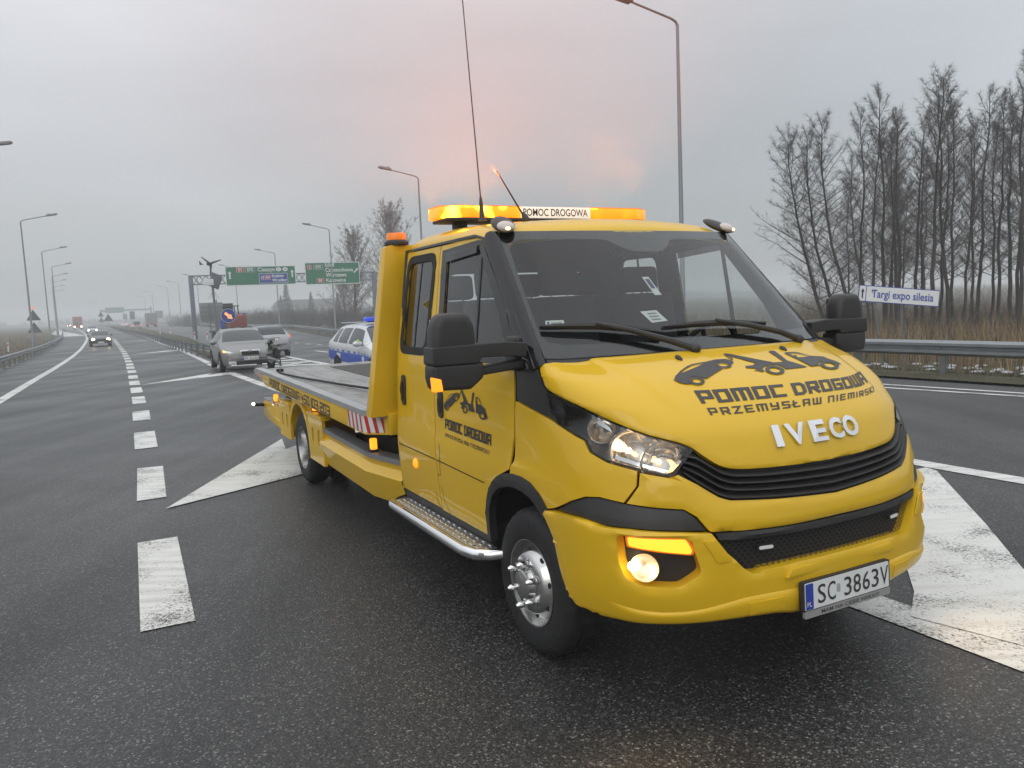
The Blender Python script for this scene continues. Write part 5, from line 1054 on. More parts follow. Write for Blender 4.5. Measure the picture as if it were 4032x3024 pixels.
# ---- doors (x,z outlines on the flank)
fd=[(-.102,1.47),(-.10,1.29),(-.10,1.10),(-.143,.925),(-.20,.90),(-.30,.858),(-.385,.79),(-.437,.70),(-.462,.60),(-.468,.498),(-1.118,.498),(-1.128,.62),(-1.135,.9),(-1.15,1.1),(-1.185,1.49),(-1.205,2.10),(-1.19,2.13),(-.67,2.13),(-.60,2.112),(-.375,1.885),(-.248,1.74),(-.123,1.555)]
fwo=[(-1.165,2.098),(-.66,2.118),(-.607,2.113),(-.379,1.885),(-.251,1.742),(-.125,1.555),(-.103,1.47),(-.14,1.452),(-1.11,1.44),(-1.13,1.46)]
fwi=[(-1.085,2.06),(-.665,2.08),(-.62,2.063),(-.43,1.84),(-.31,1.70),(-.225,1.56),(-.20,1.50),(-.22,1.485),(-1.04,1.475),(-1.06,1.49)]
rd=[(-1.128,.505),(-1.138,.62),(-1.145,.9),(-1.16,1.1),(-1.195,1.49),(-1.215,2.10),(-1.205,2.13),(-1.80,2.13),(-1.815,2.1),(-1.818,.55),(-1.80,.505)]
rwo=rounded([(-1.255,2.10),(-1.775,2.10),(-1.805,1.45),(-1.285,1.45)],.10,5); rwi=rounded([(-1.305,2.05),(-1.735,2.05),(-1.755,1.50),(-1.335,1.50)],.07,5)
for s in (-1,1):
    D1=sidep('front_door',fd,YEL,s,holes=[[(x,z) for x,z in fwi]],th=.012,roll=.003,d=(.2,.04))
    f1=sidep('window_frame',fwo,GBL,s,D1,off=.004,th=.017,holes=[fwi]); sidep('window_glass',[(x,z) for x,z in fwi],SDG,s,D1,off=-.009,th=0,roll=0)
    sidep('quarter_bar',[(-.625,2.075),(-.60,2.06),(-.575,1.482),(-.605,1.482)],GBL,s,D1,off=-.002,th=.012,rnd=0)
    sidep('wind_deflector',[(-1.08,2.075),(-.645,2.09),(-.645,2.045),(-1.085,2.02)],glass('smoked_plastic',(.10,.09,.09),1.2,.05),s,D1,off=.012,th=.004)
    D2=sidep('rear_door',rd,YEL,s,holes=[rwi],th=.012,roll=.003,d=(.2,.05))
    sidep('window_frame',rwo,RUB,s,D2,off=.007,th=.022,holes=[rwi],roll=.005); sidep('window_glass',rwi,SDG,s,D2,off=-.010,th=0,roll=0); sidep('window_bar',[(-1.535,2.055),(-1.52,2.055),(-1.54,1.495),(-1.555,1.495)],GBL,s,D2,off=-.004,th=.01)
    sidep('rear_pillar',[(-1.822,.5),(-1.84,.5),(-1.84,2.13),(-1.822,2.13)],YEL,s,th=.03)
    for D,hx,z0,z1 in ((D1,-1.045,1.085,1.255),(D2,-1.70,1.10,1.31)):
        h=sidep('door_handle',rounded([(hx-.033,z1),(hx+.033,z1-.005),(hx+.04,z0),(hx-.028,z0+.01)],.033,5),BPL,s,D,off=.022,th=.025,roll=.010)
        sidep('handle_recess',rounded([(hx-.012,z1-.05),(hx+.014,z1-.05),(hx+.02,z0+.035),(hx-.008,z0+.035)],.012,3),GBL,s,h,off=.0235,th=.001)
    def seam(par,pts,wd=.007,o=.0012):
        A,B_=ribbon(subdiv(pts,.1,False),wd); m=len(A); Q=np.array(A+B_); fn,nf=side_net(s); X=fn(Q)+nf(Q)*o; mesh('panel_seam',X,[(i,i+1,m+i+1,m+i) if s>0 else (i,m+i,m+i+1,i+1) for i in range(m-1)],SEAM,par,smooth=False)
    seam(D1,[(-1.13,.818),(-.44,.800)]); seam(D2,[(-1.81,.826),(-1.15,.818)]); seam(D1,[(-1.06,.925),(-1.075,.80),(-1.08,.725),(-1.125,.725)],.005); seam(D1,[(-1.09,.66),(-1.06,.56),(-1.0,.505)],.004); seam(D2,[(-1.19,.60),(-1.175,.53),(-1.14,.508)],.004)
    sidep('door_lining',[(-1.80,.60),(-.46,.60),(-.2,1.0),(-.12,1.45),(-.12,1.55),(-.37,1.885),(-.60,2.115),(-1.80,2.12)],GRYI,s,off=-.016,th=0,holes=[fwi,rwi],roll=0)
    panel('pillar_lining',UF,[(4.9,.5),(4.85,6.0),(5.6,6.2),(6.3,5.9),(6.9,5.2),(6.95,3.2),(7.0,2.2),(7.1,1.0),(7.1,.4)],GRYI,off=-.04,th=0,roll=0,side=s)
    c=s*(ysd(.733)); o=MB().lathe([(0,.016),(.02,.015),(.031,.008),(.034,0)],(0,0,0),'z',18).build('side_marker',AMB,D2); o.location=(-1.505,c,.733); o.rotation_euler=(R(90) if s<0 else R(-90),0,0)
    # lettering reads from the tail to the nose on the right flank, nose to tail on the left
    fn,nf=side_net(s)
    def dec(V2,F,x0,x1,z0,z1,dz):
        V2=np.array(V2); a=V2[:,0] if s<0 else 1-V2[:,0]
        Q=np.stack([x0+(x1-x0)*a,z0+(z1-z0)*V2[:,1]+dz*a],1); X=fn(Q)+nf(Q)*(.0032+.0004*V2[:,2:3]); mesh('vinyl_lettering',X,F if s<0 else F,INK,D1,smooth=False)
    for q_ in stroke_text('POMOC DROGOWA',1.6,.7,1.0): dec(*q_,-.98,-.352,1.03,1.092,-.016)
    for q_ in stroke_text('PRZEMYSŁAW NIEMIRSKI',1.2,1.5,1.2): dec(*q_,-.977,-.372,.980,1.003,-.016)
    pd=(.08,.08); pict((fn,nf),PICTC,(lambda p:(-.985+.63*p[0],1.118+.165*p[1])) if s<0 else (lambda p:(-.355-.63*p[0],1.118+.165*p[1])),D1,s>0)
    sidep('drip_rail',[(-1.84,2.136),(-1.84,2.15),(-.70,2.152),(-.60,2.13),(-.59,2.118),(-.70,2.137)],GBL,s,off=.006,th=.02)
    # sill and side step
    sidep('sill',[(-1.83,.497),(-.47,.49),(-.46,.42),(-1.83,.42)],BPL,s,off=-.012,th=.03)
    stp=empty('side_step'); stp.parent=T
    MB().box((-1.05,s*1.03,.435),(1.42,.125,.022)).build('tread_plate',ALU,stp,bevel=.004)
    b=MB()
    for i in range(34):
        for j in range(3): b.sphere((-1.72+.041*i,s*(.985+.038*j),.447),(.016,.005,.004) if (i+j)%2 else (.005,.016,.004),6,4)
    tag(b.build('tread_studs',CHR,stp),kind='stuff')
    MB().tube([(-1.86,s*.95,.415),(-1.84,s*1.02,.42),(-1.78,s*1.09,.425),(-1.68,s*1.115,.428),(-.50,s*1.115,.428),(-.40,s*1.09,.428),(-.34,s*1.03,.43),(-.31,s*.93,.43)],.032,14).build('step_tube',CHR,stp)
    MB().box((-.49,s*.84,.30),(.012,.26,.36)).build('mud_flap',RUB,T,bevel=.004)
# ---- cabin interior
MB().prism([(.26,1.40),(.12,1.51),(-.03,1.50),(-.03,1.1),(.26,1.1)],'y',-.45,.45).prism([(.02,1.40),(-.02,1.49),(-.12,1.49),(-.22,1.38),(-.25,1.05),(.02,1.05)],'y',-.84,.84).build('dashboard',GRYI,T,bevel=.02)
MB().box((-1.0,0,.86),(1.7,1.84,.06)).build('cab_floor',DRK,T)
W_=empty('steering_wheel',(-.28,.43,1.42)); W_.parent=T; W_.rotation_euler=(0,R(-62),0)
MB().tube([(.2*math.cos(a),.2*math.sin(a),0) for a in np.linspace(0,2*math.pi,33)[:-1]],.016,8,closed=True).build('rim',RUB,W_); b=MB(); b.sphere((0,0,-.01),(.07,.08,.03)); 
for a in (90,210,330): b.tube([(0,0,-.01),(.19*math.cos(R(a)),.19*math.sin(R(a)),0)],.016,6)
b.build('hub',GRYI,W_); MB().cyl((.35*.3,.43,1.2),(-.26,.43,1.41),.04,8).build('steering_column',GRYI,T)
SEAT=pm('seat_cloth',(.028,.028,.032),.9,var=.2,scale=20,bump=.1,bscale=200)
def seat(x,y):
    s_=empty('cab_seat',(x,y,.9)); s_.parent=T
    MB().box((0,0,.18),(.5,.46,.16)).build('cushion',SEAT,s_,bevel=.05,seg=3); MB().box((-.26,0,.54),(.13,.46,.70),ry=R(-10)).build('backrest',SEAT,s_,bevel=.05,seg=3); MB().box((-.335,0,.98),(.09,.27,.17),ry=R(-6)).build('headrest',SEAT,s_,bevel=.04,seg=3)
    b=MB(); b.cyl((-.325,-.06,.84),(-.33,-.06,.95),.008,6); b.cyl((-.325,.06,.84),(-.33,.06,.95),.008,6); b.build('headrest_rod',CHR,s_)
for x,y in ((-.62,.45),(-.62,-.18),(-.62,-.62),(-1.42,.55),(-1.42,0),(-1.42,-.55)): seat(x,y)
P,Tt,bd=tri2d([(-.97,.5),(.97,.5),(.985,.95),(.96,1.45),(.868,2.14),(.6,2.24),(-.6,2.24),(-.868,2.14),(-.96,1.45),(-.985,.95)],[rounded([(-.62,1.50),(.62,1.50),(.58,1.98),(-.58,1.98)],.08)],.25)
mesh('cab_rear_wall',[(-1.838,y,z) for y,z in P]+[(-1.80,y,z) for y,z in P],[tuple(t)[::-1] for t in Tt]+[tuple(i+len(P) for i in t) for t in Tt]+[(a,b_,b_+len(P),a+len(P)) for a,b_ in bd],GRYI,T,smooth=False)
mesh('rear_window_glass',[(-1.82,-.63,1.49),(-1.82,.63,1.49),(-1.82,.6,1.99),(-1.82,-.6,1.99)],[(0,1,2,3)],SDG,T,smooth=False)
panel('headlining',RF,symm([(0,.5),(5.5,.5),(5.5,6.9),(0,6.9)]),pm('headlining',(.10,.10,.10),.9),off=-.05,th=0,roll=0)
MB().box((-.36,0,2.03),(.07,.26,.08),ry=R(-15)).build('interior_mirror',GBL,T,bevel=.02)
# papers on the glass
STK=pm('sticker_paper',(.68,.70,.68),.5,var=.08,scale=60)
k=panel('windscreen_sticker',UF,rounded([(-4.36,1.80),(-3.68,1.80),(-3.75,1.56),(-4.42,1.56)],.04),STK,parent=WS,off=-.004,th=0,roll=0,d=(.2,.1))
panel('sticker_print',UF,[(-4.18,1.73),(-3.78,1.73),(-3.82,1.62),(-4.22,1.62)],pm('print_grey',(.22,.22,.22),.5),parent=WS,off=-.0032,th=0,roll=0,d=(.3,.2)); panel('sticker_print',UF,[(-4.31,1.76),(-4.23,1.76),(-4.29,1.60),(-4.37,1.60)],pm('print_navy',(.03,.04,.14),.5),parent=WS,off=-.0032,th=0,roll=0,d=(.3,.2))
panel('windscreen_card',UF,[(-1.42,1.95),(-.98,1.97),(-.86,1.60),(-1.30,1.56)],STK,parent=WS,off=-.004,th=0,roll=0,d=(.2,.1))
for v in (1.86,1.76,1.66): panel('card_print',UF,[(-1.30+.1*(1.95-v),v+.02),(-1.05+.1*(1.95-v),v+.03),(-1.04+.1*(1.95-v),v-.02),(-1.28+.1*(1.95-v),v-.03)],pm('print_grey',(.22,.22,.22),.5),parent=WS,off=-.0032,th=0,roll=0,d=(.3,.2))
panel('hanging_card',UF,[(-.62,3.28),(-.42,3.28),(-.40,2.62),(-.60,2.62)],STK,parent=WS,off=-.03,th=.002,roll=0,d=(.2,.2)); panel('card_print',UF,[(-.58,3.2),(-.46,3.2),(-.45,2.85),(-.57,2.85)],pm('print_navy',(.03,.04,.14),.5),parent=WS,off=-.0285,th=0,roll=0,d=(.2,.2))
# ---- wipers
def wiper(bl,arm,par=T):
    w_=empty('wiper'); w_.parent=par; P=np.array(subdiv(bl,.3,False)); X=UF[0](P)+UF[1](P)*.022
    MB().tube([tuple(x) for x in X],.010,6).build('blade',RUB,w_); X2=UF[0](P)+UF[1](P)*.036; MB().tube([tuple(x) for x in X2],[.006+.010*math.sin(math.pi*i/(len(X2)-1)) for i in range(len(X2))],6).build('spoiler',BPL,w_)
    Q=np.array(subdiv(arm,.3,False)); X=UF[0](Q)+UF[1](Q)*np.linspace(.05,.03,len(Q))[:,None]; MB().tube([tuple(x) for x in X],list(np.linspace(.011,.018,len(X))),8).build('arm',BPL,w_)
    MB().sphere(tuple(X[-1]),(.03,.03,.025)).build('pivot',BPL,w_)
wiper([(-4.70,1.47),(-3.8,1.44),(-2.77,1.38),(-1.9,1.22),(-1.33,1.06)],[(-2.9,1.40),(-2.1,1.16),(-1.3,.80),(-.80,.52)])
wiper([(-1.25,1.24),(-.4,1.27),(.4,1.26),(1.77,1.14)],[(.2,1.27),(1.2,1.05),(2.0,.80),(2.55,.52)])
# ---- door mirrors
for s in (-1,1):
    m_=empty('door_mirror'); m_.parent=T
    def mbx(nm,y0,y1,z0,z1,x0,x1,bev,mat,pts=None):
        b=MB(); b.prism([(y*s,z) for y,z in (pts or [(y0,z0),(y1,z0),(y1,z1),(y0,z1)])],'x',x0,x1); return b.build(nm,mat,m_,bevel=bev,seg=4)
    mbx('mirror_head',0,0,0,0,-.10,.025,.045,BPL,[(1.215,1.50),(1.222,1.66),(1.25,1.728),(1.40,1.728),(1.428,1.66),(1.442,1.50)])
    mbx('mirror_band',0,0,0,0,-.09,.036,.012,BPL,[(1.20,1.515),(1.05,1.51),(.965,1.50),(.96,1.57),(1.08,1.582),(1.445,1.575),(1.45,1.50),(1.44,1.49),(1.22,1.49)])
    mbx('mirror_foot',0,0,0,0,-.095,.03,.022,BPL,[(1.19,1.495),(1.445,1.495),(1.448,1.43),(1.435,1.375),(1.26,1.368),(1.19,1.42)])
    mbx('mirror_bracket',0,0,0,0,-.10,.0,.012,BPL,[(.955,1.445),(1.20,1.425),(1.20,1.462),(.955,1.49)])
    mbx('mirror_base',0,0,0,0,-.17,-.045,.02,BPL,[(.925,1.42),(.985,1.43),(.975,1.60),(.91,1.60)])
    mbx('mirror_glass',0,0,0,0,-.106,-.101,0,CHR,[(1.235,1.52),(1.25,1.70),(1.40,1.70),(1.425,1.52)])
    mbx('mirror_indicator',0,0,0,0,-.0,.036,.008,AMB,[(1.405,1.372),(1.452,1.372),(1.456,1.44),(1.412,1.428)]) if s<0 else mbx('mirror_indicator',0,0,0,0,-.08,-.03,.008,AMD,[(1.41,1.38),(1.45,1.38),(1.452,1.43),(1.415,1.425)])
# ---- roof: marker lamps, beacon bar, aerials
for s in (-1,1):
    m_=empty('roof_marker_lamp',(-.515,s*.775,2.188),s*R(14)); m_.parent=T; m_.rotation_euler=(0,R(26),s*R(14)); m_.scale=(.86,.86,.86)
    MB().sphere((-.03,0,-.010),(.13,.076,.030),18,10).build('lamp_base',BPL,m_); MB().sphere((.052,0,.006),(.062,.058,.032),18,10).build('lamp_lens',pm('warm_clear_lens',(.50,.46,.42),.12,coat=.6,emit=(1,.5,.25),estr=.04),m_); MB().sphere((.098,0,.012),(.02,.022,.013),8,6).build('lamp_bulb',BULBS,m_)
LB=empty('beacon_bar',(-1.455,0,2.300)); LB.parent=T
def bar(nm,poly,z0,z1,mat,bev=.008): return MB().prism(poly,'z',z0,z1).build(nm,mat,LB,bevel=bev)
bar('bar_base',[(-.13,-.76),(.10,-.76),(.13,-.70),(.13,.76),(.10,.82),(-.13,.82)],0,.022,DARK)
lensm=bpy.data.materials.new('beacon_lens'); lensm.use_nodes=True; t_=lensm.node_tree; bs=t_.nodes['Principled BSDF']; bs.inputs['Base Color'].default_value=(.85,.28,.02,1); bs.inputs['Roughness'].default_value=.2
tcx=t_.nodes.new('ShaderNodeTexCoord'); nzx=t_.nodes.new('ShaderNodeTexNoise'); nzx.inputs['Scale'].default_value=5.5; nzx.inputs['Detail'].default_value=1; t_.links.new(tcx.outputs['Object'],nzx.inputs['Vector'])
rpx=t_.nodes.new('ShaderNodeValToRGB'); ex=rpx.color_ramp.elements; ex[0].position=.38; ex[0].color=(.95,.20,.002,1); ex[1].position=.74; ex[1].color=(8,4.0,.35,1); q_=ex.new(.57); q_.color=(1.15,.31,.001,1); t_.links.new(nzx.outputs['Fac'],rpx.inputs[0]); t_.links.new(rpx.outputs[0],bs.inputs['Emission Color']); bs.inputs['Emission Strength'].default_value=1.3
for y0,y1,sgn in ((-.77,-.225,-1),(.33,.83,1)):
    e_=-.77 if sgn<0 else .83; i_=y1 if sgn<0 else y0
    po=[(-.12,i_),(.125,i_),(.125,e_-sgn*.10),(.06,e_+sgn*.02),(-.12,e_+sgn*.02)]
    bar('amber_lens',po,.0225,.096,lensm,.006); bar('lens_cap',[(x*.99,y) for x,y in po],.097,.101,pm('amber_cap',(.5,.10,.01),.3,emit=(1,.2,.01),estr=.6),0)
    for q in (.28,.72): MB().sphere((.0,i_+(e_-i_)*q,.06),(.05,.09,.022)).build('rotator_lamp',AMBH,LB)
bar('sign_box',[(-.115,-.224),(.122,-.224),(.122,.329),(-.115,.329)],.0225,.098,emitm('lit_sign',(1,.90,.80),.42,(.8,.78,.74)),.004)
yztext('sign_lettering','POMOC DROGOWA',.050,-.205,.036,.1235,INK,LB,.51,.012)
for y in (-.62,.62): MB().box((0,y,-.022),(.10,.07,.05)).build('bar_foot',DARK,LB,bevel=.008)
a_=empty('aerial',(-1.0,-.672,2.262)); a_.parent=T; MB().tube([(0,0,0),(0,-.001,.02),(0,-.002,.11),(0,-.004,.145)],[.028,.016,.012,.006],10).build('aerial_base',BPL,a_); MB().tube([(0,-.004,.14),(0,-.035,.75),(.005,-.075,1.5),(.01,-.10,2.0)],[.0045,.004,.0032,.0022],6).build('aerial_whip',BPL,a_)
a_=empty('aerial',(-1.0,-.364,2.272)); a_.parent=T; MB().tube([(0,0,0),(-.01,-.01,.025),(-.02,-.02,.045)],[.02,.018,.008],10).build('aerial_base',BPL,a_); MB().tube([(-.02,-.02,.04),(-.05,-.17,.30)],[.006,.004],6).build('aerial_whip',BPL,a_)
# ---- wheels
def wheel(x,y,s,rear,nm='wheel'):
    w_=empty(nm,(x,y,.37)); w_.parent=T
    # lugged tyre: profile radius alternates round the shoulder
    prof=[(.222,0),(.235,.006),(.28,.010),(.325,.004),(.348,-.012),(.362,-.026),(.369,-.05),(.370,-.075),(.363,-.078),(.363,-.086),(.370,-.089),(.370,-.112),(.363,-.115),(.363,-.123),(.370,-.126),(.369,-.16),(.362,-.185),(.34,-.205),(.24,-.215)]
    n=96; V=[];F=[]
    for i,(r_,h) in enumerate(prof):
        for k in range(n):
            a=2*math.pi*k/n; rr=r_-(.007 if (i in (4,5,6,14,15,16) and k%3==0) else 0); V.append((rr*math.cos(a),-h*s*-1,rr*math.sin(a)))
    for i in range(len(prof)-1):
        for k in range(n):
            l=(k+1)%n; f=(i*n+k,i*n+l,(i+1)*n+l,(i+1)*n+k); F.append(f if s<0 else f[::-1])
    mesh('tyre',V,F,RUB,w_,ang=30)
    if not rear: pr=[(.222,-.012),(.219,.004),(.212,.002),(.206,-.02),(.198,-.045),(.188,-.052),(.172,-.03),(.152,.006),(.138,.018),(.085,.022),(.08,.03),(.076,.052),(.06,.060),(0,.060)]
    else: pr=[(.222,-.012),(.219,.004),(.212,.002),(.205,-.03),(.196,-.09),(.188,-.135),(.16,-.15),(.12,-.145),(.09,-.14),(.085,-.09),(.06,-.085),(0,-.085)]
    b=MB(); b.lathe([(r_,h*s) for r_,h in pr],(0,0,0),'y',40); V=b.V; F=b.F if s<0 else [f[::-1] for f in b.F]; mesh('rim',V,F,pm('polished_rim',(.58,.575,.565),.2,.95,.2,9),w_,ang=40)
    h0=.018 if not rear else -.14
    for k in range(6):
        a=R(60*k+24); cx,cz=.106*math.cos(a),.106*math.sin(a)
        MB().tube([(cx,s*h0,cz),(cx,s*(h0+.012),cz),(cx,s*(h0+.014),cz),(cx,s*(h0+.052),cz),(cx,s*(h0+.066),cz)],[.024,.024,.017,.0165,.006],10).build('wheel_nut',CHR,w_)
    b=MB()
    for k in range(8):
        a=R(45*k+10); rr=.163; cx,cz=rr*math.cos(a),rr*math.sin(a); hh=(-.016 if not rear else -.149); b.sphere((cx,s*(hh+.004),cz),(.015,.006,.015),10,6)
    b.build('vent_hole',DRK,w_)
    return w_
for s in (-1,1):
    wheel(0,s*.975,s,False); wheel(-4.75,s*1.035,s,True); 
    b=MB(); b.lathe([(.22,0),(.33,.004*s),(.365,-.03*s),(.37,-.08*s),(.365,-.18*s),(.3,-.21*s),(.2,-.21*s)],(-4.75,s*.79,.37),'y',40); b.build('inner_tyre',RUB,T)
# ---- flatbed: headboard, deck, side rails
def bz(x): return 1.018+(-2.2-x)*.0142
P,Tt,bd=tri2d([(-1.155,1.00),(1.155,1.00),(.975,2.185),(.93,2.20),(-.93,2.20),(-.975,2.185)],[rounded([(-.72,1.42),(.72,1.42),(.66,2.04),(-.66,2.04)],.06)],.3)
n=len(P); HB=mesh('headboard',[(-1.94,y,z) for y,z in P]+[(-2.06,y,z) for y,z in P],[tuple(t) for t in Tt]+[tuple(i+n for i in t)[::-1] for t in Tt]+[(b_,a,a+n,b_+n) for a,b_ in bd],YEL,T,bevel=.012)
for s in (-1,1):
    bc=empty('corner_beacon',(-2.0,s*.87,2.20)); bc.parent=T; MB().lathe([(.085,0),(.085,.02),(.072,.035),(0,.036)],(0,0,0),'z',20).build('beacon_foot',BPL,bc); MB().lathe([(.068,.037),(.070,.07),(.062,.085),(0,.09)],(0,0,0),'z',20).build('beacon_dome',AMD,bc)
DECK=noise_mix('deck_steel',[(.13,.125,.12),(.27,.26,.25),(.36,.35,.34)],2.2,8,.5,.15,30,.5,stretch=(1,3,1)); 
dk=empty('flatbed_deck',(0,0,0)); dk.parent=T
def slab(nm,x0,x1,y0,y1,dz,mat,th=.05,par=dk):
    V=[(x0,y0,bz(x0)+dz),(x1,y0,bz(x1)+dz),(x1,y1,bz(x1)+dz),(x0,y1,bz(x0)+dz)]; V+=[(x,y,z-th) for x,y,z in V]
    return mesh(nm,V,[(0,1,2,3) if (x1-x0)*(y1-y0)>0 else (3,2,1,0),(7,6,5,4),(0,4,5,1),(1,5,6,2),(2,6,7,3),(3,7,4,0)],mat,par,smooth=False)
ys_=[-1.07,-.62,-.17,.60,1.07]
for i in (0,1,3): 
    for j in range(3): slab('deck_plate',-6.95+j*1.63,-6.95+j*1.63+1.622,ys_[i]+.004,ys_[i+1]-.004,-.055,DECK)
slab('ribbed_floor',-6.95,-2.08,-.17,.60,-.07,pm('rib_dark',(.06,.055,.05),.6,.3,.2))
for i in range(18): slab('floor_rib',-6.9,-2.1,-.15+i*.042,-.128+i*.042,-.052,pm('rib_steel',(.13,.12,.11),.5,.4,.2),.018)
slab('deck_tail',-7.35,-6.955,-1.05,1.05,-.06,DECK)
MB().tube([(-6.75,-.82,bz(-6.75)-.03),(-6.3,-.93,bz(-6.3)-.035),(-5.6,-.86,bz(-5.6)-.035),(-4.6,-.70,bz(-4.6)-.035),(-3.4,-.52,bz(-3.4)-.02),(-2.1,-.30,bz(-2.1)+.03)],.012,6).build('winch_rope',RUB,dk)
b=MB(); b.box((-2.2,-.95,bz(-2.2)+.02),(.20,.20,.09)); b.box((-2.29,-.95,bz(-2.2)+.04),(.015,.22,.13)); b.box((-6.7,-.84,bz(-6.7)-.035),(.07,.08,.03)); b.build('deck_bracket',DRK,dk,bevel=.006)
for s in (-1,1):
    rl=empty('side_rail'); rl.parent=T; Y=1.13
    po=[(-2.2,bz(-2.2)),(-6.72,bz(-6.72)),(-6.76,bz(-6.72)-.03),(-6.2,bz(-6.2)-.135),(-6.1,bz(-6.1)-.15),(-2.2,.85)]
    MB().prism(po,'y',s*Y,s*(Y-.035)).build('rail_plate',YEL,rl,bevel=.004)
    po=[(-2.2,.85,Y),(-1.955,.868,1.03),(-1.955,bz(-1.95),1.03),(-2.2,bz(-2.2),Y)]
    V=[(x,s*y,z) for x,z,y in po]+[(x,s*(y-.035),z) for x,z,y in po]; F=[(0,1,2,3),(7,6,5,4),(0,4,5,1),(1,5,6,2),(2,6,7,3),(3,7,4,0)]; mesh('rail_corner',V,F if s<0 else [f[::-1] for f in F],YEL,rl,smooth=False)
    MB().box((-1.935,s*.955,.945),(.05,.15,.155)).build('rail_end',YEL,rl,bevel=.01)
    # pale aluminium capping
    pth=[(-6.74,Y),(-2.2,Y),(-1.955,1.03)]; V=[];F=[]
    for x,y in pth:
        z=bz(x); yi=y-.085
        V+=[(x,s*(y+.006),z-.028),(x,s*(y+.006),z+.012),(x,s*yi,z+.012),(x,s*yi,z-.06)]
    for i in range(2):
        for j in range(3): f=(i*4+j,i*4+4+j,i*4+5+j,i*4+1+j); F.append(f if s<0 else f[::-1])
    F+=[(0,1,2,3)]; mesh('rail_capping',V,F,pm('pale_capping',(.42,.43,.43),.4,.5,.1,8),rl,ang=20)
    def onrail(x,z,o=.0):  # point on the outer face at rail distance x (x>-2.2 runs round the corner)
        if x<=-2.2: return (x,s*(Y+.002+o),z)
        f=(x+2.2)/.265; return (-2.2+.245*f+.0008,s*(Y-.10*f+.002+o),z)
    def quad(nm,c,mat,o): 
        V=[onrail(x,z,o) for x,z in c]; mesh(nm,V,[(0,1,2,3)] if s<0 else [(3,2,1,0)],mat,rl,smooth=False)
    zt=lambda x:bz(min(x,-2.0))-.032
    zb=lambda x:float(np.interp(x,[-2.62,-2.2,-1.955],[.868,.862,.882]))
    for xa,xb in ((-2.62,-2.2),(-2.2,-1.965)): quad('hazard_base',[(xa,zb(xa)),(xb,zb(xb)),(xb,zt(xb)),(xa,zt(xa))],WHT,0)
    for i in range(4):
        xa=-2.615+i*.105; quad('hazard_stripe',[(xa+.03,zb(xa)),(xa+.07,zb(xa)),(xa+.035,zt(xa)),(xa-.003,zt(xa))],REDT,.0015)
    for i in range(3):
        xa=-2.195+i*.092; quad('hazard_stripe',[(min(xa+.035,-1.966),zb(xa)),(min(xa+.075,-1.966),zb(xa)),(min(xa+.042,-1.966),zt(xa)),(xa,zt(xa))],REDT,.0015)
    for i in range(4):
        xa=-6.70+i*.1; z1=bz(xa)-.035; z0=max(bz(-6.2)-.13-(xa+6.2)*.17,.94); quad('hazard_base',[(xa,z0+.01),(xa+.1,z0-.005),(xa+.1,z1),(xa,z1)],WHT,0); quad('hazard_stripe',[(xa+.03,z0+.006),(xa+.08,z0),(xa+.055,z1),(xa+.005,z1)],REDT,.0012)
    for V2,F in stroke_text('POMOC DROGOWA 450 103 203',1.3,.8,3):
      a=V2[:,0] if s<0 else 1-V2[:,0]
      X=[(-5.84+2.67*q,s*(Y+.0018+.0003*k),(.935+(.873-.935)*q)+.092*t) for q,t,k in zip(a,V2[:,1],V2[:,2])]; mesh('rail_lettering',X,F,INK,rl,smooth=False)
    # lower skirt with faceted section, its capping, tool panels and lamps
    sec=[(-.045,.668),(0,.660),(-.006,.600),(.045,.545),(.04,.525),(-.012,.345),(-.06,.335)]
    pth=[(-3.78,1.05),(-2.36,1.05),(-1.865,.94)]; V=[];F=[]
    for x,y in pth:
        dz=(-2.36-x)*.013
        V+=[(x,s*(y+o_),z+dz) for o_,z in sec]
    m=len(sec)
    for i in range(2):
        for j in range(m-1): f=(i*m+j,i*m+j+1,(i+1)*m+j+1,(i+1)*m+j); F.append(f[::-1] if s<0 else f)
    sk=mesh('side_skirt',V,F,YEL,T,ang=15)
    V=[];F=[]
    for x,y in pth:
        dz=(-2.36-x)*.013; V+=[(x,s*(y+.018),.648+dz),(x,s*(y+.018),.685+dz),(x,s*(y-.10),.685+dz)]
    for i in range(2):
        for j in range(2): f=(i*3+j,i*3+3+j,i*3+4+j,i*3+1+j); F.append(f if s<0 else f[::-1])
    mesh('skirt_capping',V,F,pm('worn_capping',(.26,.265,.27),.45,.5,.12,8),sk,ang=20)
    for (x0,x1,z0,z1) in ((-4.27,-3.72,.345,.765),(-5.68,-5.12,.40,.765)):
        ft=MB(); hs=[]
        xm=x0+(x1-x0)*.18
        for xs in (x0+(x1-x0)*.30,x0+(x1-x0)*.72): hs.append(rounded([(xs-.035,z1-.10),(xs+.035,z1-.10),(xs+.035,z1-.25),(xs-.035,z1-.25)],.03,3))
        P,Tt,bd=tri2d([(x0,z0),(x1,z0),(x1,z1),(x0,z1)],hs,.2); n=len(P); V=[(x,s*1.075,z) for x,z in P]+[(x,s*1.045,z) for x,z in P]; F=[tuple(t) for t in Tt]+[(b_,a,a+n,b_+n) for a,b_ in bd]
        if s>0: F=[f[::-1] for f in F]
        tp=mesh('tool_panel',V,F,YEL,T,smooth=False)
        for h in hs: MB().prism(h,'y',s*1.046,s*1.043).build('panel_slot',DRK,tp,smooth=False)
        MB().prism([(x0-.015,z1),(x1+.015,z1),(x1-.01,z1+.045),(x0+.01,z1+.045)],'y',s*.99,s*1.088).build('panel_cap',YEL,tp,bevel=.008)
    # rear wheel arch band and rear box
    V=[];F=[]; ar=[(-4.73+.43*math.cos(a),.40+.43*math.sin(a)) for a in np.linspace(math.pi*.98,.02,22)]; ar2=[(-4.73+.485*math.cos(a),.40+.49*math.sin(a)) for a in np.linspace(math.pi*.98,.02,22)]
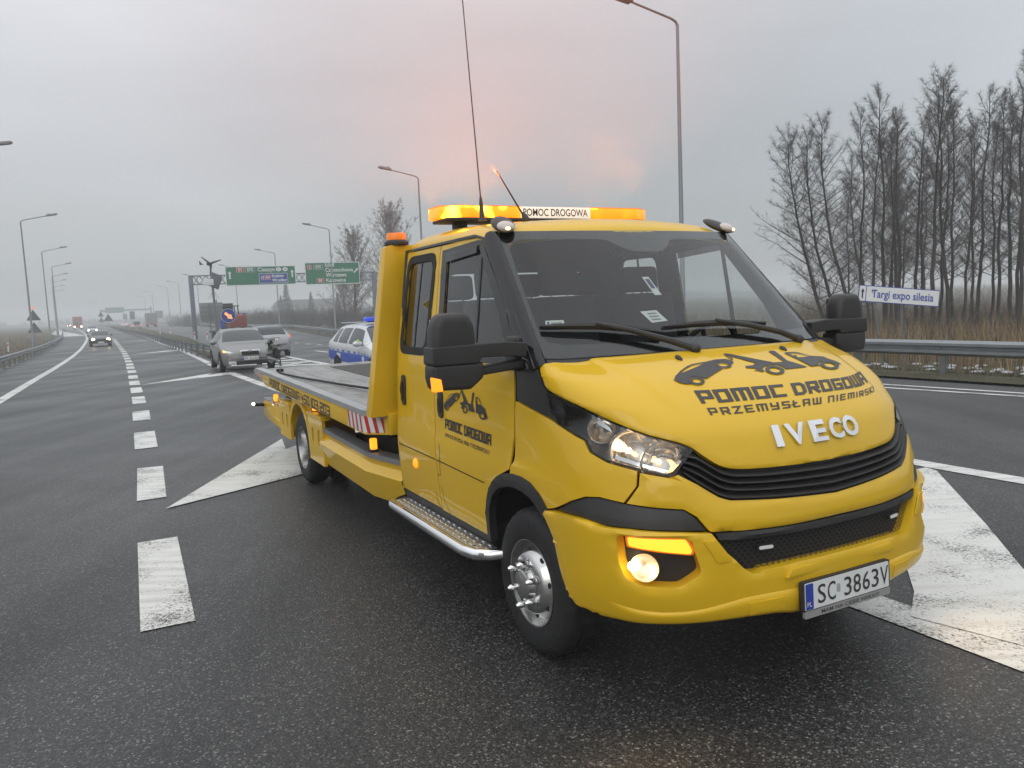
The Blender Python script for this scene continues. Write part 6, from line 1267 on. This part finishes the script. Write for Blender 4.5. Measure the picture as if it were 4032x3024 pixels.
    for (x,z),(x2,z2) in zip(ar,ar2): V+=[(x,s*.60,z),(x,s*1.07,z),(x2,s*1.07,z2),(x2,s*.99,z2)]
    for i in range(21):
        for j in range(3): f=(i*4+j,i*4+j+1,i*4+5+j,i*4+4+j); F.append(f if s<0 else f[::-1])
    mesh('wheel_arch_band',V,F,[YEL],T,ang=30)
    MB().prism([(-5.13,.80),(-4.35,.80),(-4.30,.72),(-4.27,.60),(-4.27,.85),(-4.5,.93),(-5.0,.93),(-5.14,.86),(-5.14,.6)],'y',s*1.0,s*1.04).build('arch_panel',YEL,T,smooth=False)
    rb=MB().prism([(-5.69,.425),(-6.78,.47),(-6.86,.53),(-6.86,.66),(-6.75,.69),(-5.69,.72)],'y',s*.80,s*1.05).build('tail_box',YEL,T,bevel=.02)
    MB().box((-6.3,s*.99,.705),(.95,.12,.02)).build('box_capping',ALU,rb,bevel=.004)
    for x,y,z,sz in ((-2.36,1.02,.745,(.05,.05,.085)),(-4.14,1.03,.845,(.05,.05,.06)),(-6.12,1.02,.765,(.05,.05,.085))):
        l=MB().box((x,s*y,z),sz).build('side_marker',emitm('marker_amber',(1,.33,.015),1.7,(.8,.3,.03)),T,bevel=.012)
        MB().box((x,s*y,z-sz[2]/2-.01),(.06,.06,.02)).build('marker_foot',RUB,l,bevel=.003)
    st=empty('outline_lamp'); st.parent=T; MB().tube([(-6.80,s*1.05,.62),(-6.72,s*1.14,.635),(-6.66,s*1.19,.655)],[.02,.018,.02],8).build('lamp_arm',RUB,st); MB().sphere((-6.64,s*1.20,.66),(.018,.02,.02)).build('lamp_bulb',emitm('white_marker',(1,.92,.8),5),st)
MB().box((-3.0,0,.86),(1.9,2.0,.06)).build('bed_subframe',DRK,T)

# ---- the light thrown by the lamps that are lit in the photograph
def lamp(name,loc,d,e,col,size,par,blend=.8,r=.03):
    l=bpy.data.lights.new(name,'SPOT'); l.energy=e; l.color=col; l.spot_size=R(size); l.spot_blend=blend; l.shadow_soft_size=r
    o=bpy.data.objects.new(name,l); COL.objects.link(o); o.parent=par; o.location=loc; o.rotation_euler=Vector(d).normalized().to_track_quat('-Z','Y').to_euler(); return o
for y in (-.72,-.60,-.48,-.36,.45,.58,.71): lamp('beacon_light',(.05,y,.13),(-.1,-.25,.95),BEACON,(1,.19,.018),176,LB,.75,.10)
for s in (-1,1):
    c,n_=spot(BF,s*3.9,2.73,.05); lamp('fog_light',c,(.8,s*.25,-.6),FOGW,(1,.62,.25),120,T)
# ================================================================== other vehicles
GLS=pm('car_glass',(.018,.022,.026),.04,var=.2,spec=.8); TLR=emitm('tail_red',(1,.03,.02),1.0,(.35,.01,.01)); TLB=emitm('brake_red',(1,.06,.03),9,(.5,.02,.02)); HLB=emitm('headlamp_lit',(1,.80,.48),30); HLC=pm('headlamp_clear',(.62,.64,.65),.12,.3); ORG=emitm('indicator_lit',(1,.36,.02),2.2,(.8,.3,.03)); ARCH=pm('arch_dark',(.01,.01,.011),.85); RIM=pm('car_rim',(.42,.43,.44),.35,.8,.1)
SEDAN=[(0,.34,.58,.64,.60,.48),(-.06,.24,.62,.70,.72,.60),(-.32,.20,.72,.80,.84,.70),(-.85,.18,.84,.92,.88,.76),(-1.22,.18,.90,.99,.885,.76),(-1.62,.18,.92,1.22,.885,.68),(-2.05,.18,.93,1.41,.885,.61),(-2.7,.18,.94,1.46,.885,.61),(-3.35,.18,.96,1.42,.88,.60),(-3.85,.2,.98,1.22,.87,.64),(-4.15,.22,1.0,1.07,.85,.68),(-4.48,.26,.93,1.0,.80,.64),(-4.56,.36,.80,.86,.70,.55)]
ESTATE=[(0,.34,.60,.66,.60,.48),(-.06,.24,.66,.74,.72,.60),(-.32,.20,.76,.84,.84,.70),(-.85,.18,.88,.96,.88,.76),(-1.15,.18,.94,1.03,.885,.76),(-1.52,.18,.96,1.26,.885,.69),(-1.95,.18,.97,1.46,.885,.62),(-2.7,.18,.98,1.51,.885,.62),(-3.5,.18,1.0,1.49,.88,.61),(-4.05,.2,1.02,1.43,.87,.60),(-4.33,.24,1.02,1.18,.85,.66),(-4.46,.28,.92,1.0,.82,.68),(-4.52,.36,.74,.80,.74,.60)]
VAN=[(0,.34,.62,.70,.66,.52),(-.06,.26,.74,.84,.80,.66),(-.3,.22,.90,.98,.90,.76),(-.7,.2,1.05,1.12,.93,.80),(-.95,.2,1.08,1.25,.94,.78),(-1.35,.2,1.1,1.65,.945,.72),(-1.65,.2,1.12,1.85,.945,.70),(-2.6,.2,1.12,1.93,.945,.71),(-3.6,.2,1.12,1.93,.945,.71),(-4.6,.2,1.12,1.9,.94,.71),(-4.82,.26,1.1,1.80,.92,.70),(-4.88,.36,.9,1.2,.86,.68),(-4.9,.40,.8,.9,.8,.66)]
def carnet(T_):
    rows=[]
    for x,zs,zb,zt,w_,wr in T_:
        k=min(.07,(zt-zb)*.35)
        rows.append([(x,0,zt),(x,.5*wr,zt-.008),(x,.85*wr,zt-.022),(x,wr,zt-k),(x,wr+(w_-wr)*.62,zb+(zt-k-zb)*.45),(x,w_*.985,zb),(x,w_,zb-.12),(x,w_*1.005,(zb+zs)*.52),(x,w_*.985,zs+.10),(x,w_*.90,zs)])
    return Net(rows)
def make_car(name,label,cat,shape,paint,loc,rz,group=None,front='plain',rear=False,lod=1,wheels=True,frontx=(-.92,-3.52),wr=.315,mirror=True,bars=False):
    """origin on the ground under the front bumper; x forward"""
    c=empty(name,loc,rz,label,cat,group); net=carnet(shape); fn,nf=sg(net); nv=len(shape)-1; a=1 if lod else 2
    U=np.linspace(-9,9,37 if lod else 19); Vv=np.linspace(0,nv,nv*(3 if lod else 1)+1); G,H=np.meshgrid(U,Vv); P=np.stack([G.ravel(),H.ravel()],1); X=fn(P); nu=len(U)
    F=[(i*nu+j,i*nu+j+1,(i+1)*nu+j+1,(i+1)*nu+j) for i in range(len(Vv)-1) for j in range(nu-1)]; F.append(tuple(range(nu-1,-1,-1))); m=(len(Vv)-1)*nu; F.append(tuple(range(m,m+nu)))
    body=mesh('body',X,F,paint,c,ang=50)
    zs=[s[3] for s in shape]
    ib=next(i for i in range(2,len(shape)) if shape[i][3]-shape[i][2]>.15)-1; it=next(i for i in range(ib,len(shape)) if shape[i][3]>max(zs)-.08); il=max(i for i in range(len(shape)) if shape[i][3]>max(zs)-.08); ie=max(i for i in range(len(shape)) if shape[i][3]-shape[i][2]>.15)
    def gp(nm,po,mat,off=.008,rnd=.12,d=(.5,.35)):
        V,Fq=patch(fn,nf,rounded(po,rnd),(),d,off,.02,.004); return mesh(nm,V,Fq,mat,c,ang=50)
    gp('windscreen',[(-2.8,ib+.28),(0,ib+.15),(2.8,ib+.28),(3.0,it-.15),(0,it-.1),(-3.0,it-.15)],GLS)
    gp('rear_window',[(-2.7,il+.25),(2.7,il+.25),(2.75,ie+.45),(-2.75,ie+.45)],GLS)
    vm=(it+il)/2
    for s in (-1,1):
        for v0,v1,k in ((ib+.75,vm-.12,0),(vm+.02,il-.05,1),(il+.1,il+.75,2)):
            if k==2 and shape is SEDAN: continue
            t0=3.25
            po=[(s*4.85,v0),(s*4.85,v1),(s*t0,v1 if k<2 else v1-.1),(s*t0,v0+(1.05 if k==0 else 0))]
            gp('side_window',po,GLS,.006,.1)
        gp('door_gap',[(s*4.95,vm-.06),(s*4.95,vm-.03),(s*8.2,vm-.03),(s*8.2,vm-.06)],ARCH,.003,.01,(.5,.5))
        if mirror:
            xm=shape[ib][0]-.38; zm=shape[ib][2]+.10; MB().sphere((xm,s*(shape[ib][4]+.10),zm),(.07,.12,.075),10,6).build('door_mirror',paint,c)
        if wheels:
            for xw in frontx:
                wr_=shape[4][4]
                MB().lathe([(wr*1.16,0),(wr*1.16,.012*s),(0,.012*s)] if s>0 else [(0,-.012),(wr*1.16,-.012),(wr*1.16,0)],(xw,s*(wr_+.0),wr+.02),'y',24).build('arch',ARCH,c,smooth=False)
                w_=empty('wheel',(xw,s*(wr_-.06),wr)); w_.parent=c
                b=MB(); b.lathe([(wr*.62,.085*s),(wr*.9,.09*s),(wr,.06*s),(wr,-.10*s),(wr*.6,-.10*s)],(0,0,0),'y',24); mesh('tyre',b.V,b.F if s<0 else [f[::-1] for f in b.F],RUB,w_)
                b=MB(); b.lathe([(wr*.64,.086*s),(wr*.58,.06*s),(wr*.2,.075*s),(0,.08*s)],(0,0,0),'y',16); mesh('rim',b.V,b.F if s<0 else [f[::-1] for f in b.F],RIM,w_)
    return c,net,gp
def fbox(c,nm,ctr,size,mat,bev=.01,rz=0): return MB().box(ctr,size,rz).build(nm,mat,c,bevel=bev)
SILV=pm('silver_paint',(.21,.205,.195),.32,.45,.05,2,coat=.5); SILV2=pm('light_silver_paint',(.40,.40,.42),.3,.4,.05,2,coat=.5); POLW=pm('police_silver',(.62,.64,.66),.3,.15,.05,2,coat=.5); DARKP=pm('dark_grey_paint',(.02,.022,.026),.25,.3,coat=.6); WHP=pm('white_paint',(.68,.68,.68),.35,coat=.4); REDP=pm('lorry_red',(.30,.03,.03),.4); PBL=pm('police_blue',(.02,.08,.42),.35)
hd=math.atan2(-.87,.494)
def place(rf,hd,dx,dy):  # world position of the car origin from its right front tyre contact
    f=np.array([math.cos(hd),math.sin(hd)]); r=np.array([math.sin(hd),-math.cos(hd)]); p=np.array(rf)+f*dx-r*dy; return (p[0],p[1],gz(*p))
# ---- crashed silver saloon
hs=hd+R(-3)
SK,skn,skg=make_car('crashed_car','silver grey saloon with smashed front corner and one orange indicator lit','car',SEDAN,SILV,place((-10.03,27.11),hs,.92,.85),hs)
for s in (-1,1): pass
fbox(SK,'grille_frame',(.02,0,.66),(.05,.66,.19),CHR,.03); fbox(SK,'grille',(.036,0,.645),(.04,.58,.13),ARCH,.02); fbox(SK,'bumper_grille',(.03,.03,.32),(.06,.98,.13),ARCH,.02)
MB().lathe([(.05,0),(.05,.02),(0,.025)],(.055,0,.725),'x',14).build('badge',CHR,SK)
np_=fbox(SK,'number_plate',(.045,.0,.465),(.02,.52,.112),WHI,.003); fbox(np_,'country_band',(.058,-.238,.465),(.004,.04,.10),pm('euro_blue',(.02,.05,.36),.35),0); yztext('plate_character','KR 3LA36',.075,-.20,.43,.0575,INK,np_,.43,.006)
def fpatch(nm,po,mat,off=.012): return skg(nm,po,mat,off,.08,(.3,.2))
fpatch('headlight',[(-2.4,.75),(-3.6,.95),(-5.0,1.55),(-5.25,2.05),(-4.2,2.15),(-2.9,1.5)],HLC); fpatch('indicator',[(-4.1,1.45),(-5.1,1.65),(-5.25,2.05),(-4.3,2.1)],ORG,.018)
fpatch('bonnet_gap',[(-2.55,1.55),(-3.35,2.3),(-3.42,4.0),(-3.36,4.0),(-3.28,2.3),(-2.5,1.6)],ARCH,.004)
fbox(SK,'fog_lamp',(-.02,-.60,.34),(.10,.22,.09),HLC,.02)
rg=np.random.default_rng(3); b=MB()
for i in range(26):
    c_=np.array([-.10-.55*rg.random(),.62+.26*rg.random(),.38+.48*rg.random()]); d_=rg.normal(0,.13,(3,3)); b.add([c_+d_[0],c_+d_[1],c_+d_[2],c_+d_[0]*.3-d_[1]*.7],[(0,1,2),(0,2,3),(0,3,1)])
tag(b.build('crumpled_wing',ARCH,SK,smooth=False),kind='stuff'); b=MB()
for i in range(11):
    c_=np.array([-.15-.6*rg.random(),.74+.16*rg.random(),.62+.28*rg.random()]); d_=rg.normal(0,.15,(3,3)); b.add([c_+d_[0],c_+d_[1],c_+d_[2]],[(0,1,2)])
tag(b.build('torn_panel',SILV,SK,smooth=False),kind='stuff')
MB().tube([(.02,.55,.42),(.06,.80,.36),(.02,.93,.24),(-.08,.98,.12)],[.06,.05,.04,.02],6).build('hanging_bumper',SILV,SK); MB().tube([(.0,.84,.75),(.06,.95,.5),(.05,.99,.12)],[.03,.03,.015],5).build('hanging_trim',ARCH,SK)
fbox(SK,'dashboard_paper',(-1.45,-.40,1.01),(.12,.18,.02),WHI,.0)
# ---- silver estate from behind
he=R(116); EST,en,eg=make_car('estate_car','light silver estate seen from behind with right indicator glowing','car',ESTATE,SILV2,(0,0,0),he)
f_=np.array([math.cos(he),math.sin(he)]); p=np.array([-11.3,37.4])+f_*4.5; EST.location=(p[0],p[1],gz(-11.6,38.5))
fbox(EST,'number_plate',(-4.50,0,.86),(.03,.52,.11),WHI,.004); fbox(EST,'plate_recess',(-4.475,0,.865),(.03,.66,.16),DARKP,.01); fbox(EST,'bumper_strip',(-4.53,0,.62),(.04,1.3,.03),DARKP,.01)
for s in (-1,1):
    eg('tail_light',[(s*3.9,10.1),(s*5.6,9.6),(s*5.9,10.6),(s*4.0,10.8)],TLR,.012); MB().cyl((-2.0,s*.56,1.52),(-4.0,s*.56,1.50),.018,6).build('roof_rail',ALU,EST)
eg('indicator',[(-4.6,10.1),(-5.6,9.7),(-5.7,10.3),(-4.7,10.45)],ORG,.02)
# ---- police estate
hp=math.atan2(-.872,.489); PO,pn,pg=make_car('police_car','white and blue police estate with a blue roof light bar','police car',ESTATE,POLW,(0,0,0),hp)
f_=np.array([math.cos(hp),math.sin(hp)]); p=np.array([-4.75,21.6])+f_*4.4; PO.location=(p[0]+.58,p[1],gz(-4.2,20))
for s in (-1,1):
    pg('blue_band',[(s*6.35,2.2),(s*6.35,10.9),(s*7.2,10.9),(s*7.2,2.2)],PBL,.007); 
    for i in range(14): pg('check_mark',[(s*6.12,2.6+i*.58),(s*6.12,2.85+i*.58),(s*6.33,2.85+i*.58),(s*6.33,2.6+i*.58)],PBL,.006)
    pg('crest_shape',[(s*6.5,7.6),(s*6.5,8.1),(s*7.0,8.0),(s*7.0,7.7)],WHP,.011); pg('crest_shape',[(s*6.5,4.6),(s*6.5,5.1),(s*7.0,5.0),(s*7.0,4.7)],WHP,.011)
    fpl=pg('headlight',[(s*3.4,1.0),(s*5.0,1.6),(s*5.2,2.1),(s*3.8,2.0)],HLC,.012); MB().cyl((-2.0,s*.56,1.53),(-4.0,s*.56,1.51),.02,6).build('roof_rail',ALU,PO)
    MB().sphere((-1.52,s*.975,1.09),(.05,.05,.05),8,6).build('mirror_ribbon',pm('hi_vis_green',(.25,.6,.08),.6),PO)
lb=fbox(PO,'light_bar',(-2.15,0,1.60),(.30,1.1,.10),pm('blue_lens',(.03,.07,.55),.15,emit=(.05,.1,.9),estr=.35),.03); fbox(lb,'bar_foot',(-2.15,0,1.535),(.26,1.0,.03),DARK,.005); fbox(lb,'bar_centre',(-2.15,0,1.60),(.305,.30,.102),HLC,.02)
fbox(PO,'grille',(.03,0,.66),(.05,.7,.14),ARCH,.02)
# ---- approaching traffic on the left carriageway
def oncoming(lbl,shape,paint,x,y,h=hd,glow=HLB):
    c,n_,g_=make_car('oncoming_car',lbl,'car',shape,paint,(x,y,gz(x,y)),h,'cars coming towards the camera',lod=0)
    for s in (-1,1): MB().sphere((-.10,s*.62,.68),(.08,.16,.10),10,6).build('headlight',glow,c)
    fbox(c,'grille',(.02,0,.58),(.04,.8,.14),ARCH,.02); fbox(c,'number_plate',(.03,0,.42),(.03,.52,.11),WHI,.003); return c
oncoming('dark hatchback coming with bright headlights and road reflections',ESTATE,DARKP,-38.5,74.0); oncoming('silver car coming behind the dark hatchback with lights on',ESTATE,SILV2,-78.4,148); oncoming('farthest pair of headlights coming down the misty road',SEDAN,DARKP,-212.5,380)
def lorry(name,lbl,x,y,h,boxm,cabm,L_=8,H_=3.7,lights=None,group=None):
    c=empty(name,(x,y,gz(x,y)),h,lbl,'lorry',group)
    MB().box((-L_/2-.2,0,1.0+(H_-1.0)/2),(L_,2.5,H_-1.0)).build('cargo_box',boxm,c,bevel=.04); MB().prism([(0,.5),(0,1.5),(-.25,2.7),(-1.9,2.7),(-1.9,.5)] if False else [(.05,.5),(.05,1.45),(-.2,2.6),(-.4,2.75),(-1.9,2.75),(-1.9,.5)],'y',-1.2,1.2).build('cab',cabm,c,bevel=.06) if lights=='front' else None
    MB().box((-L_/2-.2,0,.8),(L_,.9,.3)).build('chassis',DRK,c)
    for xw in (-1.0,-L_+1.2):
        for s in (-1,1): MB().lathe([(0,.15*s),(.45,.15*s),(.48,.1*s),(.48,-.2*s),(0,-.2*s)] if s<0 else [(0,-.2),(.48,-.2),(.48,.1),(.45,.15),(0,.15)],(xw,s*1.05,.48),'y',18).build('wheel',RUB,c)
    return c
c=lorry('red_lorry','red lorry coming towards the camera with headlights on',-131.4,240,hd,REDP,REDP,8,3.9,'front'); 
mesh('windscreen',[(.06,-1.0,1.5),(.06,1.0,1.5),(-.18,1.0,2.5),(-.18,-1.0,2.5)],[(0,1,2,3)],GLS,c,smooth=False)
for s in (-1,1): MB().sphere((.08,s*.9,.85),(.08,.2,.18),8,6).build('headlight',HLB,c)
# ---- traffic driving away on the right
def rear_lamps(c,x,y_,z,m=TLB,sz=(.05,.16,.10)):
    for s in (-1,1): MB().box((x,s*y_,z),sz).build('tail_light',m,c,bevel=.01)
ha=hd+math.pi
c,_,_2=make_car('distant_car','small white car driving away in mist on the right','car',SEDAN,WHP,(-127.3,260,gz(-127,260)),ha,'cars driving away in the mist',lod=0); rear_lamps(c,-4.55,.62,.78)
c,_,_2=make_car('distant_van','pale grey van driving away left of the box lorry','van',VAN,SILV2,(-89.3,188,gz(-89,188)),ha,None,lod=0); rear_lamps(c,-4.9,.78,.95)
c=lorry('box_lorry','grey box lorry driving away in the mist',-103,226,ha,pm('lorry_grey',(.16,.165,.165),.6),DARKP,7,3.9); rear_lamps(c,-7.25,.95,.85); MB().box((-7.23,0,2.45),(.03,2.3,2.6)).build('rear_door',pm('lorry_door',(.20,.20,.20),.6),c,bevel=.01)
# ---- low loader with red and blue machine, far behind the crashed car
M_=empty('machine_carrier',(-27.3,75.0,gz(-27,75)),ha,'low loader carrying a red and blue machine behind the blue sign','lorry')
MB().box((-3.2,0,.95),(6.4,2.5,.22)).build('loader_bed',DRK,M_,bevel=.02); MB().box((-6.4,0,.85),(.15,2.5,.35)).build('rear_beam',DRK,M_,bevel=.02)
for xw in (-1.2,-4.6,-5.6):
    for s in (-1,1): MB().lathe([(0,.14*s),(.42,.14*s),(.45,.1*s),(.45,-.2*s),(0,-.2*s)] if s<0 else [(0,-.2),(.45,-.2),(.45,.1),(.42,.14),(0,.14)],(xw,s*1.05,.45),'y',18).build('wheel',RUB,M_)
rear_lamps(M_,-6.5,.95,.85,TLB,(.05,.2,.14)); MB().box((-6.5,-.2,.9),(.05,.2,.12)).build('tail_light',TLB,M_,bevel=.01)
K_=empty('forklift_machine',(-27.3,75.0,gz(-27,75)+1.06),ha,'red and blue forklift machine loaded on the low loader','machine')
RM=pm('machine_red',(.22,.04,.022),.45,var=.15); BM_=pm('machine_blue',(.03,.08,.30),.45)
MB().prism([(-5.9,.25),(-5.9,1.3),(-5.2,1.45),(-4.2,1.25),(-3.6,.9),(-3.6,.25)],'y',-1.1,.75).build('counterweight',RM,K_,bevel=.06); MB().box((-5.0,-1.0,.95),(1.5,.18,1.1)).build('side_panel',BM_,K_,bevel=.03); MB().box((-5.3,.95,.85),(1.1,.35,1.2)).build('side_panel',BM_,K_,bevel=.03)
b=MB()
for x in (-5.3,-3.7):
    for y in (-.55,.55): b.tube([(x,y,1.1),(x+.1,y*.9,2.15)],.05,6)
b.build('cab_post',DRK,K_); MB().box((-4.45,0,2.18),(1.9,1.25,.07)).build('cab_roof',DRK,K_,bevel=.02)
MB().box((-4.4,0,1.35),(.5,.6,.5)).build('operator_seat',DRK,K_,bevel=.05); MB().box((-3.3,0,1.3),(.2,.9,2.3)).build('lift_mast',DRK,K_,bevel=.02)
for s in (-1,1): MB().lathe([(0,.14*s),(.34,.14*s),(.37,.1*s),(.37,-.2*s),(0,-.2*s)] if s<0 else [(0,-.2),(.37,-.2),(.37,.1),(.34,.14),(0,.14)],(-5.2,s*.85,.37),'y',16).build('wheel',RUB,K_)
# ---- the beam of a lamp housing throws light on the wet road: real small spot lamps inside the lit headlights
for c in [o for o in bpy.data.objects if o.name.startswith('oncoming_car')]:
    pass
